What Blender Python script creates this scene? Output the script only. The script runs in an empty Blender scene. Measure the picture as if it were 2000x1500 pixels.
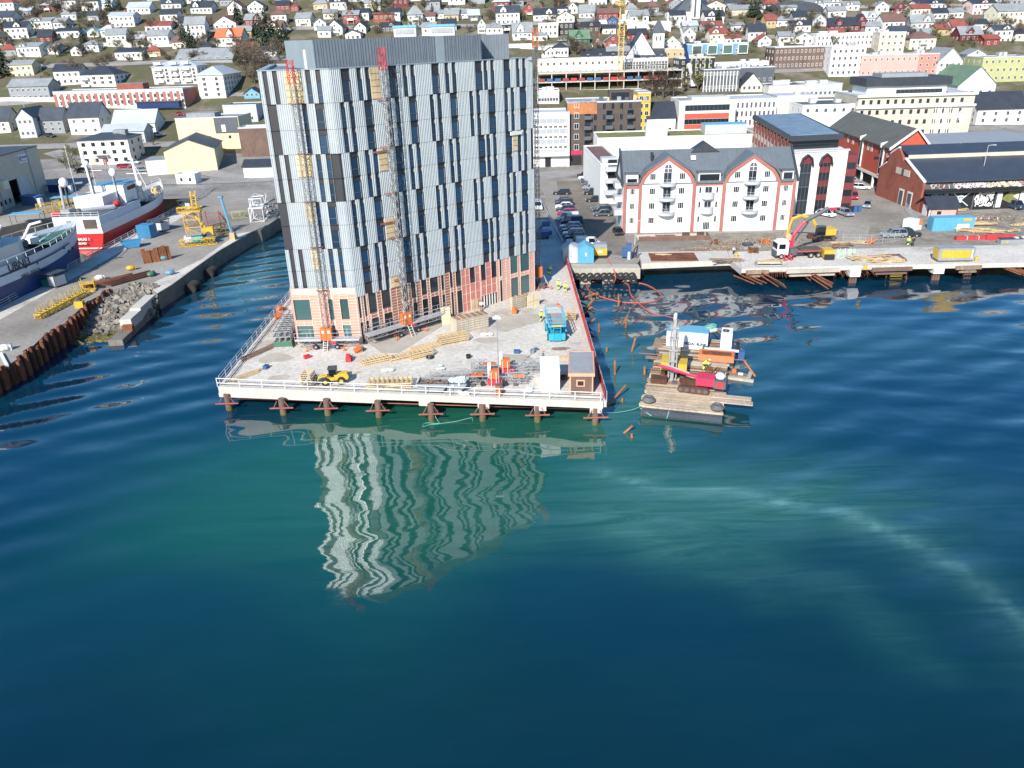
import bpy, math, random
from mathutils import Vector, Matrix, noise as mn
rad = math.radians
sc = bpy.context.scene
COL = sc.collection
# ---------------------------------------------------------------- camera, sky, sun, exposure
F, PITCH, ROLL, CH = 1500.0, math.atan(684/1500), math.atan(.031), 42.0
_f = Vector((0, math.cos(PITCH), -math.sin(PITCH))); _r0 = Vector((1, 0, 0)); _u0 = _r0.cross(_f)
_r = math.cos(ROLL)*_r0 - math.sin(ROLL)*_u0; _u = math.sin(ROLL)*_r0 + math.cos(ROLL)*_u0
cd = bpy.data.cameras.new("camera"); cam = bpy.data.objects.new("camera", cd); COL.objects.link(cam)
m = Matrix((_r, _u, -_f)).transposed().to_4x4(); m.translation = (0, 0, CH); cam.matrix_world = m
cd.sensor_width = 36; cd.lens = 36*F/2000; cd.clip_start = .5; cd.clip_end = 6000
sc.camera = cam
SUN_EL, SUN_AZ = rad(34.6), math.atan2(-.38, -.925)      # to-sun direction: behind and left of the camera
w = bpy.data.worlds.new("World"); sc.world = w; w.use_nodes = True
nt = w.node_tree; bg = nt.nodes["Background"]
sky = nt.nodes.new("ShaderNodeTexSky"); sky.sky_type = 'NISHITA'; sky.sun_disc = False
sky.sun_elevation = SUN_EL; sky.sun_rotation = math.pi + math.atan(.38/.925); sky.altitude = 50; sky.air_density = 1.0; sky.dust_density = .4; sky.ozone_density = 2.0
hs = nt.nodes.new('ShaderNodeHueSaturation'); hs.inputs['Saturation'].default_value = 1.35; nt.links.new(sky.outputs[0], hs.inputs['Color']); nt.links.new(hs.outputs[0], bg.inputs[0]); bg.inputs[1].default_value = .125
sd = bpy.data.lights.new("sun", 'SUN'); so = bpy.data.objects.new("sun", sd); COL.objects.link(so)
sd.energy = 4.8; sd.angle = rad(.5); sd.color = (1, .94, .85)
S = Vector((-.38*math.cos(SUN_EL), -.925*math.cos(SUN_EL), math.sin(SUN_EL))).normalized()
so.rotation_euler = S.to_track_quat('Z', 'Y').to_euler(); so.location = (-60, -100, 150)
sc.view_settings.view_transform = 'Standard'; sc.view_settings.look = 'None'; sc.view_settings.gamma = 1
sc.view_settings.exposure = .6
sc.render.engine = 'CYCLES'
sc.render.resolution_x, sc.render.resolution_y = 1024, 768
# ---------------------------------------------------------------- survey helpers (photo pixel -> place in the world)
QZ = 2.9
def ray(px, py): return _f + _r*((px-1000)/F) - _u*((py-750)/F)
def G(px, py, z=QZ):
    d = ray(px, py); t = (z-CH)/d.z; return (d.x*t, d.y*t)
def HY(px, py, Y):
    d = ray(px, py); t = Y/d.y; return CH+d.z*t
def PJ(x, y, z):
    v = Vector((x, y, z-CH)); q = v.dot(_f); return 1000+F*v.dot(_r)/q, 750-F*v.dot(_u)/q
TP = [(-9999, 2.7), (222, 2.7), (245, 3.9), (265, 6), (300, 11), (340, 20.5), (375, 32), (450, 54), (600, 95), (900, 170), (4000, 700)]
def T(x, y):
    if y < 222: return 2.7
    for (a, za), (b, zb) in zip(TP, TP[1:]):
        if y < b:
            t = (y-a)/(b-a); z = za+(zb-za)*t; break
    return z + (mn.noise(Vector((x*.02, y*.02, 0)))*1.2 if y > 300 else 0)
def TG(px, py):
    d = ray(px, py); t = 150/d.y
    while t*d.y < 1500:
        p = d*t
        if CH+p.z <= max(T(p.x, p.y), QZ): return p.x, p.y, max(T(p.x, p.y), QZ)
        t += .8
    return p.x, p.y, T(p.x, p.y)
# ---------------------------------------------------------------- materials
SPEC = {  # r, g, b, rough, metal, variation
 'white': (.70, .70, .68, .6, 0, .08), 'offwhite': (.66, .65, .60, .7, 0, .12), 'cream': (.68, .63, .50, .7, 0, .1), 'lgrey': (.46, .48, .50, .6, 0, .12),
 'grey': (.26, .28, .30, .6, 0, .15), 'dgrey': (.085, .095, .11, .6, 0, .2), 'black': (.018, .019, .022, .5, 0, .25), 'slate': (.05, .062, .08, .55, 0, .3),
 'charroof': (.035, .042, .055, .55, 0, .25), 'greyroof': (.24, .26, .27, .7, 0, .25), 'greenroof': (.12, .2, .13, .7, 0, .3), 'redroof': (.25, .07, .055, .7, 0, .3), 'orangeroof': (.48, .14, .06, .7, 0, .2),
 'brownroof': (.16, .09, .075, .7, 0, .25), 'lightroof': (.5, .54, .56, .45, .2, .15), 'red': (.25, .045, .042, .6, 0, .15), 'darkred': (.15, .024, .028, .6, 0, .2), 'vermilion': (.47, .085, .045, .6, 0, .1),
 'brick': (.27, .085, .06, .85, 0, .3), 'brown': (.14, .09, .07, .8, 0, .3), 'dbrown': (.085, .065, .055, .8, 0, .25), 'yellow': (.56, .37, .04, .5, 0, .15), 'ochre': (.46, .35, .18, .7, 0, .15),
 'palyellow': (.66, .57, .37, .7, 0, .12), 'yellowgreen': (.40, .41, .2, .7, 0, .12), 'blue': (.035, .10, .24, .5, 0, .2), 'lblue': (.13, .28, .40, .5, 0, .15), 'skyblue': (.13, .36, .50, .5, 0, .12), 'navy': (.01, .03, .12, .45, 0, .2),
 'turq': (.08, .30, .33, .5, 0, .15), 'green': (.05, .15, .085, .6, 0, .2), 'palegreen': (.45, .6, .48, .6, 0, .15), 'pink': (.54, .35, .31, .7, 0, .1), 'palepink': (.72, .55, .52, .7, 0, .1), 'orange': (.58, .15, .04, .5, 0, .12),
 'beige': (.52, .47, .38, .8, 0, .12), 'stone': (.4, .37, .31, .8, 0, .2), 'pilaster': (.34, .125, .105, .75, 0, .12), 'magenta': (.5, .02, .09, .5, 0, .15), 'hivis': (.62, .85, .08, .7, 0, .1), 'skin': (.6, .36, .26, .6, 0, .05),
 'concrete': (.48, .455, .405, .85, 0, .16), 'wetconcrete': (.17, .16, .13, .8, 0, .4), 'asphalt': (.125, .12, .115, .9, 0, .2), 'rubber': (.02, .02, .022, .8, 0, .3), 'steel': (.33, .335, .34, .5, .15, .2), 'galv': (.44, .455, .47, .5, .2, .2),
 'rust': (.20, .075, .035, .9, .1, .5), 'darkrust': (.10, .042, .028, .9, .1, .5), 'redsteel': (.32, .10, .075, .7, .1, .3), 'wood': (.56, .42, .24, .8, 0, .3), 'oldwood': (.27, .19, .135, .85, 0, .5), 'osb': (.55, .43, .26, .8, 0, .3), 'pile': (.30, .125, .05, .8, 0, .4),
 'membrane': (.15, .18, .21, .6, 0, .14), 'membranel': (.24, .29, .32, .6, 0, .1), 'darkclad': (.032, .033, .04, .5, .1, .15), 'earth': (.22, .19, .15, .95, 0, .45), 'rubble': (.22, .20, .165, .95, 0, .6), 'turf': (.17, .18, .06, .95, 0, .4),
 'pinkboard': (.52, .19, .16, .8, 0, .12), 'carblue': (.04, .07, .13, .3, .3, .05), 'carsilver': (.38, .42, .47, .3, .5, .05), 'cardark': (.035, .045, .055, .3, .3, .05), 'carred': (.4, .03, .05, .3, .2, .05), 'carwhite': (.75, .76, .77, .3, 0, .05), 'cargrey': (.12, .15, .17, .3, .4, .05),
 'bark': (.10, .08, .06, .9, 0, .3), 'conifer': (.018, .032, .014, .9, 0, .5), 'spring': (.13, .13, .045, .9, 0, .5), 'twig': (.12, .095, .065, .9, 0, .5), 'darkhull': (.014, .045, .17, .35, 0, .25), 'whitehull': (.52, .6, .68, .4, 0, .12), 'redhull': (.5, .03, .03, .4, 0, .15),
 'fadedred': (.5, .14, .11, .6, 0, .3), 'teal': (.02, .16, .14, .5, 0, .2), 'rope': (.14, .38, .30, .7, 0, .1), 'hosered': (.50, .11, .07, .5, 0, .05), 'netting': (.48, .035, .045, .8, 0, .2), 'plastic': (.6, .68, .72, .4, 0, .15), 'algae': (.12, .1, .03, .9, 0, .4), 'copper': (.4, .16, .06, .7, 0, .25)}
SPEC['mastgrey'] = (.20, .205, .205, .5, .2, .15)
SPEC['cladding'] = (.44, .485, .51, .35, .25, .09)
SPEC['podium'] = (.62, .36, .28, .85, 0, .12)
SPEC['palebatten'] = (.70, .53, .42, .8, 0, .15)
SPEC['brick2'] = (.30, .13, .10, .85, 0, .25)
SPEC['podiuml'] = (.56, .29, .23, .8, 0, .1)
SPEC['deckpatch'] = (.40, .36, .30, .9, 0, .2)
SPEC['greyp'] = (.33, .35, .37, .6, 0, .1)
SPEC['seamroof'] = (.135, .16, .18, .5, .2, .15)
SPEC['bluetar'] = (.16, .22, .28, .35, 0, .5)
SPEC['mossroof'] = (.10, .105, .095, .8, 0, .25)
SPEC['bluegreyroof'] = (.045, .055, .075, .45, .1, .2)
SPEC['deckgreen'] = (.05, .14, .11, .7, 0, .2)
SPEC['turq2'] = (.03, .36, .52, .5, 0, .1)
SPEC['pilaster2'] = (.62, .32, .20, .7, 0, .1)
SPEC['beigewood'] = (.43, .35, .26, .85, 0, .4)
SPEC['rubber2'] = (.10, .10, .10, .8, 0, .4)
SPEC['magenta2'] = (.55, .03, .08, .45, 0, .12)
SPEC['bluecont'] = (.10, .34, .50, .5, 0, .15)
SPEC['bluecont2'] = (.04, .20, .38, .5, 0, .15)
SPEC['ochre2'] = (.60, .33, .04, .6, 0, .2)
SPEC['ochre3'] = (.60, .42, .16, .6, 0, .15)
MATS = {}
def M(n):
    if n in MATS: return MATS[n]
    mt = bpy.data.materials.new(n); mt.use_nodes = True; t = mt.node_tree; b = t.nodes["Principled BSDF"]; MATS[n] = mt
    L = t.links.new
    if n in ('glass', 'skytintglass', 'greenglass', 'carglass'):
        c = {'glass': (.016, .022, .028), 'skytintglass': (.012, .04, .085), 'greenglass': (.05, .11, .11), 'carglass': (.01, .013, .016)}[n]  # tower panes: blue sky reflection is painted into the base colour
        b.inputs['Base Color'].default_value = (*c, 1); b.inputs['Roughness'].default_value = .06; b.inputs['IOR'].default_value = 1.55
        oi = t.nodes.new('ShaderNodeObjectInfo'); mx = t.nodes.new('ShaderNodeMixRGB'); mx.blend_type = 'MULTIPLY'; mx.inputs[0].default_value = .6; mx.inputs[1].default_value = (*c, 1)
        rr = t.nodes.new('ShaderNodeMapRange'); rr.inputs[3].default_value = .3; rr.inputs[4].default_value = 1.9; L(oi.outputs['Random'], rr.inputs[0]); L(rr.outputs[0], mx.inputs[2]); L(mx.outputs[0], b.inputs['Base Color'])
        return mt
    r, g, bl, ro, me, va = SPEC[n]
    b.inputs['Roughness'].default_value = ro; b.inputs['Metallic'].default_value = me
    geo = t.nodes.new('ShaderNodeNewGeometry')
    def nz(s, d=4, stretch=None):
        x = t.nodes.new('ShaderNodeTexNoise'); x.inputs['Scale'].default_value = s; x.inputs['Detail'].default_value = d; x.inputs['Roughness'].default_value = .62
        src = geo.outputs['Position']
        if stretch:
            mp = t.nodes.new('ShaderNodeMapping'); mp.inputs['Scale'].default_value = stretch; L(src, mp.inputs[0]); src = mp.outputs[0]
        L(src, x.inputs['Vector']); return x.outputs['Fac']
    a1 = nz(.35, 5); a2 = nz(3.1, 3, (1, 1, .25))
    ad = t.nodes.new('ShaderNodeMath'); ad.operation = 'ADD'; L(a1, ad.inputs[0]); L(a2, ad.inputs[1])
    mr = t.nodes.new('ShaderNodeMapRange'); mr.inputs[1].default_value = .65; mr.inputs[2].default_value = 1.35; mr.inputs[3].default_value = 1-va*1.2; mr.inputs[4].default_value = 1+va*.9; L(ad.outputs[0], mr.inputs[0])
    mx = t.nodes.new('ShaderNodeVectorMath'); mx.operation = 'SCALE'; mx.inputs[0].default_value = (r, g, bl); L(mr.outputs[0], mx.inputs['Scale'])
    L(mx.outputs[0], b.inputs['Base Color'])
    return mt
# ---------------------------------------------------------------- mesh builder
class MB:
    def __init__(s, mat='grey'): s.v = []; s.f = []; s.mi = []; s.mats = []; s.tm = None; s.m(mat)
    def m(s, n):
        if n not in s.mats: s.mats.append(n)
        s.c = s.mats.index(n); return s
    def at(s, x=0, y=0, z=0, rz=0, rx=0, ry=0):
        s.tm = Matrix.Translation((x, y, z)) @ Matrix.Rotation(rz, 4, 'Z') @ Matrix.Rotation(ry, 4, 'Y') @ Matrix.Rotation(rx, 4, 'X'); return s
    def off(s): s.tm = None; return s
    def add(s, vs, fs):
        n = len(s.v)
        for p in vs:
            p = Vector(p); s.v.append(tuple(s.tm @ p) if s.tm else tuple(p))
        for f in fs: s.f.append([n+i for i in f]); s.mi.append(s.c)
        return s
    def box(s, x0, y0, z0, x1, y1, z1):
        if x1 < x0: x0, x1 = x1, x0
        if y1 < y0: y0, y1 = y1, y0
        if z1 < z0: z0, z1 = z1, z0
        return s.add([(x0, y0, z0), (x1, y0, z0), (x1, y1, z0), (x0, y1, z0), (x0, y0, z1), (x1, y0, z1), (x1, y1, z1), (x0, y1, z1)],
                     [(3, 2, 1, 0), (4, 5, 6, 7), (0, 1, 5, 4), (1, 2, 6, 5), (2, 3, 7, 6), (3, 0, 4, 7)])
    def cb(s, x, y, z, sx, sy, sz): return s.box(x-sx/2, y-sy/2, z, x+sx/2, y+sy/2, z+sz)
    def prism(s, poly, z0, z1):
        n = len(poly); a = sum(poly[i][0]*poly[(i+1) % n][1]-poly[(i+1) % n][0]*poly[i][1] for i in range(n))
        if a < 0: poly = poly[::-1]
        return s.add([(x, y, z0) for x, y in poly]+[(x, y, z1) for x, y in poly], [tuple(range(n))[::-1], tuple(range(n, 2*n))]+[(i, (i+1) % n, n+(i+1) % n, n+i) for i in range(n)])
    def yprism(s, poly, y0, y1):   # polygon in x,z extruded along y
        n = len(poly); a = sum(poly[i][0]*poly[(i+1) % n][1]-poly[(i+1) % n][0]*poly[i][1] for i in range(n))
        if a < 0: poly = poly[::-1]
        return s.add([(x, y0, z) for x, z in poly]+[(x, y1, z) for x, z in poly], [tuple(range(n)), tuple(range(n, 2*n))[::-1]]+[((i+1) % n, i, n+i, n+(i+1) % n) for i in range(n)])
    def xprism(s, poly, x0, x1):   # polygon in y,z extruded along x
        n = len(poly); a = sum(poly[i][0]*poly[(i+1) % n][1]-poly[(i+1) % n][0]*poly[i][1] for i in range(n))
        if a < 0: poly = poly[::-1]
        return s.add([(x0, y, z) for y, z in poly]+[(x1, y, z) for y, z in poly], [tuple(range(n))[::-1], tuple(range(n, 2*n))]+[(i, (i+1) % n, n+(i+1) % n, n+i) for i in range(n)])
    def tube(s, p0, p1, r=.05, n=5, r1=None):
        p0, p1 = Vector(p0), Vector(p1); d = p1-p0
        if d.length < 1e-6: return s
        r1 = r if r1 is None else r1
        a = d.orthogonal().normalized(); b = d.normalized().cross(a); vs = []
        for p, q in ((p0, r), (p1, r1)):
            for i in range(n):
                t = 2*math.pi*i/n; vs.append(p+a*math.cos(t)*q+b*math.sin(t)*q)
        return s.add(vs, [(i, (i+1) % n, n+(i+1) % n, n+i) for i in range(n)]+[tuple(range(n))[::-1], tuple(range(n, 2*n))])
    def path(s, pts, r=.05, n=5):
        for a, b in zip(pts, pts[1:]): s.tube(a, b, r, n)
        return s
    def ball(s, c, r, sx=1, sy=1, sz=1, n=8, k=6):
        vs = [(c[0], c[1], c[2]+r*sz)]
        for j in range(1, k):
            t = math.pi*j/k
            for i in range(n):
                u = 2*math.pi*i/n; vs.append((c[0]+r*sx*math.sin(t)*math.cos(u), c[1]+r*sy*math.sin(t)*math.sin(u), c[2]+r*sz*math.cos(t)))
        vs.append((c[0], c[1], c[2]-r*sz)); fs = [(0, 1+i, 1+(i+1) % n) for i in range(n)]
        for j in range(k-2):
            for i in range(n): fs.append((1+j*n+i, 1+(j+1)*n+i, 1+(j+1)*n+(i+1) % n, 1+j*n+(i+1) % n))
        e = len(vs)-1; fs += [(e, 1+(k-2)*n+(i+1) % n, 1+(k-2)*n+i) for i in range(n)]
        return s.add(vs, fs)
    def torus(s, c, R, r, axis='x', n=14, k=6):
        vs = []
        for i in range(n):
            t = 2*math.pi*i/n
            for j in range(k):
                u = 2*math.pi*j/k; q = R+r*math.cos(u); a, b, h = q*math.cos(t), q*math.sin(t), r*math.sin(u)
                vs.append({'x': (c[0]+h, c[1]+a, c[2]+b), 'y': (c[0]+a, c[1]+h, c[2]+b), 'z': (c[0]+a, c[1]+b, c[2]+h)}[axis])
        return s.add(vs, [(i*k+j, i*k+(j+1) % k, ((i+1) % n)*k+(j+1) % k, ((i+1) % n)*k+j) for i in range(n) for j in range(k)])
    def lattice(s, p0, p1, w, step=None, r=.04, rb=.025, h=None):
        """square truss between two points"""
        p0, p1 = Vector(p0), Vector(p1); d = p1-p0; L = d.length; d.normalize(); step = step or w; h = h or w
        up = Vector((0, 0, 1)) if abs(d.z) < .9 else Vector((0, 1, 0)); a = d.cross(up).normalized(); b = a.cross(d).normalized()
        cs = [(-1, -1), (1, -1), (1, 1), (-1, 1)]; P = lambda k, t: p0+d*t+a*(cs[k][0]*w/2)+b*(cs[k][1]*h/2)
        for k in range(4): s.tube(P(k, 0), P(k, L), r, 4)
        n = max(1, int(L/step)); st = L/n
        for i in range(n):
            for k in range(4):
                k2 = (k+1) % 4; s.tube(P(k, i*st), P(k2, i*st), rb, 3)
                s.tube(P(k if i % 2 else k2, i*st), P(k2 if i % 2 else k, (i+1)*st), rb, 3)
        return s
    def mesh(s, name):
        me = bpy.data.meshes.new(name); me.from_pydata(s.v, [], s.f)
        for n in s.mats: me.materials.append(M(n))
        me.polygons.foreach_set('material_index', s.mi); me.update(); return me
    def build(s, name, parent=None, loc=None, rz=0, **kw):
        o = bpy.data.objects.new(name, s.mesh(name)); COL.objects.link(o)
        if parent: o.parent = parent
        if loc: o.location = loc
        if rz: o.rotation_euler.z = rz
        for k, v in kw.items(): o[k] = v
        return o
def thing(name, label, cat, loc=(0, 0, 0), rz=0, group=None):
    o = bpy.data.objects.new(name, None); COL.objects.link(o); o.location = loc; o.rotation_euler.z = rz; o.empty_display_size = .3
    o['label'] = label; o['category'] = cat
    if group: o['group'] = group
    return o
def tag(o, label, cat, group=None):
    o['label'] = label; o['category'] = cat
    if group: o['group'] = group
    return o
def inst(me, name, parent, loc=(0, 0, 0), rz=0, scale=None):
    o = bpy.data.objects.new(name, me); COL.objects.link(o); o.parent = parent; o.location = loc; o.rotation_euler.z = rz
    if scale: o.scale = scale
    return o
def dup(root, loc, rz, label, group=None):
    r = root.copy(); COL.objects.link(r); r.location = loc; r.rotation_euler = (0, 0, rz); r['label'] = label
    if group: r['group'] = group
    for ch in list(root.children):
        c = ch.copy(); COL.objects.link(c); c.parent = r
        for g in list(ch.children):
            d = g.copy(); COL.objects.link(d); d.parent = c
    return r
def lettering(txt, size, parent, loc, rot, mat, name='lettering', ext=.02, bold=0, sx=1):
    c = bpy.data.curves.new(name, 'FONT'); c.body = txt; c.size = size; c.extrude = ext; c.align_x = 'CENTER'; c.align_y = 'CENTER'; c.offset = bold; c.resolution_u = 2
    t = bpy.data.objects.new(name, c); me = bpy.data.meshes.new_from_object(t); bpy.data.objects.remove(t)
    me.materials.clear(); me.materials.append(M(mat))
    o = bpy.data.objects.new(name, me); COL.objects.link(o); o.parent = parent; o.location = loc; o.rotation_euler = rot; o.scale = (sx, 1, 1); return o
RND = random.Random(7)
ORD = ['first', 'second', 'third', 'fourth', 'fifth', 'sixth', 'seventh', 'eighth', 'ninth', 'tenth', 'eleventh', 'twelfth', 'thirteenth', 'fourteenth', 'fifteenth', 'sixteenth', 'seventeenth', 'eighteenth', 'nineteenth', 'twentieth']
for tn in ('twent', 'thirt', 'fort', 'fift', 'sixt', 'sevent'): ORD += ([tn+'ieth'] if tn != 'twent' else [])+[tn+'y-'+q for q in ORD[:9]]
# ---------------------------------------------------------------- water
def smooth(e0, e1, x):
    t = max(0, min(1, (x-e0)/(e1-e0))); return t*t*(3-2*t)
def seg(px, py, pts):
    b = 1e9
    for i, ((ax, ay, aw), (bx, by, bw)) in enumerate(zip(pts, pts[1:])):
        dx, dy = bx-ax, by-ay; t = max(0, min(1, ((px-ax)*dx+(py-ay)*dy)/(dx*dx+dy*dy)))
        wd = aw+(bw-aw)*t; b = min(b, math.hypot(px-ax-dx*t, py-ay-dy*t)/wd)
    return b
def water():
    xs = [-900, -500, -300, -200, -160]+[-130+.9*i for i in range(270)]+[125, 160, 220, 320, 500, 900]
    ys = [-400, -150, -60, -20, 0, 8]+[14+.9*i for i in range(165)]+[170, 185, 200, 215, 235]
    v = [(x, y, 0) for y in ys for x in xs]; nx = len(xs)
    f = [(j*nx+i, j*nx+i+1, (j+1)*nx+i+1, (j+1)*nx+i) for j in range(len(ys)-1) for i in range(nx-1) if not (xs[i] < -84.5 and 40 < ys[j] < 235)]
    me = bpy.data.meshes.new('water'); me.from_pydata(v, [], f)
    turb = me.attributes.new('silt', 'FLOAT_COLOR', 'POINT'); dat = []; cal = []; ca = me.attributes.new('calm', 'FLOAT', 'POINT')
    # silt plumes: centre and radii surveyed on the surface, strength green / pale / deep-teal
    blobs = [((-8, 76), (26, 12), 1.4, .08), ((-16, 62), (20, 9), .5, .02), ((-24, 44), (24, 9), .12, 0), ((-6, 56), (16, 8), .28, .02), ((15, 92), (9, 22), .38, .30), ((30, 104), (26, 12), .2, .1), ((-48, 150), (10, 26), .15, .38), ((18, 60), (13, 7), .4, .10), ((-50, 50), (20, 8), .12, 0), ((-34, 60), (12, 9), .3, 0), ((3, 40), (50, 9), .06, .01), ((36, 62), (18, 7), .2, .08), ((10, 62), (30, 6), .1, .12)]
    st = [(*G(*p, 0), w) for p, w in [((1180, 925), .8), ((1300, 955), 1.2), ((1450, 970), 1.5), ((1580, 985), 1.4), ((1690, 1012), 1.2), ((1790, 1060), 1.1), ((1880, 1125), 1.2), ((1960, 1190), 1.0), ((2090, 1270), 1.2)]]
    st2 = [(*G(*p, 0), w) for p, w in [((1190, 1000), .7), ((1320, 1090), 1.2), ((1480, 1120), 1.6), ((1640, 1150), 1.4), ((1800, 1290), 1.0)]]
    for x, y, _ in v:
        wv = Vector((x*.045, y*.045, 0)); wx = mn.noise(wv)*9; wy = mn.noise(wv+Vector((7, 3, 1)))*9
        g = p = 0
        for (cx, cy), (rx, ry), sg, sp in blobs:
            q = ((x+wx-cx)/rx)**2+((y+wy-cy)/ry)**2; e = math.exp(-q*1.1); g += sg*e; p += sp*e
        k = mn.noise(Vector((x*.09, y*.3, 2)))*.9+mn.noise(Vector((x*.3, y*.9, 5)))*.5
        u = seg(x+mn.noise(Vector((x*.1, y*.1, 3)))*1.6, y+mn.noise(Vector((x*.15, y*.15, 8)))*1.6, st); u2 = u+k*.9; p += .44*math.exp(-u2*u2*2.2)*max(.25, .8+1.1*k)+.10*math.exp(-u*u*.22)*(1+k)+.07*math.exp(-u*u*.05); g += .22*math.exp(-u*u*.05)
        u = seg(x, y+mn.noise(Vector((x*.2, y*.2, 8)))*2, st2); p += .08*math.exp(-u*u*.25)*(1+k); g += .2*math.exp(-u*u*.1)
        b = mn.fractal(Vector((x*.03, y*.055, 4)), 1, 2, 4)
        g *= 1+.35*b; p = max(0, p*(1+.3*k))
        near = smooth(75, 20, y)
        calm = math.exp(-((abs(x+10)/36)**4+(abs(y-60)/27)**4)); calm = max(calm, .55*math.exp(-(((x-40)/40)**2+((y-118)/22)**2))); dat += [max(0, min(1, g)), min(1, p), max(0, min(1, near+.3*b)), 1]; cal += [calm]
    me.attributes['silt'].data.foreach_set('color', dat); me.attributes['calm'].data.foreach_set('value', cal)
    mt = bpy.data.materials.new('sea_water'); mt.use_nodes = True; t = mt.node_tree; b = t.nodes['Principled BSDF']; L = t.links.new
    at = t.nodes.new('ShaderNodeAttribute'); at.attribute_name = 'silt'; sp = t.nodes.new('ShaderNodeSeparateColor'); L(at.outputs['Color'], sp.inputs[0])
    geo = t.nodes.new('ShaderNodeNewGeometry')
    def mixc(f, a, c):
        x = t.nodes.new('ShaderNodeMixRGB')
        for s, q in ((x.inputs[0], f), (x.inputs[1], a), (x.inputs[2], c)):
            if isinstance(q, tuple): s.default_value = (*q, 1)
            elif isinstance(q, float): s.default_value = q
            else: L(q, s)
        return x.outputs[0]
    def nz(scale, det, mapsc, rot=0, rough=.5, dist=0):
        mp = t.nodes.new('ShaderNodeMapping'); mp.inputs['Scale'].default_value = mapsc; mp.inputs['Rotation'].default_value = (0, 0, rot); L(geo.outputs['Position'], mp.inputs[0])
        x = t.nodes.new('ShaderNodeTexNoise'); x.inputs['Scale'].default_value = scale; x.inputs['Detail'].default_value = det; x.inputs['Roughness'].default_value = rough; x.inputs['Distortion'].default_value = dist; L(mp.outputs[0], x.inputs['Vector']); return x.outputs['Fac']
    def math_(op, a, q):
        x = t.nodes.new('ShaderNodeMath'); x.operation = op
        for s, z in ((x.inputs[0], a), (x.inputs[1], q)):
            if isinstance(z, float): s.default_value = z
            else: L(z, s)
        return x.outputs[0]
    c = mixc(sp.outputs[2], (.0006, .027, .056), (.0008, .016, .024))
    c = mixc(sp.outputs[0], c, (.002, .072, .046)); wisp = nz(.5, 7, (.16, 1.1, 1), rad(-22), .68, .9); wr = t.nodes.new('ShaderNodeMapRange'); wr.inputs[1].default_value = .36; wr.inputs[2].default_value = .66; wr.inputs[3].default_value = .35; wr.inputs[4].default_value = 1.6; L(wisp, wr.inputs[0])
    c = mixc(math_('MULTIPLY', sp.outputs[1], wr.outputs[0]), c, (.10, .235, .215)); L(c, b.inputs['Base Color'])
    b.inputs['Roughness'].default_value = .03; b.inputs['IOR'].default_value = 1.48
    b.inputs['Specular IOR Level'].default_value = 1.0
    swell = nz(.15, 1.1, (.22, 1.0, 1), rad(-13), .4, .35)
    swell2 = nz(.42, 1, (.6, 1.0, 1), rad(20), .4, .2)
    def wave(ang, lam, amp):
        mp = t.nodes.new('ShaderNodeMapping'); mp.vector_type = 'TEXTURE'; mp.inputs['Rotation'].default_value = (0, 0, rad(ang)); L(geo.outputs['Position'], mp.inputs[0])
        x = t.nodes.new('ShaderNodeTexWave'); x.wave_type = 'BANDS'; x.bands_direction = 'Y'; x.wave_profile = 'SIN'; x.inputs['Scale'].default_value = .314/lam; x.inputs['Distortion'].default_value = 1.9; x.inputs['Detail'].default_value = 1.0; x.inputs['Detail Scale'].default_value = .6; x.inputs['Detail Roughness'].default_value = .4; L(mp.outputs[0], x.inputs['Vector'])
        a = nz(.03, 1, (1, 1.4, 1), ang); ar = t.nodes.new('ShaderNodeMapRange'); ar.inputs[1].default_value = .35; ar.inputs[2].default_value = .65; ar.inputs[3].default_value = .4; ar.inputs[4].default_value = 1.3; L(a, ar.inputs[0])
        return math_('MULTIPLY', math_('MULTIPLY', x.outputs['Fac'], amp), ar.outputs[0])
    rip = nz(2.6, 3, (.55, 1, 1), rad(-8), .55, .3)
    patch = nz(.035, 2, (1, 1.6, 1), 0)       # wind-ruffled areas
    pr = t.nodes.new('ShaderNodeMapRange'); pr.inputs[1].default_value = .42; pr.inputs[2].default_value = .62; pr.inputs[3].default_value = .12; pr.inputs[4].default_value = 1.0; L(patch, pr.inputs[0])
    h = math_('ADD', math_('MULTIPLY', swell, 1.25), math_('MULTIPLY', swell2, .12))
    h = math_('ADD', h, math_('MULTIPLY', math_('MULTIPLY', rip, .011), pr.outputs[0]))
    ac = t.nodes.new('ShaderNodeAttribute'); ac.attribute_name = 'calm'; cm = t.nodes.new('ShaderNodeMapRange'); cm.inputs[3].default_value = 1; cm.inputs[4].default_value = .05; L(ac.outputs['Fac'], cm.inputs[0])
    h = math_('ADD', math_('MULTIPLY', math_('ADD', math_('MULTIPLY', swell, .30), math_('ADD', wave(29, 5.8, .16), wave(-12, 5.6, .06))), cm.outputs[0]), math_('MULTIPLY', math_('MULTIPLY', swell2, .07), cm.outputs[0]))
    fine = nz(9, 2, (.7, 1, 1), 0, .5)
    h = math_('ADD', h, math_('MULTIPLY', math_('MULTIPLY', math_('ADD', math_('MULTIPLY', rip, .008), math_('MULTIPLY', fine, .0012)), cm.outputs[0]), pr.outputs[0]))
    bp = t.nodes.new('ShaderNodeBump'); bp.inputs['Strength'].default_value = 1; bp.inputs['Distance'].default_value = 1; L(h, bp.inputs['Height']); 
    mp = t.nodes.new('ShaderNodeMapping'); mp.inputs['Scale'].default_value = (.09, .24, 1); L(geo.outputs['Position'], mp.inputs[0])
    xn = t.nodes.new('ShaderNodeTexNoise'); xn.inputs['Scale'].default_value = 1; xn.inputs['Detail'].default_value = 4; xn.inputs['Roughness'].default_value = .58; L(mp.outputs[0], xn.inputs['Vector'])
    s1 = t.nodes.new('ShaderNodeVectorMath'); s1.operation = 'SUBTRACT'; s1.inputs[1].default_value = (.5, .5, .5); L(xn.outputs['Color'], s1.inputs[0])
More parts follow.
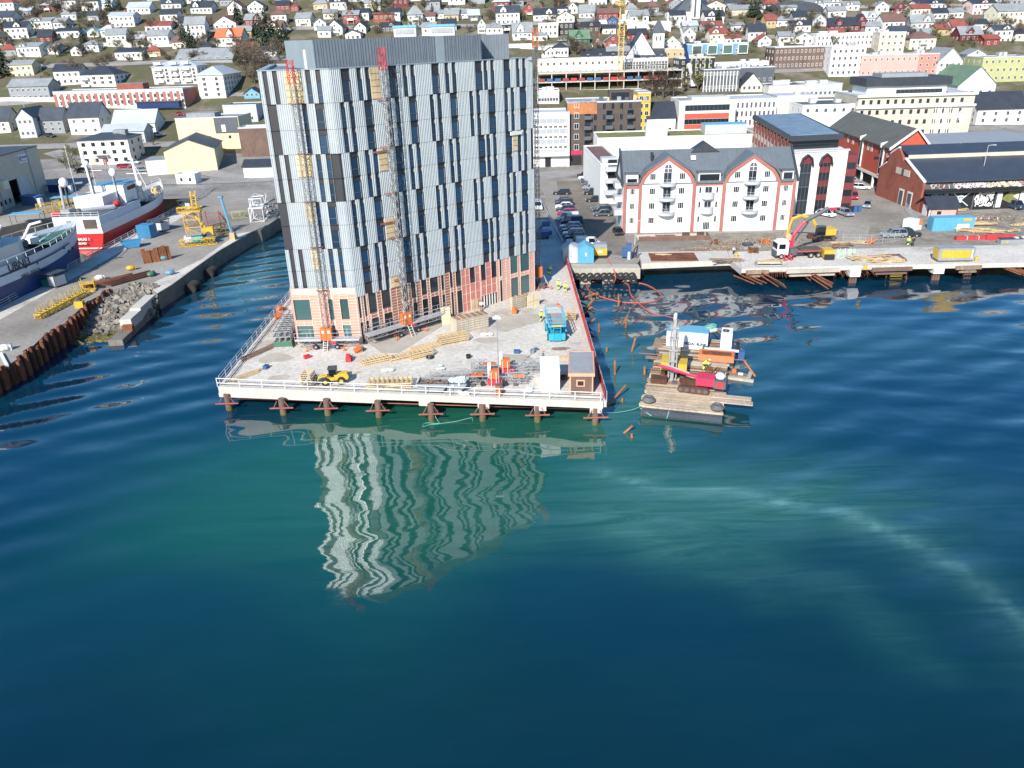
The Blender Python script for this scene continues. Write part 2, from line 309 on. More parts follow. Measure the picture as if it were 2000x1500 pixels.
    s2 = t.nodes.new('ShaderNodeVectorMath'); s2.operation = 'MULTIPLY'; s2.inputs[1].default_value = (.155, .034, 0); L(s1.outputs[0], s2.inputs[0])
    tl = t.nodes.new('ShaderNodeCombineXYZ'); L(math_('MULTIPLY', ac.outputs['Fac'], .012), tl.inputs[1]); s5 = t.nodes.new('ShaderNodeVectorMath'); s5.operation = 'ADD'; L(bp.outputs[0], s5.inputs[0]); L(tl.outputs[0], s5.inputs[1])
    s3 = t.nodes.new('ShaderNodeVectorMath'); s3.operation = 'ADD'; L(s5.outputs[0], s3.inputs[0]); L(s2.outputs[0], s3.inputs[1]); s4 = t.nodes.new('ShaderNodeVectorMath'); s4.operation = 'NORMALIZE'; L(s3.outputs[0], s4.inputs[0]); L(s4.outputs[0], b.inputs['Normal'])
    me.materials.append(mt); me.update()
    o = bpy.data.objects.new('water', me); COL.objects.link(o); o['kind'] = 'structure'
water()
# ---------------------------------------------------------------- ground sheets
def struct(name, mb, **kw): return mb.build(name, kind='structure', **kw)
def node_ground(name, cols, scale=.08, extra=None):
    """ground material: base colours mixed by noise"""
    mt = bpy.data.materials.new(name); mt.use_nodes = True; t = mt.node_tree; b = t.nodes['Principled BSDF']; L = t.links.new; b.inputs['Roughness'].default_value = .95
    geo = t.nodes.new('ShaderNodeNewGeometry'); x = t.nodes.new('ShaderNodeTexNoise'); x.inputs['Scale'].default_value = scale; x.inputs['Detail'].default_value = 9; x.inputs['Roughness'].default_value = .68; L(geo.outputs['Position'], x.inputs['Vector'])
    r = t.nodes.new('ShaderNodeValToRGB'); e = r.color_ramp.elements; e[0].position = .3; e[1].position = .7; e[0].color = (*cols[0], 1); e[1].color = (*cols[-1], 1)
    for i, c in enumerate(cols[1:-1]): q = e.new(.3+.4*(i+1)/(len(cols)-1)); q.color = (*c, 1)
    L(x.outputs['Fac'], r.inputs[0])
    y = t.nodes.new('ShaderNodeTexNoise'); y.inputs['Scale'].default_value = 1.7; y.inputs['Detail'].default_value = 6; y.inputs['Roughness'].default_value = .7; L(geo.outputs['Position'], y.inputs['Vector'])
    mr = t.nodes.new('ShaderNodeMapRange'); mr.inputs[1].default_value = .3; mr.inputs[2].default_value = .7; mr.inputs[3].default_value = .72; mr.inputs[4].default_value = 1.22; L(y.outputs['Fac'], mr.inputs[0])
    mx = t.nodes.new('ShaderNodeVectorMath'); mx.operation = 'SCALE'; L(r.outputs[0], mx.inputs[0]); L(mr.outputs[0], mx.inputs['Scale']); L(mx.outputs[0], b.inputs['Base Color'])
    MATS[name] = mt
node_ground('quaysurf', [(.165, .15, .128), (.26, .24, .208), (.36, .335, .295)], .05)
node_ground('hillside', [(.045, .038, .024), (.115, .09, .058), (.075, .08, .03), (.15, .125, .09), (.20, .18, .15)], .06)
node_ground('lotgravel', [(.10, .085, .065), (.17, .15, .12), (.25, .22, .18)], .09)
node_ground('deckslab', [(.29, .262, .22), (.49, .46, .405), (.55, .52, .465), (.62, .59, .54)], .13)
node_ground('mud', [(.12, .11, .09), (.22, .20, .16), (.34, .31, .26)], .35)
node_ground('pierroad', [(.20, .19, .18), (.28, .27, .255), (.34, .32, .30)], .08)
node_ground('towngr', [(.13, .125, .115), (.21, .20, .185), (.30, .29, .27)], .12)
# land outline at quay level (dock as an inlet open to the far left)
LAND = [(-900, 250), (-900, 180), (-300, 180), (-128, 176), (-114, 200), (-112, 229), (-86, 228), (-84.6, 201), (-85, 174), (-85, 148), (-86, 136), (-85.4, 120), (-87, 100), (-92, 60), (-120, 60), (-120, 40),
        (-84, 40), (-76, 70), (-69.2, 92), (-68.3, 100), (-69.8, 108.5), (-69.4, 113.2), (-71.1, 124.9), (-70.2, 131), (-64.5, 133), (-60.8, 128), (-60.2, 133), (-60, 144.7), (-59.6, 157), (-57.6, 173.4), (-56.2, 174.7), (-55.5, 187.5),
        (-52, 190), (-34, 186), (-10, 176), (11.1, 149), (11.1, 138.4), (23.6, 137), (25.5, 142.5), (42, 141.5), (60, 140), (110, 138), (200, 134), (900, 126), (900, 250)]
def sheet(name, poly, z, mat, z0=None, side=None):
    mb = MB(mat)
    from mathutils.geometry import tessellate_polygon
    tr = tessellate_polygon([[Vector((x, y, 0)) for x, y in poly]])
    fs = []
    for a, b, c in tr:
        pa, pb, pc = poly[a], poly[b], poly[c]
        fs.append((a, b, c) if (pb[0]-pa[0])*(pc[1]-pa[1])-(pb[1]-pa[1])*(pc[0]-pa[0]) > 0 else (a, c, b))
    mb.add([(x, y, z) for x, y in poly], fs)
    if z0 is not None:
        mb.m(side or mat); n = len(poly); mb.add([(x, y, z) for x, y in poly]+[(x, y, z0) for x, y in poly], [(i, n+i, n+(i+1) % n, (i+1) % n) for i in range(n)])
    return struct(name, mb)
sheet('ground', LAND, QZ, 'quaysurf', -6, 'wetconcrete')
def terrain():
    xs = [-900+50*i for i in range(10)]+[-400+9*i for i in range(90)]+[420+60*i for i in range(12)]; ys = [218+7*i for i in range(60)]
    mb = MB('hillside'); mb.add([(x, y, T(x, y)) for y in ys for x in xs], [(j*len(xs)+i, j*len(xs)+i+1, (j+1)*len(xs)+i+1, (j+1)*len(xs)+i) for j in range(len(ys)-1) for i in range(len(xs)-1)])
    mb.m('towngr'); nx_ = len(xs); ti = mb.mats.index('towngr')
    for k_, f_ in enumerate(mb.f):
        i, j = k_ % (nx_-1), k_//(nx_-1); cx, cy = (xs[i]+xs[i+1])/2, (ys[j]+ys[j+1])/2+6*mn.noise(Vector((xs[i]*.03, 0, 0)))
        if (cx > 5 and cy < 318) or (cx <= 5 and cy < 274): mb.mi[k_] = ti
    o = struct('hill', mb)
    for p in o.data.polygons: p.use_smooth = True
terrain()
def strip(name, pts, wd, mat, lift=.12, kind='structure', n=6):
    """road laid on the ground/terrain along world points"""
    P = []
    for (a, b), (c, d) in zip(pts, pts[1:]):
        for i in range(n): P.append((a+(c-a)*i/n, b+(d-b)*i/n))
    P.append(pts[-1]); vs = []
    for i, (x, y) in enumerate(P):
        x0, y0 = P[max(0, i-1)]; x1, y1 = P[min(len(P)-1, i+1)]; l = math.hypot(x1-x0, y1-y0) or 1; nx, ny = -(y1-y0)/l*wd/2, (x1-x0)/l*wd/2
        for s in (-1, 1):
            X, Y = x+nx*s, y+ny*s; vs.append((X, Y, max(T(X, Y), QZ)+min(lift, .16)))
    return struct(name, MB(mat).add(vs, [(2*i, 2*i+1, 2*i+3, 2*i+2)[::-1] for i in range(len(P)-1)]))
def PX(*pp): return [TG(*p)[:2] for p in pp]
node_ground('roadsurf', [(.18, .175, .17), (.25, .24, .23), (.30, .29, .28)], .1)
strip('road', PX((1050, 345), (1110, 338), (1200, 336)), 9, 'roadsurf', .03)
strip('road', [(-200, 246), (-120, 243), (-90, 240), (-50, 242), (-20, 240)], 8, 'roadsurf', .1)
strip('road', [(-230, 291), (-150, 290), (-110, 287), (-60, 285), (0, 285), (200, 283)], 7, 'roadsurf', .25)
strip('road', [(-160, 283), (-135, 262), (-100, 255), (-80, 241)], 6, 'roadsurf', .2)
strip('road', [(-300, 345), (-150, 342), (0, 348), (120, 352), (300, 356)], 5, 'roadsurf', .5)
strip('road', [(-300, 385), (-150, 384), (0, 389), (120, 392), (300, 396)], 5, 'roadsurf', .6)
strip('road', [(-300, 425), (-150, 428), (0, 423), (120, 436), (300, 430)], 5, 'roadsurf', .7)
sheet('parking_lot', [(12.5, 149), (15, 240), (26, 240), (25, 180), (24, 141.5)], QZ+.005, 'lotgravel')
sheet('gravel_patch', [G(*p) for p in [(1350, 470), (1400, 455), (1545, 452), (1620, 470), (1600, 500), (1500, 500), (1420, 492), (1340, 488)]], QZ+.004, 'mud')
sheet('gravel_patch', [G(*p) for p in [(1700, 440), (1760, 425), (2100, 400), (2100, 470), (1830, 478), (1690, 480)]], QZ+.006, 'mud')
sheet('pavement', [(-86, 60), (-85.3, 124), (-84.6, 205), (-80.2, 205), (-80.8, 150), (-81.6, 60)], QZ+.008, 'deckslab')
sheet('pavement', [(-64.5, 133), (-61, 150), (-60.5, 172), (-57.8, 173.2), (-59.8, 157), (-60.2, 144.7), (-60.4, 133), (-60.8, 128)], QZ+.008, 'deckslab')
sheet('dock_floor', [(-900, 40), (-84, 40), (-84, 232), (-900, 232)], -5, 'wetconcrete')
# turf and yards
sheet('yard', [(-34, 186), (-52, 190), (-60, 205), (-62, 240), (10, 240), (10, 176)], QZ+.004, 'mud')

# ---------------------------------------------------------------- hotel tower on the deck
TA, TB = Vector((-29.78, 101.2)), Vector((-20.98, 100.85)); DR = Vector((.7585, .6516)); TC = TB+DR*33.55; TE = Vector((-35.5, 128.2))
DL = (TB-TA).normalized(); ZT = 38.7
tower = thing('hotel_tower', 'tall hotel tower with grey and charcoal striped cladding, still under construction on the pier deck', 'building')
core = MB('darkclad'); inset = lambda p, k: p
cen = (TA+TB+TC+TE)/4
poly = [p+(cen-p).normalized()*.30 for p in (TA, TB, TC, TE)]
core.prism([tuple(p) for p in poly], 9.9, ZT-.25); core.m('membrane').prism([tuple(p+(cen-p).normalized()*.3) for p in poly], ZT-.25, ZT-.2)
core.build('wall', tower)
# parapet cap
cap = MB('membranel')
for a, b in ((TA, TB), (TB, TC), (TC, TE), (TE, TA)):
    d = (b-a).normalized(); n = Vector((-d.y, d.x)); L_ = (b-a).length
    cap.at(a.x, a.y, 0, math.atan2(d.y, d.x)).box(-.05, -.12, ZT, L_+.05, .75, ZT+.12).box(0, .5, ZT-.3, L_, .75, ZT+.001)
cap.off(); cap.build('parapet_cap', tower)
# rooftop plant screen
P1 = Vector((-22.75, 101.55)); P2 = TB+DR*24.15+Vector((-.65, .76))*.25; P0 = Vector((-29.3, 114.0)); P3 = P2+Vector((-.9, 5.5)); P4 = Vector((-.3, 122.3)); P5 = Vector((-1.2, 122.7)); ZS = 42.0
sc_ = MB('membrane'); ring = [P1, P2, P2+Vector((-.55, 4.2)), Vector((1.05, 121.7)), Vector((-3, 123.2)), Vector((-28, 125.5)), P0]
sc_.prism([tuple(p) for p in ring], ZT-.1, ZS)
def ribs(mb, a, b, z0, z1, n_off, step=.42, wd=.12, dp=.05):
    d = (b-a).normalized(); L_ = (b-a).length; mb.at(a.x, a.y, 0, math.atan2(d.y, d.x)); x = 0
    while x < L_: mb.box(x, -dp, z0, x+wd, .03, z1); x += step*RND.choice((1, 1, 1, .6))
    mb.off()
ribs(sc_, P1, P2, ZT, ZS, 0); ribs(sc_, Vector((P2.x-.55, P2.y+4.2)), Vector((1.05, 121.7)), ZT+.1, ZS, 0)
sc_.m('membranel'); d = (P1-P0).normalized(); sc_.at(P0.x, P0.y, 0, math.atan2(d.y, d.x)).box(.1, -.06, ZT, (P1-P0).length, .04, ZS-.02).off()
d = (P2-P1).normalized(); sc_.at(P1.x, P1.y, 0, math.atan2(d.y, d.x)).box(17.6, -.08, ZT, 18.9, .04, ZS-.02).off()
sc_.build('rooftop_screen', tower)
wp = MB('offwhite'); d = (P1-P0).normalized(); wp.at(P0.x, P0.y, 0, math.atan2(d.y, d.x)).box(9.6, -.16, ZT, 10.4, -.02, ZS-1.1).off(); wp.build('screen_door', tower)
rt = MB('lblue'); 
for px, wd in ((820, 3.2), (880, 3.6)):
    x = (px-1000)/1500*128; rt.m('lgrey').box(x, 121, ZS, x+wd, 124, ZS+1.2); rt.m('skyblue').box(x-.1, 120.9, ZS+1.2, x+wd+.1, 124.1, ZS+1.5); rt.m('steel').box(x+.3, 120.95, ZS+.4, x+wd-.3, 120.97, ZS+1.0)
rt.m('steel').cb(-9.8, 122, ZS, .3, .3, .8); rt.build('ventilation_unit', tower)

ZR = [38.7, 34.85, 31.75, 28.8, 25.75, 22.8, 19.75, 16.6, 13.6, 11.42]
Ap = [(1.47, 2.75, 'W'), (3.7, 4.36, 'n'), (4.93, 5.55, 'n'), (8.38, 9.64, 'W'), (10.54, 11.18, 'n'), (11.8, 12.43, 'n'), (15.18, 16.44, 'W'), (17.38, 18.02, 'n'), (18.6, 19.24, 'n'), (22.62, 23.88, 'W'), (24.2, 24.84, 'n'), (25.44, 26.07, 'n'), (27.86, 29.1, 'W'), (30.27, 30.9, 'n'), (31.5, 32.14, 'n')]
Bp = [(.9, 1.53, 'n'), (2.15, 2.78, 'n'), (4.33, 5.6, 'W'), (7.73, 8.38, 'n'), (8.99, 9.64, 'n'), (11.17, 12.44, 'W'), (14.58, 15.2, 'n'), (15.82, 16.46, 'n'), (18.0, 19.26, 'W'), (21.4, 22.03, 'n'), (22.65, 23.28, 'n'), (24.83, 26.1, 'W'), (27.84, 28.5, 'n'), (29.12, 29.74, 'n'), (30.88, 32.16, 'W')]
# left face: light panels for types; darks with or without windows
LAp = [(.53, 1.12, 'd'), (1.74, 2.35, 'd'), (5.42, 5.85, 'd'), (4.85, 5.45, 'n')][:2]+[(5.42, 5.85, 'x')][:0]+[(5.82, 6.44, 'n'), (7.06, 7.68, 'n')]
LBp = [(.55, 1.73, 'd'), (4.86, 5.5, 'n'), (6.5, 7.68, 'W')]
WM = {}
def winmesh(w, h, g='skytintglass'):
    k = (round(w, 2), round(h, 2), g)
    if k not in WM:
        b = MB('darkclad'); f = .07; b.box(0, -.03, 0, w, .02, f).box(0, -.03, h-f, w, .02, h).box(0, -.03, f, f, .02, h-f).box(w-f, -.03, f, w, .02, h-f)
        b.m('dgrey'); b.box(f, -.02, h*.34, w-f, .03, h*.34+.06) if h > 1.5 else 0
        if w > 1: b.m('steel').box(w-f-.12, .0, f, w-f-.06, .05, h-f)
        b.m(g).box(f, .05, f, w-f, .08, h-f); WM[k] = b.mesh('window')
    return WM[k]
spare = MB('darkclad'); nwin = [0]; winlist = []
def face(P, D, length, rowdefs, zbot, name, firstx=0):
    ang = math.atan2(D.y, D.x); light = MB('cladding')
    seams = MB('black')
    for (z1, z0, pat, win) in rowdefs:
        cuts = [(a, b) for a, b, k in pat]; x = firstx; segs = []
        for a, b in cuts:
            if a > x: segs.append((x, a))
            x = b
        if x < length: segs.append((x, length))
        for a, b in segs:
            light.at(P.x, P.y, 0, ang).box(a, -.06, z0+.015, b, .25, z1-.015)
            q = a+.05
            while q+.18 < b:
                z_0, z_1 = z0+.015, z1-.015; light.add([(q, -.058, z_0), (q+.08, -.12, z_0), (q+.10, -.12, z_0), (q+.18, -.058, z_0), (q, -.058, z_1), (q+.08, -.12, z_1), (q+.10, -.12, z_1), (q+.18, -.058, z_1)], [(0, 1, 5, 4), (1, 2, 6, 5), (2, 3, 7, 6), (4, 5, 6, 7), (3, 2, 1, 0)]); q += .27
        for a, b, k in pat:
            if k in 'Wn' and win and z1-z0 > 1.9:
                wt = z1-(.62 if z1 < 38 else 1.35); hb = z0+.04; winlist.append((P, ang, a, b, hb, wt, k))
    light.off(); light.build(name, tower)

rows = [(ZR[0], ZR[1], 'A')]+[(ZR[i], ZR[i+1], 'B' if i in (1, 2, 5, 6) else 'A') for i in range(1, 9)]
rr = [(a, b, Ap if t == 'A' else Bp, True) for a, b, t in rows]+[(11.42, 9.76, Ap, False)]
# extra dark end panels (rows 4-5) on both sides of the long face
rr = [(a, b, ([(0.0, .33, 'd')]+p+[(32.97, 33.55, 'd')]) if i in (3, 4) else p, w) for i, (a, b, p, w) in enumerate(rr)]
face(TB, DR, 33.55, rr, 9.76, 'long_face_cladding')
rl = [(a, b, LAp if t == 'A' else LBp, True) for a, b, t in rows]
rl = [(a, max(b, 11.17), p+([(7.7, 8.81, 'd')] if i in (3, 4) else [])+([(0, .5, 'd')][:0]), w) for i, (a, b, p, w) in enumerate(rl)]
rl2 = []
for i, (a, b, p, w) in enumerate(rl):
    p = list(p)
    if i in (5, 6): p = [(0, 1.17, 'd'), (4.95, 5.5, 'n'), (6.5, 7.68, 'W')]
    if i == 8: b = 11.17
    rl2.append((a, b, sorted(p), w))
face(TA, DL, 8.81, rl2, 11.17, 'short_face_cladding')
winlist.sort(key=lambda t: (0 if t[1] < .3 else 1, t[2]+(t[3]-t[2] < 1)*0))
stuffw = MB('darkclad'); k_ = 0
for (P, ang, a, b, z0, z1, k) in winlist:
    ca, sa = math.cos(ang), math.sin(ang); off = .04
    x, y = P.x+ca*a+sa*off*-1*-1, P.y+sa*a-ca*off*-1*-1
    if k_ < 96:
        o = inst(winmesh(b-a, z1-z0), 'window', tower, (P.x+ca*a+sa*.02, P.y+sa*a-ca*.02, z0), ang)
    else:
        w_, h_ = b-a, z1-z0; f = .07
        stuffw.at(P.x+sa*.02+ca*a, P.y-ca*.02+sa*a, z0, ang).m('darkclad').box(0, -.03, 0, w_, .02, f).box(0, -.03, h_-f, w_, .02, h_).box(0, -.03, f, f, .02, h_-f).box(w_-f, -.03, f, w_, .02, h_-f).m('dgrey').box(f, -.02, h_*.34, w_-f, .03, h_*.34+.06).m('skytintglass').box(f, .05, f, w_-f, .08, h_-f)
    k_ += 1
stuffw.off(); stuffw.build('windows', tower, kind='stuff')
# spandrel back band behind the dark strips
bk = MB('darkclad')
for P, D, L_ , zb in ((TB, DR, 33.55, 9.76), (TA, DL, 8.81, 11.17)):
    ang = math.atan2(D.y, D.x); bk.at(P.x, P.y, 0, ang).box(0, .1, zb, L_, .3, ZT-.02)
    for z in ZR[1:]: 
        if z > zb: bk.box(0, -.02, z-.3, L_, .12, z+.0) if False else bk.box(0, -.075, z-.014, L_, .1, z+.014)
bk.off(); bk.build('backing_sheet', tower)
# timber (OSB) sheets where the hoist ties go through
def osbp(P, D, a, b, z0, z1):
    osb = MB('osb'); ang = math.atan2(D.y, D.x); osb.at(P.x, P.y, 0, ang).m('osb').box(a, -.13, z0, b, -.02, z1)
    osb.m('oldwood'); z = z0
    while z < z1: osb.box(a, -.16, z, b, -.13, z+.05); z += .75
    osb.off(); osb.build('timber_infill', tower)
for a, b, z0, z1 in ((3.2, 5.3, 34.9, 38.6), (3.3, 5.25, 26, 28.7), (3.6, 4.7, 20.2, 22.5), (3.5, 4.6, 13.8, 16.4)): osbp(TA, DL, a, b, z0, z1)
for a, b, z0, z1 in ((5.6, 6.9, 34.9, 38.6), (5.7, 7.0, 25.9, 28.6), (5.75, 7.5, 16.8, 19.6), (5.7, 7.2, 9.8, 11.4), (29.2, 30.2, 25.9, 28.2)): osbp(TB, DR, a, b, z0, z1)
osb = MB('redsteel'); osb.at(TB.x, TB.y, 0, math.atan2(DR.y, DR.x)).box(4.9, -.3, 28.3, 7, -.16, 28.5).box(4.9, -.3, 18.9, 7, -.16, 19.1).m('offwhite').off(); osb.build('tie_beam', tower); MB('offwhite').at(TB.x, TB.y, 0, math.atan2(DR.y, DR.x)).box(28.7, -.3, 28.2, 31, -.14, 28.7).off().build('tie_cover', tower)
# podium: two storeys, pink insulation boards and battens
pod = MB('podium')
pin = [p+(cen-p).normalized()*.35 for p in (TA, TB, TC, TE)]
pod.prism([tuple(p+(cen-p).normalized()*.5) for p in pin], QZ, 9.9)
def podface(P, D, length, wins, zt, boards, battens):
    """wins (a,b,z0,z1): wall strips around the openings"""
    ang = math.atan2(D.y, D.x); pod.at(P.x, P.y, 0, ang)
    xs = sorted({0, length, *[w[0] for w in wins], *[w[1] for w in wins]})
    for a, b in zip(xs, xs[1:]):
        if b-a < .02: continue
        mid = (a+b)/2; zz = sorted([(w[2], w[3]) for w in wins if w[0] <= mid <= w[1]]); z = QZ
        for z0, z1 in zz+[(zt, zt)]:
            if z0 > z+.02:
                pod.m(boards(mid)).box(a, 0, z, b, .25, z0)
                pod.m(battens(mid)); q = z+.1
                while q < z0-.05: pod.box(a, -.05, q, b, 0, q+.06); q += .42 if boards(mid) != 'pinkboard' else 1.4
                pod.box(a, -.06, z, a+.06, 0, z0); pod.box(b-.06, -.06, z, b, 0, z0)
                if b-a > 1.2: pod.box(mid-.03, -.055, z, mid+.03, 0, z0)
            z = max(z, z1)
    pod.off()

rw = [(.22, .6, 6.7, 9.9), (1.1, 1.5, 6.7, 9.9), (1.85, 3.15, 6.9, 9.9), (4.0, 5.45, 7.1, 9.9), (7.5, 8.4, 7.4, 9.9), (9.0, 9.8, 7.5, 9.9), (10.8, 11.8, 7.5, 9.9), (12.35, 13.85, 7.5, 9.9), (14.4, 14.95, 7.45, 9.9), (16.0, 16.55, 7.45, 9.9), (17.1, 18.15, 7.4, 9.9), (19.8, 20.85, 7.3, 9.9), (22, 23, 7.2, 9.9), (24.1, 25.2, 7.2, 9.9), (25.8, 26.25, 7.1, 9.9), (28.05, 29.6, 7, 9.9), (30.2, 32.15, 6.9, 9.9),
      (.2, .7, 3.0, 6.0), (1.1, 1.6, 3.0, 6.0), (2.05, 3.25, 3.1, 6.1), (4.15, 5.55, 3.2, 6.3), (7.65, 8.5, 3.2, 6.6), (9.15, 9.95, 3.2, 6.7), (10.8, 11.85, 3.2, 6.8), (12.4, 13.9, 3.8, 6.8), (14.45, 15.0, 3.1, 6.7), (16.1, 16.55, 3.1, 6.7), (17.2, 18.2, 3.1, 6.6), (21.8, 25.1, 2.92, 4.7), (25.78, 26.3, 2.92, 6.4), (28.1, 29.65, 3.1, 6.2), (30.2, 32.1, 3.1, 6.1)]
podface(TB, DR, 33.3, rw, 9.9, lambda s: 'pinkboard' if 18.2 < s < 25.2 else ('brick2' if s < 18.2 else 'podium'), lambda s: 'palebatten')

lw = [(.05, 2.35, 6.62, 9.55), (4.9, 5.55, 6.62, 9.55), (6.5, 7.65, 6.62, 9.55), (.05, 2.35, 3.2, 5.72), (4.85, 5.45, 3.4, 5.75), (6.52, 7.64, 3.4, 5.75)]
podface(TA, DL, 8.81, lw, 11.17, lambda s: 'podiuml', lambda s: 'palebatten')

# west face seen edge-on
d = (TE-TA).normalized(); pod.at(TA.x, TA.y, 0, math.atan2(d.y, d.x)).m('podiuml').box(0, -.02, QZ, 26.5, .22, 11.1).off()
pod.build('podium', tower)
for (P, D, ws, g) in ((TB, DR, rw, 'glass'), (TA, DL, lw, 'greenglass')):
    ang = math.atan2(D.y, D.x)
    for (a, b, z0, z1) in ws:
        wdn = MB('dgrey').at(0, 0, 0); w_, h_ = b-a, z1-z0
        gl = 'greenglass' if (a > 27 and P is TB) else g
        wdn.box(0, 0, 0, .06, .1, h_).box(w_-.06, 0, 0, w_, .1, h_).box(.06, 0, 0, w_-.06, .1, .06).m(gl).box(.06, .1, .06, w_-.06, .14, h_)
        if w_ > 3: wdn.m('offwhite'); [wdn.box(.06+i*w_/6, -.03, 0, .2+i*w_/6, .09, h_) for i in range(6)]
        wdn.off(); wdn.build('podium_window', tower, (P.x+math.cos(ang)*a, P.y+math.sin(ang)*a, z0), ang)
dr = MB('osb'); dr.box(0, -.08, 0, 1.35, .0, 1.7); dr.build('site_door', tower, (TB.x+DR.x*19.85, TB.y+DR.y*19.85, QZ), math.atan2(DR.y, DR.x))
# light cladding apron that hangs lower at the corner of the long face is part of row 10; recess fascia above podium on short face
fb = MB('palebatten'); fb.at(TA.x, TA.y, 0, math.atan2(DL.y, DL.x)).box(0, -.04, 10.3, 8.8, .1, 11.13).off(); fb.build('fascia_boards', tower)
# ---------------------------------------------------------------- deck (pier platform)
DK = [(-36.4, 87.6), (10.3, 80.0), (11.1, 148), (11.0, 176), (-10, 178), (-33, 150), (-36.4, 128)]
dk = MB('deckslab'); dk.prism(DK, QZ-.45, QZ+.03)
e0, e1 = Vector(DK[0]), Vector(DK[1]); ed = (e1-e0).normalized(); ea = math.atan2(ed.y, ed.x); EL = (e1-e0).length
dk.m('concrete').at(e0.x, e0.y, 0, ea).box(-.2, -.25, QZ-.75, EL+.2, .35, QZ+.12).box(-.25, -.32, QZ-1.25, 20.2, .3, QZ-.7)
for s in (26.2, 33.4, 40.2, 46.7): dk.box(s-.7, -.3, QZ-1.35, s+.7, 2.0, QZ-.74)
dk.off().box(-36.65, 87.6, QZ-1.2, -36.0, 128, QZ+.1).box(10.2, 80, QZ-.7, 10.9, 148, QZ+.08)

deck = dk.build('deck'); deck['kind'] = 'structure'
for pts in ([(985, 620), (1035, 612), (1075, 622), (990, 648), (960, 640)], [(700, 655), (780, 640), (870, 600), (905, 612), (780, 690), (745, 690)]):
    sheet('deck_board_patch', [G(*p) for p in pts], QZ+.034, 'stone')
for px, py, w in ((985, 645, 1.1), (1050, 590, 2.0), (1078, 597, 1.2), (1045, 615, .6), (540, 700, 2.4), (545, 738, 1.4), (1000, 700, 2.6), (950, 665, 1.8)):
    x, y = G(px, py); pts = [(x+w*math.cos(a)*RND.uniform(.7, 1.15), y+.8*w*math.sin(a)*RND.uniform(.6, 1.1)) for a in [i*.5236 for i in range(12)]]; sheet('damp_stain', pts, QZ+.036, 'deckpatch')
pile_lab = 'brown steel tube pile with algae foot under the concrete deck, {} from the left corner'
pl = []
for i, px in enumerate((447, 553, 640, 740, 843, 943, 1050, 1163)):
    x, y = G(px, (806, 815, 816, 820, 827, 827, 829, 834)[i]-4, 0)
    t = thing('deck_pile', pile_lab.format(ORD[i]), 'pile', (x, y+.3, 0), 0, 'steel piles along the front of the deck')
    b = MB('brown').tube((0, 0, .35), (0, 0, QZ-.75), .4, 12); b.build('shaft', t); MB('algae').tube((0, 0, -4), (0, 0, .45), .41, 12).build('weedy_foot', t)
    b = MB('redsteel').box(-1.45, -.55, 1.0, 1.45, -.42, 1.15).tube((-.45, -.45, 2.0), (-.95, -.48, 1.1), .05).tube((.45, -.45, 2.0), (.95, -.48, 1.1), .05); b.build('waling_bracket', t)
for r_, (yy) in enumerate((95, 103, 111)):
    for i in range(7):
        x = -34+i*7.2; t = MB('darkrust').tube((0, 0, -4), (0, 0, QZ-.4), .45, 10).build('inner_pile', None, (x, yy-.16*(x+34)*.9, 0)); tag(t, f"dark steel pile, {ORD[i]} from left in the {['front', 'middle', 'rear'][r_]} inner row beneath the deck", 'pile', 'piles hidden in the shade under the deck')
b = MB('redsteel'); P_ = [G(450, 783, 1.0), G(1163, 805, 1.0)]
b.tube((P_[0][0], P_[0][1]+.5, 1.1), (P_[1][0], P_[1][1]+.5, 1.1), .07); tag(b.build('waling_rail'), 'long thin red steel rail joining the piles under the deck edge', 'rail')
# railings: posts and rails as one thing each
def railing(name, label, pts, z, mat, h=1.1, step=2.0, r=.035, rails=(.35, .72, 1.1), cat='railing'):
    t = thing(name, label, cat, (0, 0, 0)); rl_ = MB(mat)
    for p, q in zip(pts, pts[1:]):
        for hh in rails: rl_.tube((p[0], p[1], z+hh), (q[0], q[1], z+hh), r, 5)
    rl_.build('rails', t); ps = MB(mat)
    for p, q in zip(pts, pts[1:]):
        L_ = math.hypot(q[0]-p[0], q[1]-p[1]); n = max(1, int(L_/step))
        for i in range(n+1): x, y = p[0]+(q[0]-p[0])*i/n, p[1]+(q[1]-p[1])*i/n; ps.tube((x, y, z), (x, y, z+h), r*1.1, 5)
    ps.build('posts', t, kind='stuff'); return t
railing('deck_railing', 'white timber guard rail along the front edge of the concrete deck', [(-36.7, 87.5), (10.2, 79.9)], QZ+.1, 'offwhite', 1.15, 2.9, .05, (.5, 1.12))
railing('deck_railing', 'grey steel tube guard rail along the left edge of the deck', [(-36.45, 87.8), (-36.45, 127)], QZ+.1, 'galv', 1.3, 2.3, .045, (.45, .9, 1.3))
railing('quay_railing', 'dark grey railing along the edge of the dry dock quay', [(-85.1, 62), (-84.6, 122), (-84.6, 200), (-85, 222)], QZ, 'galv', 1.2, 3.2, .06, (.35, .75, 1.15))
railing('quay_railing', 'grey railing around the inner end of the dry dock', [(-85.5, 222), (-85.5, 229.5), (-111, 230)], QZ, 'steel', 1.1, 3, .05)
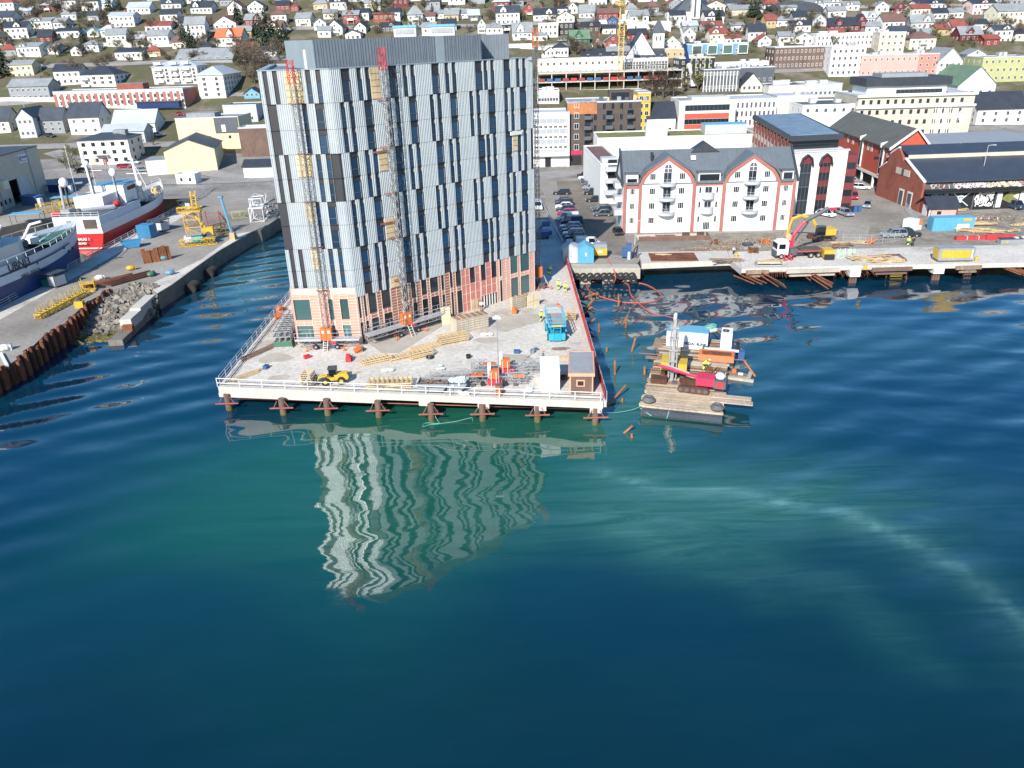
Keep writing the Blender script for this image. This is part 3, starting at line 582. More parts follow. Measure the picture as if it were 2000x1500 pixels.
# red netting fence on the right edge of the deck
t = thing('netting_fence', 'red plastic netting fence along the right edge of the deck', 'fence', (0, 0, 0))
nb = MB('netting'); y = 80.3
while y < 147: 
    y2 = y+1.5; dx = RND.uniform(-.15, .15); nb.add([(10.75, y, QZ+.1), (10.75, y2, QZ+.1), (10.8+dx, y2, QZ+1.25+RND.uniform(-.15, .1)), (10.8+dx, y, QZ+1.25), (10.79, y, QZ+.1), (10.79, y2, QZ+.1), (10.84+dx, y2, QZ+1.25), (10.84+dx, y, QZ+1.25)], [(0, 1, 2, 3), (7, 6, 5, 4), (3, 2, 6, 7), (0, 3, 7, 4), (1, 5, 6, 2)]); y = y2
nb.build('netting', t); nb = MB('galv'); [nb.tube((10.9, 80+i*3, QZ), (10.9, 80+i*3, QZ+1.35), .04) for i in range(23)]; nb.tube((10.9, 80, QZ+1.2), (10.9, 147, QZ+1.2), .035); nb.build('posts', t)
# ---------------------------------------------------------------- mast climbers
def mast_climber(label, base, rz, zt, plats, zplat, cage='netting', full=True):
    t = thing('mast_climber', label, 'mast climber', (base[0], base[1], QZ+.03), rz, 'mast climbers on the tower'); h = zt-QZ
    MB('mastgrey').lattice((0, 0, .8), (0, 0, h-2.6), .6, .75, .04, .026).build('mast', t)
    MB('dgrey').tube((.42, 0, .8), (.42, 0, h-3), .035).build('power_cable', t)
    MB(cage).lattice((0, 0, h-2.6), (0, 0, h), .72, .85, .05, .035).build('top_section', t)
    k = 4
    for z in range(8, int(h)-3, 6): MB('redsteel').tube((-.9, .9, z), (0, 0, z), .05).tube((.9, .9, z), (0, 0, z), .05).tube((-.9, .9, z), (.9, .9, z), .06).build('wall_tie', t)
    if not full: return t
    zp = zplat-QZ
    b = MB('orange').box(-.75, -.45, zp-.2, .05, .35, zp+1.6).box(.1, -.45, zp-.2, .8, .35, zp+1.6).m('offwhite').box(-.5, -.47, zp+.9, -.2, -.45, zp+1.3).box(.3, -.47, zp+.9, .6, -.45, zp+1.3); b.m('netting').cb(.9, -.3, zp-.6, .8, .6, .5); b.build('drive_unit', t)
    for (a, c, nm) in plats:
        pf = t; q = MB('galv').box(a, -.75, zp-.12, c, .75, zp-.02).m('steel').lattice((a, .0, zp-.42), (c, 0, zp-.42), 1.2, 1.2, .05, .03, .5).build('platform', t)
        g = MB('galv'); 
        for yy in (-.75, .75):
            for hh in (.5, 1.05): g.tube((a, yy, zp+hh), (c, yy, zp+hh), .03, 4)
            n = max(2, int((c-a)/1.3)); [g.tube((a+(c-a)*i/n, yy, zp-.1), (a+(c-a)*i/n, yy, zp+1.1), .028, 4) for i in range(n+1)]
        g.m('galv').box(a, -.76, zp, c, -.74, zp+.18); g.build('guard_rail', q)
    l = MB('offwhite').tube((-.3, -1.7, 0), (-.3, -.8, zp), .04).tube((.3, -1.7, 0), (.3, -.8, zp), .04); [l.tube((-.3, -1.7+.9*i/5, zp*i/5), (.3, -1.7+.9*i/5, zp*i/5), .035, 4) for i in range(1, 5)]; l.build('ladder', t)
    c = MB('redsteel').box(-2.2, -.12, .2, 2.2, .12, .4).box(-.12, -1.5, .2, .12, 1.3, .4).m('dgrey').box(-1.6, -.5, .1, 1.6, .5, .75); c.build('chassis', t)
    for sx in (-1.5, 1.5): MB('rubber').tube((sx, -.85, .38), (sx, -.55, .38), .38, 12).m('steel').tube((sx, -.87, .38), (sx, -.84, .38), .16, 8).build('wheel', t)
    for sx, sy in ((-2.6, -1.3), (2.6, -1.3), (-2.4, 1), (2.4, 1)): MB('orange').tube((sx*.5, sy*.2, .3), (sx, sy, .35), .06).tube((sx, sy, 0), (sx, sy, .7), .07).cb(sx, sy, 0, .4, .4, .06).build('outrigger', t)
    return t
mx, my = TA.x+DL.x*4.35, TA.y-1.35
mast_climber('left orange and grey mast climber with platform against the short face of the tower', (mx, my), math.atan2(DL.y, DL.x), 39.9, [(-4.3, -.7, 'l'), (.8, 4.6, 'r')], QZ+1.35)
nn = Vector((.6516, -.7585)); q = TB+DR*6.9+nn*1.2
mast_climber('middle mast climber with long grey platform in front of the long face of the tower', q, math.atan2(DR.y, DR.x), 40.9, [(-6.6, -.7, 'l'), (.8, 7.6, 'r')], QZ+1.6)
q = TB+DR*34.3+Vector((0, 2.2))
mast_climber('slim mast climber with orange top at the far right corner of the tower', q, math.atan2(DR.y, DR.x)+1.2, 42.6, [(.6, 3.2, 'r')], QZ+1.9, 'orange')

# ---------------------------------------------------------------- general building kit
def gw(w, h, fr='white', gl='glass', mull=1):
    k = (round(w, 2), round(h, 2), fr, gl, mull)
    if k not in WM:
        f = min(.09, w*.12); b = MB(fr); b.box(0, -.05, 0, w, .06, f).box(0, -.05, h-f, w, .06, h).box(0, -.05, f, f, .06, h-f).box(w-f, -.05, f, w, .06, h-f)
        for i in range(1, mull+1): b.box(w*i/(mull+1)-f*.35, -.04, f, w*i/(mull+1)+f*.35, .05, h-f)
        b.m(gl).box(f, -.012, f, w-f, .05, h-f); WM[k] = b.mesh('window')
    return WM[k]
def wins(root, face, W, D, x0, x1, n, zs, w, h, fr='white', gl='glass', mull=1, name='window', cap=[0]):
    for z in zs:
        for i in range(n):
            c = x0+(x1-x0)*(i+.5)/n
            me = gw(w, h, fr, gl, mull)
            if face == 'F': inst(me, name, root, (-W/2+c-w/2, -.03, z), 0)
            elif face == 'L': inst(me, name, root, (-W/2-.03, c+w/2, z), -math.pi/2)
            elif face == 'R': inst(me, name, root, (W/2+.03, c-w/2, z), math.pi/2)
def body(root, W, D, h, rt, rh, wall, roof, base=-3.5, ov=.4, name='wall'):
    b = MB(wall); r = MB(roof); th = .18
    if rt == 'flat':
        b.box(-W/2, 0, base, W/2, D, h).build(name, root)
        r.box(-W/2+.25, .25, h, W/2-.25, D-.25, h+.06); r.m('lgrey' if wall != 'white' else 'white'); 
        for q in ((-W/2-.06, -.06, W/2+.06, .25), (-W/2-.06, D-.25, W/2+.06, D+.06), (-W/2-.06, .25, -W/2+.25, D-.25), (W/2-.25, .25, W/2+.06, D-.25)): r.box(q[0], q[1], h-.05, q[2], q[3], h+.38)
    elif rt == 'gy':
        b.yprism([(-W/2, base), (W/2, base), (W/2, h), (0, h+rh), (-W/2, h)], 0, D).build(name, root)
        for s in (-1, 1): r.yprism([(0, h+rh+.04), (s*(W/2+ov), h-ov*rh/(W/2)+.04), (s*(W/2+ov), h-ov*rh/(W/2)+th+.04), (0, h+rh+th+.04)], -ov, D+ov)
    elif rt == 'gx':
        b.xprism([(0, base), (D, base), (D, h), (D/2, h+rh), (0, h)], -W/2, W/2).build(name, root)
        for s in (0, 1):
            e = -ov if s == 0 else D+ov; ze = h-ov*rh/(D/2)
            r.xprism([(D/2, h+rh+.04), (e, ze+.04), (e, ze+th+.04), (D/2, h+rh+th+.04)], -W/2-ov, W/2+ov)
    elif rt == 'hip':
        b.box(-W/2, 0, base, W/2, D, h).build(name, root); o = ov; k = min(W, D)/2*.9
        if W >= D: top = [(-W/2+k, D/2), (W/2-k, D/2)]
        else: top = [(0, k), (0, D-k)]
        v = [(-W/2-o, -o, h), (W/2+o, -o, h), (W/2+o, D+o, h), (-W/2-o, D+o, h), (top[0][0], top[0][1], h+rh), (top[1][0], top[1][1], h+rh)]
        r.add(v, [(3, 2, 1, 0), (0, 1, 5, 4), (2, 3, 4, 5), (1, 2, 5), (3, 0, 4)] if W >= D else [(3, 2, 1, 0), (0, 1, 4), (1, 2, 5, 4), (2, 3, 5), (3, 0, 4, 5)]).box(-W/2-o, -o, h-.15, W/2+o, D+o, h-.002)
    return r.build('roof', root)
def place(px0, px1, yb, yt, flat=False):
    pc = (px0+px1)/2; x, y, z = TG(pc, yb); q = Vector((x, y, z-CH)).dot(_f); return x, y, z, abs(px1-px0)*q/F, HY(pc, yt, y)-z
TIDY = {'white': 'white', 'offwhite': 'off-white', 'cream': 'cream', 'lgrey': 'light grey', 'grey': 'grey', 'dgrey': 'dark grey', 'red': 'bright red', 'darkred': 'dark red', 'palyellow': 'pale yellow', 'ochre': 'ochre', 'brown': 'brown', 'dbrown': 'dark brown', 'lblue': 'light blue', 'blue': 'blue', 'pink': 'pink', 'charroof': 'black', 'greyroof': 'grey', 'lightroof': 'pale metal', 'redroof': 'red', 'orangeroof': 'orange tile', 'brownroof': 'brown', 'greenroof': 'green', 'slate': 'slate', 'brick': 'brick', 'skyblue': 'light blue', 'palepink': 'pale pink', 'black': 'black', 'palegreen': 'pale green', 'vermilion': 'orange red', 'beige': 'beige', 'green': 'green', 'yellowgreen': 'yellow green', 'yellow': 'yellow'}
# hillside houses: centre px, base y, width px, eave y, ridge y, roof type, wall, roof
HS = '''35 77 42 53 41 gx white charroof|80 57 50 41 34 gx white greyroof|135 75 46 60 54 gx white charroof|183 73 22 64 57 gy white skyblue|230 91 38 67 55 gx white greyroof|311 92 42 69 57 gx white greyroof|58 111 50 91 83 gx white greyroof|100 107 30 92 85 gx white greyroof|150 109 20 99 91 gy white charroof|253 118 56 101 93 gx white charroof|44 149 46 126 117 gx palyellow greyroof|60 192 80 168 153 gx grey greyroof|135 166 50 138 124 gx white charroof
8 46 40 33 20 gx white slate|240 53 48 30 23 gx white lightroof|272 28 44 14 3 gx white lightroof|331 42 34 27 17 gx white charroof|335 17 38 7 -2 gx lgrey slate|310 61 50 54 45 gx white redroof|394 27 42 14 1 gx white charroof|385 80 38 47 31 gx white greyroof|440 57 44 46 31 gy white brownroof|448 92 52 72 53 gx white orangeroof|460 29 28 13 0 gy white brownroof|497 52 36 38 26 gx red greyroof|500 25 30 11 0 gy white charroof|546 50 30 28 18 hip offwhite brownroof
553 21 27 9 0 gx red charroof|576 23 15 18 12 gy red brownroof|593 52 30 35 24 gx cream greyroof|626 60 24 45 35 gy white greyroof|655 69 30 53 38 gy white slate|634 74 26 59 50 gx white greyroof|646 38 27 25 17 gx cream greyroof|662 20 32 3 -6 gx white charroof|686 46 31 29 20 gx red greyroof|708 41 26 24 16 gx white charroof|690 78 30 69 62 gy white charroof|704 66 23 53 42 gy white charroof|750 44 40 27 24 gx brick brownroof|770 42 24 23 15 gx white charroof|762 63 38 52 44 gx dgrey charroof|790 72 30 66 57 gx darkred greyroof|812 50 30 28 9 hip lgrey greyroof|838 43 24 33 25 gx white brownroof|858 39 18 26 19 gx white greyroof|882 41 28 28 15 gx ochre greyroof|909 38 22 25 16 gx white greyroof|926 41 22 31 19 gx dgrey lightroof|838 70 27 53 43 gx white greyroof|941 66 15 47 35 gy white greyroof|966 68 32 53 43 hip white greyroof|992 46 46 24 10 gx white slate|990 66 24 48 46 flat black black
1021 79 38 62 42 gx white greyroof|1034 31 26 18 5 gy red greyroof|1064 42 44 28 15 gx white charroof|1071 74 38 46 45 flat white black|1106 69 30 44 43 flat black black|1055 81 28 71 64 hip white greyroof|1097 32 26 16 9 hip white charroof|1118 27 20 14 4 gy white greyroof|1146 35 30 24 8 gx white greyroof|1154 67 36 51 43 gx dbrown charroof|1133 90 38 75 57 gx green greenroof|1187 37 40 28 18 gx red brownroof|1196 51 20 44 37 gy blue charroof|1190 67 26 57 50 gx cream charroof|1197 93 28 79 67 gy red greyroof|1167 98 18 82 69 gy brown brownroof|1207 113 44 100 91 gx pink greyroof|1249 47 36 30 19 gx white greyroof|1247 80 34 66 55 gx red charroof|1323 45 30 29 20 gx white charroof|1290 79 26 67 56 gy cream charroof|1312 99 32 84 68 gy cream greenroof|1345 83 26 66 52 gy white greyroof|1395 48 38 31 19 gx white charroof|1404 83 36 65 54 gx cream redroof|1432 86 30 80 73 gx white redroof|1477 81 32 61 45 gx white charroof|1493 91 26 78 67 gy white redroof|1440 62 26 56 50 gx white greyroof|1468 30 40 20 14 gx beige greyroof
1505 56 20 39 27 gx ochre redroof|1562 63 40 49 39 gx white charroof|1570 86 38 73 62 gy white greyroof|1600 51 26 39 27 gy lgrey greyroof|1648 63 58 49 33 gx darkred charroof|1680 62 18 40 26 gy darkred charroof|1704 63 28 56 47 gx white greyroof|1703 46 34 36 23 gx white lightroof|1745 57 44 41 26 gx white brownroof|1722 24 26 12 2 gy white greyroof|1757 27 22 16 6 gy darkred brownroof|1660 21 34 13 6 gx white greyroof|1800 57 42 43 27 gx lgrey greyroof|1835 37 28 27 17 gx white charroof|1866 36 28 23 15 gx white greyroof|1920 28 46 6 -2 gx palepink charroof|1820 18 60 11 4 gx white charroof|1872 64 28 53 38 gx white redroof|1895 82 44 67 50 gx darkred greyroof|1958 80 36 58 48 gx white slate|1936 90 30 81 72 gx red redroof|1975 52 66 21 6 gx cream greyroof|1800 97 50 74 60 hip cream brownroof|1905 122 34 106 95 gy white greyroof|1590 18 34 8 2 gx white greyroof|1540 26 30 18 10 gx white greyroof'''
rowsH = []
for s in HS.replace('\n', '|').split('|'):
    a = s.split(); rowsH.append((*[float(q) for q in a[:5]], *a[5:]))
rx = random.Random(77); NM = len(rowsH)
for _ in range(2600):
    if len(rowsH) > NM+95: break
    pc, yb = rx.uniform(-5, 2000), rx.uniform(-2, 112); wp = rx.uniform(24, 38)
    if 545 < pc < 1045 and yb > 62: continue
    if pc > 1040 and yb > 96 or (pc > 1560 and yb > 84) or (1210 < pc < 1290 and yb > 84) or (1330 < pc < 1380 and yb < 40): continue
    if any(abs(pc-r[0]) < (wp+r[2])*.5 and abs(yb-r[1]) < 17 for r in rowsH): continue
    hh = wp*rx.uniform(.42, .58); rowsH.append((pc, yb, wp, yb-hh, yb-hh-rx.uniform(8, 13), rx.choice(('gx', 'gx', 'gy', 'hip')), rx.choice(('white', 'white', 'white', 'offwhite', 'lgrey', 'cream', 'darkred', 'grey', 'ochre')), rx.choice(('charroof', 'greyroof', 'slate', 'greyroof', 'brownroof', 'redroof', 'lightroof'))))
BND = [(-99, 33, 'the topmost hillside row'), (33, 51, 'the second hillside row'), (51, 72, 'the third hillside row'), (72, 88, 'the fourth hillside row'), (88, 130, 'the fifth hillside row'), (130, 400, 'the lowest hillside row')]
cnt = {}
for (pc, yb, wp, ye, yr, rt, wall, roof) in sorted(rowsH):
    x, y, z, W, h = place(pc-wp/2, pc+wp/2, yb, ye); q = Vector((x, y, z-CH)).dot(_f)
    rh = max(.6, HY(pc, yr, y+3.5)-HY(pc, ye, y)) if rt != 'flat' else 0
    rh = min(rh*.9, (W if rt == 'gy' else 8)*.62); h = max(h, 2.6)
    bn = next(i for i, b in enumerate(BND) if b[0] <= yb < b[1]); cnt[bn] = cnt.get(bn, 0)+1
    D = {'gy': W*1.25, 'hip': W*.85, 'flat': 9}.get(rt, min(9.5, max(7, W*.75)))
    rt_n = {'gy': 'front gabled', 'gx': 'pitched', 'hip': 'hipped', 'flat': 'flat'}[rt]
    t = thing('hillside_house', f"{TIDY[wall]} house, {TIDY[roof]} {rt_n} roof, {ORD[cnt[bn]-1]} from left in {BND[bn][2]}", 'house', (x, y, z), rad(RND.uniform(-9, 7)), 'houses on the hillside')
    r = body(t, W, D, h, rt, rh, wall, roof)
    if rt != 'flat': MB('brick' if RND.random() < .5 else 'dgrey').box(-.35, -.3, 0, .35, .3, 1.5).build('chimney', r, (RND.uniform(-W/5, W/5), D/2+.2, h+rh-.35))
    nf = max(1, round(h/2.8)); n = max(2, int(W/2.3)); zs = [h-2.15-2.7*i for i in range(nf) if h-2.15-2.7*i > -.3]
    fr = 'white' if wall not in ('white', 'offwhite') else 'lgrey'
    wins(t, 'F', W, D, .4, W-.4, n, zs, 1.05, 1.25, fr)
    wins(t, 'L' if x > 0 else 'R', W, D, .8, D-.8, 2, zs, .95, 1.2, fr)
    if rt == 'gy' and rh > 1.6: wins(t, 'F', W, D, W/2-.9, W/2+.9, 1, [h+.15], .95, 1.1, fr)
    if rt == 'gx' and W > 8 and RND.random() < .45:      # gabled dormer / cross gable
        g = MB(wall); gx = RND.uniform(-W/4, W/4); g.yprism([(gx-1.5, h-.2), (gx+1.5, h-.2), (gx+1.5, h+rh*.45), (gx, h+rh*.95), (gx-1.5, h+rh*.45)], -.05, D/2); g.build('gable', t)
        q = MB(roof)
        for s in (-1, 1): q.yprism([(gx, h+rh*.95+.05), (gx+s*1.9, h+rh*.3+.05), (gx+s*1.9, h+rh*.3+.2), (gx, h+rh*.95+.2)], -.4, D/2)
        q.build('gable_roof', t); inst(gw(1.0, 1.1, fr), 'window', t, (gx-.5, -.09, h+.1))
    if RND.random() < .3: MB('offwhite').box(-1.6, -1.3, h-2.6, 1.6, -.02, h-2.45).box(-1.6, -1.3, h-2.45, 1.6, -1.24, h-1.6).tube((-1.5, -1.25, -2), (-1.5, -1.25, h-2.6), .08).tube((1.5, -1.25, -2), (1.5, -1.25, h-2.6), .08).build('balcony', t)
# ---------------------------------------------------------------- town blocks
def block(name, label, cat, px0, px1, yb, yt, D, yaw=-2, rt='flat', rh=0, wall='white', roof='greyroof', nf=0, nc=0, ww=1.2, wh=1.3, fr='white', gl='glass', sides=3, z0=1.0, top=.9, mull=1, base=-4):
    x, y, z, W, h = place(px0, px1, yb, yt); t = thing(name, label, cat, (x, y, z), rad(yaw)); r = body(t, W, D, h, rt, rh, wall, roof, base)
    if nf:
        st = (h-z0-top-wh)/max(1, nf-1) if nf > 1 else 0; zs = [z0+st*i for i in range(nf)]
        wins(t, 'F', W, D, .3, W-.3, nc, zs, ww, wh, fr, gl, mull)
        if sides: wins(t, 'L' if x > 0 else 'R', W, D, .5, D-.5, sides, zs, ww, wh, fr, gl, mull)
    return t, W, h, r
def bands(t, W, D, h, zs, hh, mat='glass', name='ribbon_window', x0=.4, x1=None, side=None, fr='dgrey', step=1.4):
    for z in zs:
        b = MB(fr).box(-W/2+x0, -.06, z, (x1 or W/2-x0), .05, z+.08).box(-W/2+x0, -.06, z+hh-.08, (x1 or W/2-x0), .05, z+hh); q = -W/2+x0
        while q < (x1 or W/2-x0)-.1: b.box(q, -.06, z+.08, q+.1, .05, z+hh-.08); q += step
        b.m(mat).box(-W/2+x0+.05, -.02, z+.08, (x1 or W/2-x0)-.05, .06, z+hh-.08); b.build(name, t)
        if side:
            b = MB(mat); X = -W/2-.03 if side == 'L' else W/2-.03; b.box(X, .5, z, X+.06, D-.5, z+hh).build(name, t)
# left side of the harbour
t, W, h, r = block('apartment_block', 'white apartment block with black hipped roof left of the red striped office', 'building', 162, 228, 170, 145, 13, -2, 'hip', 3.2, 'white', 'charroof', 2, 4, 1.5, 1.2, 'lgrey')
MB('offwhite').box(-W/2, -1.2, 2.8, -W/2+3.4, 0, 3.7).build('balcony', t); MB('offwhite').box(-W/2, -1.2, .1, -W/2+3.4, 0, 1.0).build('balcony', t)
t, W, h, r = block('apartment_block', 'long white four storey apartment block with balconies and pale hipped roof', 'building', 302, 390, 165, 129, 13, -2, 'hip', 2.2, 'white', 'lightroof', 4, 8, 1.2, 1.2, 'lgrey')
for i in range(4):
    for x in (-W/2+1.5, -1.5, W/2-6): MB('offwhite').box(x, -1.1, .9+2.35*i, x+3.2, 0, 1.9+2.35*i).build('balcony', t)
t, W, h, r = block('grey_roofed_hall', 'long building with grey pitched roof behind the white apartment block', 'building', 343, 455, 123, 116, 16, -2, 'gx', 4.4, 'grey', 'greyroof', 1, 6, 1.3, 1.3)
t, W, h, r = block('corner_apartment_house', 'white four storey corner house with pale metal hipped roof', 'building', 391, 443, 193, 146, 22, -2, 'hip', 3.2, 'offwhite', 'lightroof', 4, 2, 1.3, 1.3, 'lgrey', sides=6)
t, W, h, r = block('striped_office', 'long low office with red brick and white vertical stripes', 'office building', 108, 366, 213, 177, 14, -3, 'flat', 0, 'offwhite', 'greyroof', 0)
n = 19; st = W/n; b = MB('pilaster')
for i in range(n): b.box(-W/2+i*st, -.12, 1.2, -W/2+i*st+st*.45, .0, h-.7)
b.box(W/2-.0, -.1, 0, W/2+.08, 14.1, h-.1).build('brick_piers', t); MB('brick').box(-2, 4, h, 9, 9, h+2.4).m('greyroof').box(-2.1, 3.9, h+2.4, 9.1, 9.1, h+2.5).build('rooftop_room', t)
wins(t, 'F', W, 14, st*.45, W-.1+st*.45-.3, n, [1.7, h-2.9], 1.05, 1.5, 'lgrey'); MB('navy').box(8, -2.6, .0, W/2-1.5, -.1, 2.3).m('dgrey').box(7.5, -3, 2.3, W/2-1, 0, 2.5).build('canopy', t)
for px0, px1, yb, yt, D, rt, rh, wl, rf, lab in ((42, 74, 272, 229, 14, 'gy', 3, 'lgrey', 'slate', 'light grey gabled house beside the road above the beige shipyard hall'), (84, 128, 262, 233, 8, 'gx', 3.8, 'grey', 'slate', 'grey side wing house with dark roof between the two gabled houses'), (141, 199, 264, 228, 11, 'gx', 4.6, 'offwhite', 'slate', 'white and grey house with steep dark roof and small dormer'), (225, 305, 262, 240, 11, 'gx', 4.2, 'offwhite', 'lightroof', 'white house with wide pale roof behind the plain three storey block'), (205, 285, 282, 256, 9, 'gx', 2.0, 'lgrey', 'lightroof', 'grey house with light blue metal roof just behind the plain three storey block'), (-40, 22, 262, 236, 9, 'gx', 4.2, 'cream', 'slate', 'cream house with dark mossy roof cut by the left edge of the view'), (478, 508, 193, 183, 8, 'gy', 2.2, 'skyblue', 'charroof', 'small bright blue gabled house left of the tower top')):
    block('gabled_house', lab, 'house', px0, px1, yb, yt, D, 3, rt, rh, wl, rf, 2 if yb-yt > 24 else 1, 3, 1.0, 1.2, 'white', sides=2)
t, W, h, r = block('plain_storehouse', 'plain off-white three storey block with dark roof behind the fishing vessels', 'building', 163, 258, 322, 272, 13, 4, 'hip', 1.6, 'offwhite', 'slate', 3, 5, 1.2, 1.2, 'dgrey', sides=2)
MB('dgrey').box(-3, -1.4, 3.0, 1.2, 0, 3.15).build('door_canopy', t); MB('brick').box(-1.2, -.06, 0, 0, 0, 2.2).build('door', t); MB('beige').box(-W/2+3, -.05, .1, -3.4, 0, 2.4).build('loading_door', t); MB('greyroof').box(2, 5, h+.6, 6, 8, h+2.3).build('roof_hut', t)
t, W, h, r = block('warehouse', 'pale yellow gabled warehouse with dark roof beside the quay road', 'warehouse', 331, 424, 337, 292, 20, 12, 'gy', 3.0, 'palyellow', 'slate', 0)
MB('white').box(-W/2-6, .3, -1, -W/2, 9, h*.62).m('greyroof').box(-W/2-6.1, .2, h*.62, -W/2, 9, h*.62+.15).build('lean_to', t); wins(t, 'R', W, 20, 2, 16, 4, [h-2.2], .9, 1.4, 'white')
t, W, h, r = block('flat_storehouse', 'tall pale yellow flat-roofed storehouse behind the yellow warehouse', 'building', 353, 475, 292, 231, 14, -1, 'flat', 0, 'palyellow', 'greyroof', 1, 3, .9, 1.0, 'dgrey', sides=0, z0=3.5)
MB('dgrey').box(W/2-8.5, -.1, h-5.0, W/2-.2, 0, h+.4).m('white').box(W/2-6.2, -.16, h-4.5, W/2-4.8, -.1, h-2.2).box(W/2-8.6, -.16, h+.2, W/2-.1, -.09, h+.45).build('dark_annex_front', t); MB('greyroof').box(-8, 3, h, 2, 9, h+1.6).build('roof_plant', t)
t, W, h, r = block('retaining_building', 'rust brown concrete walled yard building left of the tower', 'building', 474, 545, 306, 250, 8, 0, 'flat', 0, 'brown', 'offwhite')
t, W, h, r = block('low_white_shed', 'low white shed with black roof beside the left edge of the tower', 'shed', 478, 555, 348, 325, 7, 0, 'gx', 1.6, 'white', 'charroof')
t, W, h, r = block('grey_annex', 'low grey flat roofed annex left of the tower cladding', 'building', 440, 505, 240, 206, 12, 0, 'flat', 0, 'lgrey', 'slate', 1, 3, 1.2, 1.2)
t, W, h, r = block('quay_kiosk', 'small white kiosk with two dark windows above the dry dock', 'kiosk', 345, 384, 360, 342, 4, -6, 'flat', 0, 'white', 'lgrey', 1, 2, .7, 1.0, 'dgrey', z0=.9, sides=0, base=-.1)
# beige shipyard hall with sign, seen from its right gable side
hx, hy = G(-2, 415); hx2, hy2 = G(77, 383)
t = thing('shipyard_hall', 'large beige shipyard hall with open gate and blue white company sign', 'industrial hall', (hx, hy, QZ), math.atan2(hy2-hy, hx2-hx))
LW = 29.0; HH = 13.2
body(t, 0.01, 0.01, .01, 'flat', 0, 'beige', 'beige') if False else None
b = MB('beige'); b.box(0, 0, 0, 9.0, .4, HH).box(9, 0, 6.6, 19.5, .4, HH).box(19.5, 0, 0, LW, .4, HH).box(0, .4, 0, .4, 24, HH).box(LW-.4, .4, 0, LW, 24, HH).box(.4, 23.6, 0, LW-.4, 24, HH); b.build('wall', t)
MB('slate').box(-.2, -.2, HH, LW+.2, 24.2, HH+.25).m('offwhite').box(-.2, 11, HH+.25, LW+.2, 13, HH+.9).build('roof', t)
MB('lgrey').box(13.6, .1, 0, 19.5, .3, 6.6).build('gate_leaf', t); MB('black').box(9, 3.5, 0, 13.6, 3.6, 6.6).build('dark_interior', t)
for x in (3.2, 22.3): MB('lgrey').tube((x, -.2, 0), (x, -.2, HH), .22, 8).build('downpipe', t)
MB('palyellow').box(-9, -1.0, 0, -.1, 12, 10.2).m('greyroof').box(-9.1, -1.1, 10.2, 0, 12.1, 10.4).build('front_annex', t); wins(t, 'F', 0, 0, 1, 8, 3, [1.2], .9, 1.2, 'dgrey'); MB('cream').box(3.6, -1.4, 5.2, 6.2, -.02, 7.4).build('wall_cabinet', t)
s = MB('white').box(17.0, -.14, 10.0, 21.6, -.02, 12.3).build('sign_panel', t); lettering('K', 1.9, s, (17.9, -.16, 11.15), (rad(90), 0, 0), 'navy', bold=.04); lettering('Hamek', 1.05, s, (20.0, -.16, 11.45), (rad(90), 0, 0), 'blue', bold=.02); MB('skyblue').box(18.7, -.16, 10.35, 21.3, -.14, 10.6).build('sign_stripe', s)
# town centre, right of the tower
def T2(*a, **k): return block(*a, **k)
t, W, h, r = T2('panel_office', 'five storey office with grey and white panel grid beside the tall mast climber', 'office building', 1040, 1112, 327, 222, 14, -3, wall='white', roof='lgrey')
for i in range(4): bands(t, W, 14, h, [h-2.9-3.0*i], 1.55, 'greyp' if 'greyp' in SPEC else 'lgrey', 'grey_panel_row', fr='white', step=2.0)

wins(t, 'F', W, 14, .5, W-.5, 7, [h-1.2-3.0*i-3 for i in range(3)], 1.0, .8, 'offwhite'); MB('lgrey').box(1.5, -.08, .1, W/2-.8, 0, 2.7).build('garage_door', t); MB('glass').box(-1.8, -.08, .1, 0, 0, 2.9).build('entrance_door', t); MB('offwhite').box(-W/2, -1.4, 3.4, W/2, 0, 4.3).build('canopy', t)
t, W, h, r = T2('brown_apartments', 'brown brick apartment block with balconies and orange top corner', 'apartment building', 1108, 1248, 322, 200, 16, -2, wall='dbrown', roof='grey')
wins(t, 'F', W, 16, 1, 4.6, 1, [4.6+3.1*i for i in range(5)], 1.5, 1.7, 'white'); wins(t, 'F', W, 16, 7.2, W-2, 5, [7.0+3.1*i for i in range(4)], 1.0, 1.8, 'dgrey')
for x in (-W/2+6.2, W/2-3.2, 1.6):
    for i in range(4): MB('dgrey').box(x-1.1, -1.3, 4.6+3.0*i, x+1.1, 0, 4.75+3.0*i).box(x-1.1, -1.3, 4.75+3*i, x+1.1, -1.25, 5.7+3*i).m('glass').box(x-.9, -.04, 4.8+3*i, x+.9, 0, 6.9+3*i).build('balcony', t)
MB('copper').box(-W/2, -.06, h-3.2, -W/2+9, 0, h+.3).build('orange_corner_cladding', t); MB('black').box(-W/2+.6, -.08, .1, -W/2+4.4, 0, 3.0).build('garage_opening', t); MB('magenta').box(-W/2+1.2, -.1, 3.3, -W/2+4.6, 0, 4.4).build('red_mural', t)
for i in range(7): MB(('grey', 'dgrey', 'wood')[i % 3]).cb(-W/2+8+i*2.6, 2.5+(i % 3)*2, h+.06, 1.2, 1, .9+.4*(i % 2)).build('terrace_furniture', t)
MB('dbrown').box(2, 5, h, 9, 12, h+2.8).m('glass').box(2.5, 4.92, h+.4, 8, 5, h+2.4).build('penthouse', t)
t, W, h, r = T2('yellow_apartments', 'narrow yellow clad apartment block behind the brown block', 'apartment building', 1243, 1268, 262, 182, 12, -2, wall='yellow', roof='grey', nf=5, nc=2, ww=1.3, wh=1.5, z0=1.2)
t, W, h, r = T2('black_roofed_house', 'white house with large black roof between yellow and red buildings', 'house', 1263, 1318, 262, 230, 14, -2, 'gx', 4.6, 'white', 'charroof', 1, 3, 1.2, 1.1)
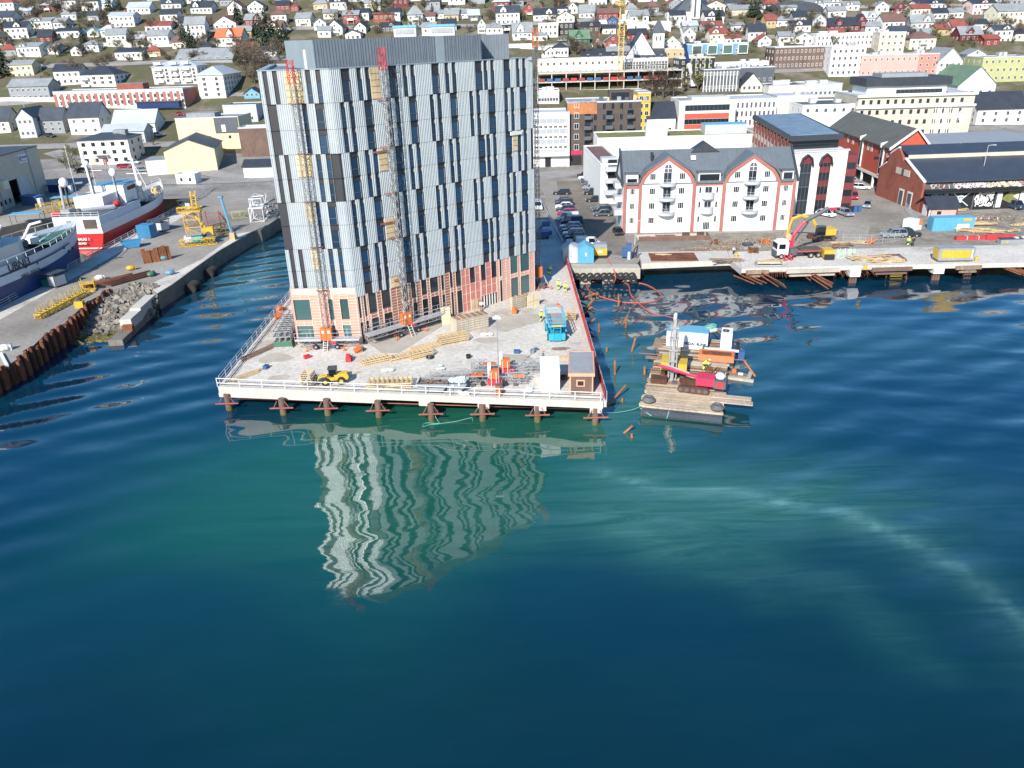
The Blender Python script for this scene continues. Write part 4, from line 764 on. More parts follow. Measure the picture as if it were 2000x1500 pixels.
t, W, h, r = T2('red_banded_office', 'white office with red and dark ribbon window bands', 'office building', 1324, 1432, 262, 198, 18, -2, wall='white', roof='grey')
bands(t, W, 18, h, [h-3.0], 1.9, 'glass', x0=2); bands(t, W, 18, h, [h-5.6, h-9.2], 1.7, 'vermilion', 'red_band', x0=2, fr='vermilion'); bands(t, W, 18, h, [h-7.4], 1.7, 'glass', x0=2); MB('lgrey').box(-5, 3, h+.1, 8, 12, h+1.2).build('roof_plant', t)
t, W, h, r = T2('long_white_office', 'white office wing with rows of tall narrow windows beside the red banded office', 'office building', 1432, 1512, 250, 194, 18, -2, wall='offwhite', roof='lightroof', nf=3, nc=9, ww=.8, wh=1.9, fr='lgrey')
t, W, h, r = T2('mossy_roof_store', 'long cream white building with mossy roof behind the white harbour house', 'building', 1166, 1470, 345, 268, 15, -2, wall='white', roof='turf', base=-1)
bands(t, W, 15, h, [h-5.0, h-9.3], 1.5, 'glass', x0=10.0); MB('white').box(-8.5, 2, h, -2.5, 5, h+3.2).build('stair_head', t); MB('lgrey').box(W/2-14, 4, h, W/2-2, 10, h+2.6).m('skyblue').box(W/2-14, 4, h+2.6, W/2-2, 10, h+2.75).build('roof_plant', t)
t, W, h, r = T2('side_annex', 'long white side annex wall along the parking lot', 'building', 1172, 1214, 398, 322, 34, 1.5, wall='white', roof='brownroof', base=-1)
MB('lgrey').box(-2, 3, h, 2, 6, h+1.2).build('roof_plant', t)
for i in range(3): MB('lgrey').box(W/2-4.4, -1.5, 2.4+2.8*i, W/2-.6, 0, 3.4+2.8*i).m('glass').box(W/2-3.6, -.05, 3.4+2.8*i, W/2-1.4, 0, 5.0+2.8*i).build('balcony', t)
t, W, h, r = T2('cream_school', 'long cream two storey building above the construction site', 'building', 1050, 1215, 148, 116, 14, -2, wall='cream', roof='lgrey', nf=2, nc=13, ww=1.0, wh=1.2, fr='beige')
t, W, h, r = T2('white_columned_office', 'white office with tall dark windows right of the tower crane', 'office building', 1212, 1304, 140, 115, 14, -2, wall='lgrey', roof='grey', nf=2, nc=16, ww=1.1, wh=1.9)
x, y, z, W, h = place(1050, 1330, 176, 144); t = thing('unfinished_building', 'unfinished concrete frame building with red and blue formwork below the yellow crane', 'construction site', (x, y, z), rad(-2)); b = MB('concrete')
for i in range(3): b.box(-W/2, 0, i*3.4-.1, W/2, 16, i*3.4+.35)
for i in range(11): b.box(-W/2+i*W/10-.2, .2, -3, -W/2+i*W/10+.2, .6, 6.8)
b.box(-W/2, 15.5, -3, W/2, 16, 7).build('frame', t)
for i in range(16): MB(('red', 'blue', 'blue', 'red', 'netting')[i % 5]).box(-W/2+.6+i*W/18, -.15, 3.8, -W/2+.4+(i+.8)*W/18, -.05, 5.0).build('formwork_panel', t)
for px0, px1, yb, yt, D, wl, rf, nf, nc, nm, lab in (
 (1324, 1392, 170, 114, 14, 'black', 'grey', 4, 5, 'dark_office', 'black glass office with yellow green window reveals beside the mobile crane boom'),
 (1372, 1442, 180, 136, 16, 'dgrey', 'charroof', 2, 12, 'dark_finned_office', 'dark office with pale vertical fins left of the cream gable'),
 (1342, 1460, 108, 86, 10, 'lblue', 'grey', 1, 8, 'bay_window_terrace', 'blue grey terrace with four large square glass bays'),
 (1298, 1336, 114, 96, 8, 'ochre', 'grey', 1, 3, 'ochre_block', 'small ochre flat block below the green gabled house'),
 (1050, 1092, 204, 178, 12, 'white', 'slate', 1, 7, 'low_white_office', 'low white office directly behind the grey panelled office'),
 (1500, 1572, 192, 168, 16, 'offwhite', 'slate', 1, 12, 'flat_shop_block', 'flat off-white shop block with a row of narrow windows'),
 (1570, 1642, 190, 165, 16, 'lgrey', 'lightroof', 1, 8, 'flat_grey_block', 'flat light grey block left of the black topped office'),
 (1390, 1500, 140, 122, 14, 'white', 'lgrey', 1, 8, 'low_white_block', 'low white block with chimney below the glass bay terrace'),
 (1440, 1510, 165, 132, 14, 'dgrey', 'charroof', 1, 6, 'dark_roofed_block', 'low dark block with black roofs between white offices'),
 (1593, 1703, 92, 66, 12, 'white', 'lgrey', 2, 14, 'balcony_apartments', 'long white and teal balcony apartment building on the slope'),
 (1713, 1763, 106, 64, 12, 'beige', 'beige', 3, 4, 'terraced_apartments', 'beige terraced apartment building stepping up the slope'),
 (1510, 1622, 136, 92, 14, 'brown', 'brownroof', 3, 14, 'brown_office', 'brown office with reddish glazed roof edge'),
 (1618, 1684, 150, 92, 14, 'white', 'brownroof', 4, 6, 'white_office', 'white office tower with brown roof band beside the pink hotel'),
 (1678, 1788, 150, 108, 14, 'pink', 'lgrey', 2, 10, 'pink_hotel', 'pink flat roofed hotel block in the town centre'),
 (1786, 1828, 148, 106, 26, 'copperish', 'lgrey', 3, 3, 'pink_hotel_wing', 'deeper pink wing with pale top at the right of the hotel'),
 (1912, 2012, 160, 112, 14, 'yellowgreen', 'charroof', 3, 8, 'yellow_green_office', 'yellow green office with flag poles at the right edge'),
 (1513, 1590, 240, 188, 16, 'offwhite', 'lightroof', 0, 0, 'finned_hall', 'off-white hall with closely spaced vertical fins'),
 (1562, 1668, 262, 206, 20, 'white', 'slate', 2, 6, 'grey_roofed_office', 'white office with dark grey parapet left of the beige office')):
    SPEC.setdefault('copperish', (.50, .22, .18, .7, 0, .1))
    t, W, h, r = T2(nm, lab, 'building', px0, px1, yb, yt, D, -2, 'flat', 0, wl, rf, nf, nc, 1.0 if nc < 10 else .8, 1.25, 'white' if wl not in ('white', 'offwhite') else 'lgrey', 'glass', 3)
    if nm == 'bay_window_terrace':
        for i in range(4): MB('white').box(-W/2+2+i*W/4, -1, h-4.2, -W/2+6.4+i*W/4, 0, h-.3).m('greenglass').box(-W/2+2.3+i*W/4, -1.04, h-3.9, -W/2+6.1+i*W/4, -1, h-.6).build('glass_bay', t)
    if nm in ('finned_hall', 'dark_finned_office'):
        b = MB('beige' if nm[0] == 'f' else 'white'); n = int(W/1.3)
        for i in range(n): b.box(-W/2+i*W/n, -.35, 0, -W/2+i*W/n+.3, 0, h-.6)
        b.build('vertical_fins', t)
    if nm == 'dark_office':
        for j in range(4):
            for i in range(6): MB('yellowgreen').box(-W/2+3+i*1.8, -.12, 1.2+j*2.9, -W/2+3.5+i*1.8, -.02, 2.8+j*2.9).build('window_reveal', t)
    for k in range(2): MB('lgrey').cb(RND.uniform(-W/3, W/3), D*.5, h+.06, RND.uniform(1.5, 4), 2.5, RND.uniform(.8, 1.8)).build('roof_plant', t)
for px0, px1, yb, yt, D, rt, rh, wl, rf, lab in ((1828, 1874, 150, 119, 16, 'gy', 4.8, 'white', 'greyroof', 'tall white gabled house right of the pink hotel'), (1868, 1940, 190, 166, 24, 'gy', 6.5, 'white', 'greenroof', 'large blank white gable hall with glazed roof side'), (1905, 1998, 245, 212, 12, 'gx', 5.0, 'white', 'charroof', 'white corner house with black roof and posters on its wall'), (1447, 1488, 180, 167, 14, 'gy', 4.5, 'cream', 'charroof', 'cream gabled house with black roof and rooflights'), (1240, 1300, 118, 110, 14, 'gx', 3.6, 'offwhite', 'charroof', 'low white parish hall with black roof beside the church'), (1058, 1092, 112, 104, 9, 'gy', 2.4, 'white', 'slate', 'small white gabled house above the cream school'), (1080, 1110, 112, 92, 9, 'hip', 2, 'white', 'charroof', 'white square house with black hipped roof left of the brick gables'), (1135, 1235, 116, 108, 10, 'gx', 2.6, 'white', 'charroof', 'long white house with black roof directly above the cream school')):
    block('town_house', lab, 'house', px0, px1, yb, yt, D, -2, rt, rh, wl, rf, 2 if yb-yt > 30 else 1, 4, 1.0, 1.3, 'lgrey', sides=3)
# big beige office with set-back top
t, W, h, r = T2('beige_office', 'large beige concrete office with graffiti patch and black topped upper storey', 'office building', 1668, 1888, 262, 186, 22, -2, wall='beige', roof='lightroof')
st = 3.3
for j in range(4):
    for i in range(13): inst(gw(1.0, 1.4, 'dgrey'), 'window', t, (-W/2+1.2+i*2.55+(i//3)*.5, -.03, h-2.6-j*st))
MB('offwhite').box(-W/2-.6, -.7, h-3.9, W/2+.6, 0, h-3.2).box(-W/2-.6, -.7, h-.3, W/2+.6, 0, h+.4).build('concrete_ledge', t); b = MB('offwhite')
for i in range(6): b.box(W/2-12.5+i*1.0, -.3, 0, W/2-12.2+i*1.0, 0, h-4)
b.build('fins', t)
b = MB('white'); rg = random.Random(3)
for i in range(26): x, z = W/2-6+rg.uniform(0, 4.5), h-9.5+rg.uniform(0, 4.5); b.torus((x, -.06, z), rg.uniform(.3, .6), .08, 'y', 8, 4)
b.build('graffiti', t)
MB('whitep').box(-W/2+4, 4, h, W/2-8, 17, h+2.6).build('upper_storey', t) if False else MB('white').box(-W/2+4, 4, h, W/2-8, 17, h+2.8).build('upper_storey', t)
MB('charroof').box(-W/2+3, 3, h+2.8, W/2-7, 18, h+5.4).m('grey').box(-W/2+9, 6, h+5.4, W/2-14, 14, h+6.6).build('black_top_band', t); bands(t, W, 22, h, [h+.6], 1.3, 'glass', x0=12, x1=8, fr='dgrey')
t.children[-1].location.y = 3.95
# church
x, y, z, W, h = place(1228, 1275, 116, 108); t = thing('church', 'white church with steep slate roof and square tower with spire', 'church', (x, y, z), rad(-4))
body(t, 13, 22, 1.2, 'gy', 9.5, 'white', 'slate'); MB('white').box(5.5, 5, -3, 10.5, 10, 10.5).build('tower', t); MB('slate').add([(5, 4.5, 10.5), (11, 4.5, 10.5), (11, 10.5, 10.5), (5, 10.5, 10.5), (8, 7.5, 16.5)], [(0, 1, 4), (1, 2, 4), (2, 3, 4), (3, 0, 4), (3, 2, 1, 0)]).build('spire', t)
for dx in (6.7, 8.3): inst(gw(.8, 1.9, 'lgrey'), 'window', t, (dx, 4.97, 7.2))
x, y, z, W, h = place(1335, 1375, 34, 14); t = thing('hilltop_church', 'modern hilltop church with white tower and sweeping dark roof', 'church', (x, y, z))
MB('slate').add([(-12, 0, 0), (14, 0, 0), (12, 16, 0), (-14, 16, 0), (-2, 4, 10), (6, 12, 10)], [(0, 1, 4), (1, 2, 5, 4), (2, 3, 5), (3, 0, 4, 5)]).build('roof', t); MB('white').box(-1.5, -2, -3, 2.5, 2, 8.5).m('dgrey').box(-.5, -2.05, 0, .5, -2, 8).build('tower', t); MB('white').box(-14, -4, -3, -2, 3, 2.5).build('hall', t)
# grey hall on the ridge
x, y, z, W, h = place(1490, 1610, 24, 14); t = thing('ridge_hall', 'long dark vaulted hall roof on the ridge at the top', 'hall', (x, y, z)); n = 9
MB('slate').yprism([(-W/2, -2)]+[(-W/2*math.cos(math.pi*i/n), 5*math.sin(math.pi*i/n)) for i in range(n+1)]+[(W/2, -2)], 0, 20).build('vault', t)
t, W, h, r = T2('sports_hall', 'long grey flat roofed building on the hilltop above the tower roof', 'building', 640, 735, 4, -8, 16, 0, wall='lgrey', roof='greyroof')
t, W, h, r = T2('white_flat_hall', 'white flat hall half hidden on the hilltop behind trees', 'building', 850, 895, 4, -6, 16, 0, wall='white', roof='lgrey')
t, W, h, r = T2('beige_hall', 'long beige hall with grey roof near the hilltop conifers', 'building', 1425, 1490, 30, 18, 10, 0, 'gx', 2, wall='beige', roof='greyroof')
# retaining walls along the slope
for i, (pts, hh) in enumerate(([(975, 93), (1040, 97), (1100, 103)], 1.3), ([(1170, 46), (1235, 50), (1350, 56)], 1.5), ([(1225, 60), (1275, 58), (1310, 62)], 3.2), ([(0, 200), (60, 199), (108, 200)], 1.6), ([(170, 89), (270, 94), (370, 90)], .9), ([(620, 20), (680, 12), (760, 14)], 1.0)) if False else enumerate([([(975, 93), (1040, 97), (1100, 103)], 1.3), ([(1170, 46), (1235, 50), (1350, 56)], 1.5), ([(1225, 60), (1275, 58), (1310, 62)], 3.2), ([(0, 200), (60, 199), (108, 200)], 1.6), ([(170, 89), (270, 94), (370, 90)], .9)]):
    b = MB('offwhite')
    for p, q in zip(pts, pts[1:]):
        a, c = TG(*p), TG(*q); d = math.atan2(c[1]-a[1], c[0]-a[0]); b.at(a[0], a[1], min(a[2], c[2]), d).box(0, 0, -2, math.hypot(c[0]-a[0], c[1]-a[1]), .4, hh+abs(a[2]-c[2]))
    b.off(); tag(b.build('retaining_wall'), ['white retaining wall below the grey gabled house right of the tower top', 'pale retaining wall below the red houses by the crane top', 'tall pale retaining wall with openings above the red gabled house', 'white retaining wall along the road at the far left', 'low grey roadside wall below the two white grey-roofed houses'][i], 'wall')

# ---------------------------------------------------------------- white harbour house
t = thing('harbour_house', 'white harbour apartment house with two red edged gables, curved balconies and slate roof', 'apartment building', (24.3, 161.2, QZ), rad(-2.3)); HW, HD = 35.2, 13.0
EZ, AZ, RZ = 9.9, 15.5, 16.0
b = MB('white').xprism([(0, -1), (HD, -1), (HD, EZ), (HD/2, RZ-.5), (0, EZ)], 0, HW)
def gab(c): return [(c-5.6, 0), (c+5.6, 0), (c+5.6, EZ+.2), (c+5.15, EZ+1.6), (c+4.3, EZ+2.7), (c, AZ), (c-4.3, EZ+2.7), (c-5.15, EZ+1.6), (c-5.6, EZ+.2)]
for c in (9.0, 26.2): b.yprism(gab(c), -.35, 6)
b.build('wall', t)

r = MB('seamroof')
def slab(mb, p, q, x0, x1, th=.2):
    mb.xprism([p, q, (q[0], q[1]+th), (p[0], p[1]+th)], x0, x1)
slab(r, (-.4, EZ+.1), (HD/2, RZ-.2), -.3, HW+.3); slab(r, (HD+.4, EZ+.1), (HD/2, RZ-.2), -.3, HW+.3)
for i in range(36): r.xprism([(-.4, EZ+.28), (HD/2, RZ), (HD/2, RZ+.09), (-.4, EZ+.37)], i, i+.07)
for c in (9.0, 26.2):
    for s in (-1, 1):
        pr = [(c, AZ), (c+s*4.5, EZ+2.75), (c+s*5.4, EZ+1.6), (c+s*5.95, EZ+.2)]
        for p, q in zip(pr, pr[1:]): r.yprism([p, q, (q[0]+s*.1, q[1]+.22), (p[0], p[1]+.24)], -.55, 6.3)
r.m('charroof').box(-.45, -.5, EZ, -.15, HD+.5, EZ+.5); r.xprism([(-.5, EZ+.1), (HD/2, RZ+.0), (HD/2, RZ+.5), (-.5, EZ+.6)], -.5, -.1).xprism([(-.5, EZ+.1), (HD/2, RZ), (HD/2, RZ+.5), (-.5, EZ+.6)], HW+.1, HW+.5)
r.yprism([(14.5, RZ-.6), (20.5, RZ-.6), (17.5, RZ+1.4)], 5.5, 9); rf = r.build('roof', t)
MB('black').cb(6.2, 4.2, 14.2, .5, .5, 1.6).build('chimney_pipe', rf); MB('white').at(14.3, 3.9, 14.1, 0, rad(45)).box(0, 0, 0, 1.0, 1.0, .12).off().build('skylight', rf)
p = MB('pilaster')
for x0, x1 in ((0, .6), (3.15, 3.8), (14.2, 14.85), (20.3, 21), (31.4, 32.05), (34.6, 35.2)): p.box(x0, -.5, -.5, x1, -.34, EZ+.3)
for c in (9.0, 26.2):
    for s in (-1, 1):
        o = [(c, AZ), (c+s*4.3, EZ+2.7), (c+s*5.15, EZ+1.6), (c+s*5.6, EZ+.2)]; i_ = [(c, AZ-.75), (c+s*3.75, EZ+2.2), (c+s*4.5, EZ+1.3), (c+s*4.95, EZ+.2)]
        for k in range(3): p.yprism([o[k], o[k+1], i_[k+1], i_[k]], -.48, -.34)
for x0, x1 in ((.6, 3.15), (32.05, 34.6)): p.box(x0, -.12, EZ-.7, x1, -.0, EZ+.1)
for x0, x1 in ((14.85, 20.3),): p.box(x0, -.12, EZ-.4, x1, 0, EZ+.1)
p.build('red_trim', t)
for x0, x1 in ((.5, 3.0), (15.3, 19.8), (32.3, 34.6)):
    d = MB('offwhite').box(x0, -.1, EZ+.15, x1, 3, EZ+2.2).m('glass').box(x0+.25, -.14, EZ+.6, x1-.25, -.1, EZ+1.3 if x0 < 15 else EZ+1.9).m('seamroof').box(x0-.2, -.3, EZ+2.2, x1+.2, 3.2, EZ+2.35); d.build('roof_dormer', t)
ZF = [1.95, 4.95, 7.95, 10.9]
for c in (9.0, 26.2):
    for dx in (-3.1, 2.9):
        for z in ZF: inst(gw(1.25, 1.35, 'white', 'glass', 2), 'window', t, (c+dx-.6, -.4, z))
    for k, z in enumerate((4.3, 7.3, 10.3)):
        inst(gw(1.7, 2.1, 'lgrey', 'glass', 1), 'balcony_door', t, (c-.9, -.4, z))
        pts = [(1.75*math.cos(a), -1.6*math.sin(a)) for a in [math.pi*i/10 for i in range(11)]]
        bb = MB('lgrey').at(c, -.36, 0).prism(pts, z-.55, z-.05).off(); bo = bb.build('balcony', t)
        rr_ = MB('galv')
        for q0, q1 in zip(pts, pts[1:]):
            for hh in (.45, .95): rr_.tube((c+q0[0], -.36+q0[1], z+hh), (c+q1[0], -.36+q1[1], z+hh), .03, 4)
            rr_.tube((c+q0[0], -.36+q0[1], z-.05), (c+q0[0], -.36+q0[1], z+.95), .025, 4)
        rr_.build('railing', bo)
    aw = MB('dgrey').yprism([(c-.75, 12.4), (c+.75, 12.4), (c+.75, 13.3), (c+.45, 13.85), (c, 14.0), (c-.45, 13.85), (c-.75, 13.3)], -.42, -.34); aw.m('white').box(c-.05, -.46, 12.4, c+.05, -.42, 14).box(c-.75, -.46, 13.1, c+.75, -.42, 13.2); aw.build('arched_window', t)
for x in (1.9, 33.3):
    for z in ZF[:3]: inst(gw(1.0, 1.3, 'white', 'glass', 2), 'window', t, (x-.5, -.05, z))
for x in (15.8, 19.3):
    for z in ZF[:3]: inst(gw(.45, 1.3, 'white', 'glass', 0), 'window', t, (x-.2, -.05, z))
for z in (4.3, 7.3):
    inst(gw(1.5, 2.0, 'lgrey', 'glass', 1), 'balcony_door', t, (16.8, -.05, z)); pts = [(17.5+1.35*math.cos(a), -1.1*math.sin(a)) for a in [math.pi*i/8 for i in range(9)]]
    MB('lgrey').prism(pts, z-.5, z+.8).build('balcony', t)
inst(gw(1.5, 1.7, 'white', 'glass', 3), 'ground_door', t, (16.8, -.05, .3))
for z in (3.6, 6.4, 9.2): MB('lgrey').prism([(-1.6, 1.5), (0, 1.5), (0, 5.5), (-1.6, 5.5)], z-.2, z+.9).build('side_balcony', t)
for z in (2, 5, 8):
    for y in (7.5, 10.5): inst(gw(.9, 1.3, 'white', 'glass', 1), 'window', t, (-.04, y, z), -math.pi/2)
# terrace in front
tr_ = thing('timber_terrace', 'brown timber terrace with benches in front of the white harbour house', 'terrace', (26.6, 153.6, QZ), rad(-2)); MB('beige').box(0, 0, 0, 14.3, 5.2, .12).m('brown').box(4, 1.5, .12, 8, 4.5, .16).build('terrace_floor', tr_)
MB('brown').box(0, -.1, 0, 14.3, 0, .85).box(14.3, -.1, 0, 14.4, 3.4, .85).m('redsteel').box(0, -.14, .85, 14.4, .04, .95).build('fence_boards', tr_)
for x in (9.3, 12.3): MB('dbrown').box(x, 2.6, .12, x+1.5, 3.1, .55).box(x, 3.1, .12, x+1.5, 3.2, .95).build('bench', tr_)
g_ = MB('galv'); [g_.tube((x, 3.2, 0), (x, 3.2, 2.3), .04) for x in (3.5, 5.5, 8)]; g_.tube((3.5, 3.2, 2.3), (8, 3.2, 2.3), .04).build('pergola_frame', tr_)
# ---------------------------------------------------------------- arched block with brick side
t = thing('arched_office', 'concrete office block with two pointed dark window strips and long brick side', 'office building', (0, 0, 0)); A_, B_, C_, D_ = (63.0, 172.8), (75.6, 174.0), (82.4, 225), (69.5, 224); zt = QZ+13.6
MB('offwhite').prism([A_, B_, C_, D_], QZ-1, zt).build('wall', t)

MB('bluetar').prism([(63.9, 178), (75, 179), (82, 224.5), (69.8, 223.5)], zt+3.0, zt+3.12).m('charroof').prism([(63.6, 177), (76, 178.3), (82.9, 225.2), (69.2, 224.5)], zt+1.9, zt+3.0).build('roof', t)
MB('glass').prism([(64.2, 178), (75.3, 179.2), (81.8, 224), (70, 223)], zt, zt+1.9).build('penthouse_glazing', t); MB('lgrey').prism([(62.8, 172.6), (75.9, 173.9), (76.2, 175), (62.9, 173.9)], zt, zt+.35).build('terrace_edge', t)
b = MB('brick'); d = math.atan2(D_[1]-A_[1], D_[0]-A_[0]); L_ = math.hypot(D_[1]-A_[1], D_[0]-A_[0]); b.at(A_[0], A_[1], 0, d)
n = 11
for i in range(n):
    x0 = 3.8+i*(L_-4)/n; b.m('brick').box(x0, 0, QZ+1, x0+3.2, .12, zt+1.6)
    for z in (2, 5.2, 8.4, 11.4): b.m('glass').box(x0+.3, .12, QZ+z, x0+2.7, .16, QZ+z+1.3)
b.off(); b.build('brick_side', t)
fa = math.atan2(B_[1]-A_[1], B_[0]-A_[0])
for s in (3.3, 7.7):
    g_ = MB('dgrey').at(A_[0], A_[1], QZ, fa); g_.m('glass').box(s-1.25, -.06, .2, s+1.25, .05, 11.4)
    for z in (3.1, 6.1, 9.1): g_.m('dgrey' if s < 5 else 'darkred').box(s-1.25, -.1, z, s+1.25, -.06, z+(.2 if s < 5 else 1.3))
    for q in (-.45, .42): g_.m('dgrey').box(s+q-.04, -.11, .2, s+q+.04, -.06, 11.4)
    g_.m('darkred').yprism([(s-1.25, 11.2), (s+1.25, 11.2), (s+.9, 12.5), (s, 13.2), (s-.9, 12.5)], -.1, .0)
    for q in ((-1.45, 10.6), (1.45, 10.6)): pass
    o = [(s-1.6, 10.9), (s-1.15, 12.5), (s, 13.35), (s+1.15, 12.5), (s+1.6, 10.9)]
    for p0, p1 in zip(o, o[1:]): g_.m('charroof').yprism([p0, p1, (p1[0]*.86+s*.14, p1[1]-.35), (p0[0]*.86+s*.14, p0[1]-.2)], -.6, -.02)
    g_.off(); g_.build('pointed_window_strip', t)
g_ = MB('darkred').at(B_[0], B_[1], 0, math.atan2(C_[1]-B_[1], C_[0]-B_[0])).box(.6, -2.4, QZ, 9, -.02, QZ+12.6).m('glass')
for z in (.6, 3.6, 6.6, 9.6): g_.box(.55, -2.1, QZ+z, .6, -.3, QZ+z+1.4).box(1, -2.46, QZ+z, 8.6, -2.4, QZ+z+1.4)
g_.off(); g_.build('red_stair_bay', t)
# ---------------------------------------------------------------- red hall, brick shed with graffiti, ventilation works behind
t = thing('red_hall', 'tall bright orange red gabled hall raised on white columns', 'hall', (94.6, 193.5, QZ), rad(-4)); 
MB('vermilion').yprism([(0, 3.6), (13, 3.6), (13, 9.2), (9, 10.8), (5.2, 15.0), (0, 11.0)], 0, 46).build('wall', t)

MB('mossroof').yprism([(-.6, 10.75), (5.2, 15.25), (5.2, 15.5), (-.6, 11.0)], -.4, 46.4).yprism([(5.2, 15.25), (9, 11.0), (14, 9.0), (14, 9.25), (9.1, 11.25), (5.2, 15.5)], -.4, 46.4).build('roof', t)
MB('white').yprism([(-.7, 10.5), (5.2, 15.2), (5.2, 15.75), (-.8, 11.1)], -.75, -.42).yprism([(5.2, 15.2), (9.0, 10.9), (14.2, 8.7), (14.2, 9.3), (9.2, 11.4), (5.2, 15.75)], -.75, -.42).m('offwhite').box(-.15, 0, 2.9, 13, 46, 3.6).build('white_trim', t)
for y in (1, 9, 17, 25, 33): MB('white').box(-.1, y-.25, 0, .4, y+.25, 2.9).build('column', t)
MB('dgrey').box(8, 1, 0, 13, 45, 2.9).build('undercroft_wall', t)
for y in (4, 18.5): MB('white').box(-.3, y, 3.8, 0, y+1.8, 11.2).m('glass').box(-.34, y+.3, 4.2, -.3, y+1.5, 10.8).m('white').yprism([(-.9, 10.6), (.4, 10.6), (1.0, 12.1), (-.9, 11.6)], y+.7, y+1.1).build('stair_window', t)
for y, z in ((1.2, 5.2), (1.2, 8.6), (12, 8.6), (14.5, 8.6), (26, 8.6), (30, 8.6)): inst(gw(1.1, 1.7, 'white', 'glass', 1), 'window', t, (-.03, y+1.1, z), -math.pi/2)
t = thing('graffiti_shed', 'long dark shed with brick gable end and graffiti painted quay wall', 'shed', (92.6, 172.3, QZ), rad(1.5)); SL, SD = 62, 20.5
MB('brick').xprism([(0, 0), (SD, 0), (SD, 6.6), (SD-3, 8.2), (SD-4, 10.3), (SD-7.5, 12.2), (SD-10, 10.4), (SD-10.3, 9.8), (0, 6.6)], 0, .5).build('brick_gable', t)
MB('black').xprism([(.1, 0), (SD, 0), (SD, 6.5), (SD/2+1, 11.3), (.1, 6.4)], .5, SL).build('wall', t)

MB('bluegreyroof').xprism([(-.7, 6.5), (SD/2-1, 10.1), (SD/2-1, 10.4), (-.7, 6.8)], .5, SL).xprism([(SD/2-1, 10.9), (SD-6, 12.3), (SD+.4, 6.8), (SD+.4, 7.1), (SD-6, 12.6), (SD/2-1, 11.2)], .5, SL).m('beige').box(.5, SD/2-1.3, 10.2, SL, SD/2-1, 11.1).build('roof', t)
MB('white').xprism([(-.15, 6.5), (SD/2-.8, 10.2), (SD/2-.8, 10.5), (-.15, 6.8)], -.1, .5).xprism([(SD-7.5, 12.2), (SD-4, 10.3), (SD-4, 10.6), (SD-7.5, 12.5)], -.1, .5).xprism([(SD-3, 8.2), (SD+.1, 6.5), (SD+.1, 6.8), (SD-3, 8.5)], -.1, .5).build('gable_trim', t)
for y in (4.6, 8.4): MB('offwhite').box(-.08, y-1.1, 0, 0, y+1.1, 3.6).m('dgrey').box(-.12, y-.8, 0, -.08, y+.8, 3.2).build('gate', t)
MB('beige').box(-.1, 6.2, 6.6, 0, 8.8, 8.0).box(-.1, 9.9, 6.6, 0, 12.5, 8.0).m('dgrey').box(-.1, 8.8, 6.6, -.02, 9.9, 8).build('gable_windows', t); MB('black').box(.5, -1.2, 4.1, SL, .1, 4.4).m('dgrey').box(.5, -.05, 4.9, SL, .1, 6.2).build('canopy', t)
for i in range(9): MB('dgrey').box(1.5+i*5.2, -.18, 0, 1.8+i*5.2, .1, 4.1).build('wall_post', t)
rg = random.Random(11)
def scrawl(nm, x0, x1, z0, z1, cols, n, y=-.1):
    b = MB(cols[0])
    for i in range(n):
        b.m(rg.choice(cols)); x = x0+(x1-x0)*(i+rg.random()*.6)/n; z = rg.uniform(z0, z1); k = rg.random()
        if k < .45: b.torus((x, y, min(z1-.2, max(z0+.2, z))), rg.uniform(.14, .42), .07, 'y', 9, 4)
        else:
            pts = [(x, y, z)]
            for _ in range(4): pts.append((pts[-1][0]+rg.uniform(-.3, .35), y, min(z1, max(z0, pts[-1][2]+rg.uniform(-.7, .7)))))
            b.path(pts, rg.uniform(.05, .12), 4)
    b.build(nm, t)
scrawl('graffiti_band', 7, 15, 5.0, 6.1, ['white', 'palepink', 'lgrey'], 60); scrawl('graffiti_band', 15, 22, 5.0, 6.1, ['osb', 'palyellow', 'white'], 56); scrawl('graffiti_band', 22, 36, 5.0, 6.1, ['palegreen', 'lblue', 'white', 'palepink', 'orange'], 90); scrawl('graffiti_band', 1, 6, 5.0, 6.0, ['lgrey', 'brick'], 14)
scrawl('graffiti_mural', 2, 6, 1.1, 3.8, ['skyblue', 'palegreen', 'plastic'], 90, -.2); scrawl('graffiti_mural', 12.6, 16.4, .8, 3.8, ['white'], 55, -.2); scrawl('graffiti_mural', 25, 31, 1, 3.8, ['turq', 'skyblue', 'white'], 60, -.2)
b = MB('plastic').ball((9.1, -.1, 2.9), .75, 1, .12, .8).m('black').ball((8.85, -.2, 2.9), .18, 1, .2, 1).ball((9.35, -.2, 2.9), .18, 1, .2, 1).m('plastic').cb(9.1, -.15, 1.8, .6, .1, .5).path([(7.3, -.12, 3.9), (9.1, -.12, 2.4), (11, -.12, 1.0)], .13, 5).path([(11, -.12, 3.9), (9.1, -.12, 2.4), (7.3, -.12, 1.0)], .13, 5); b.build('skull_mural', t)
MB('turf').yprism([(18.5, 2.2), (20, 3.8), (23, 3.9), (25, 1.8), (22.5, 2.0), (20.5, 1.3)], -.12, -.05).m('offwhite').yprism([(17, .4), (18.6, .4), (18.6, 3.6), (17.4, 3.6)], -.12, -.05).yprism([(21, 2.8), (23.4, 3.9), (24.6, .6)], -.16, -.12).build('fish_mural', t)
t = thing('rear_shed', 'grey roofed red store building behind the graffiti shed', 'shed', (101, 201, QZ), rad(2)); body(t, .1, .1, .1, 'flat', 0, 'red', 'grey') if False else MB('vermilion').box(5, 2, 0, 42, 24, 9.6).build('wall', t); MB('grey').box(4.5, 1.5, 9.6, 42.5, 24.5, 10).m('slate').box(-6, -8, 7.5, 8, 2, 7.9).build('roof', t)
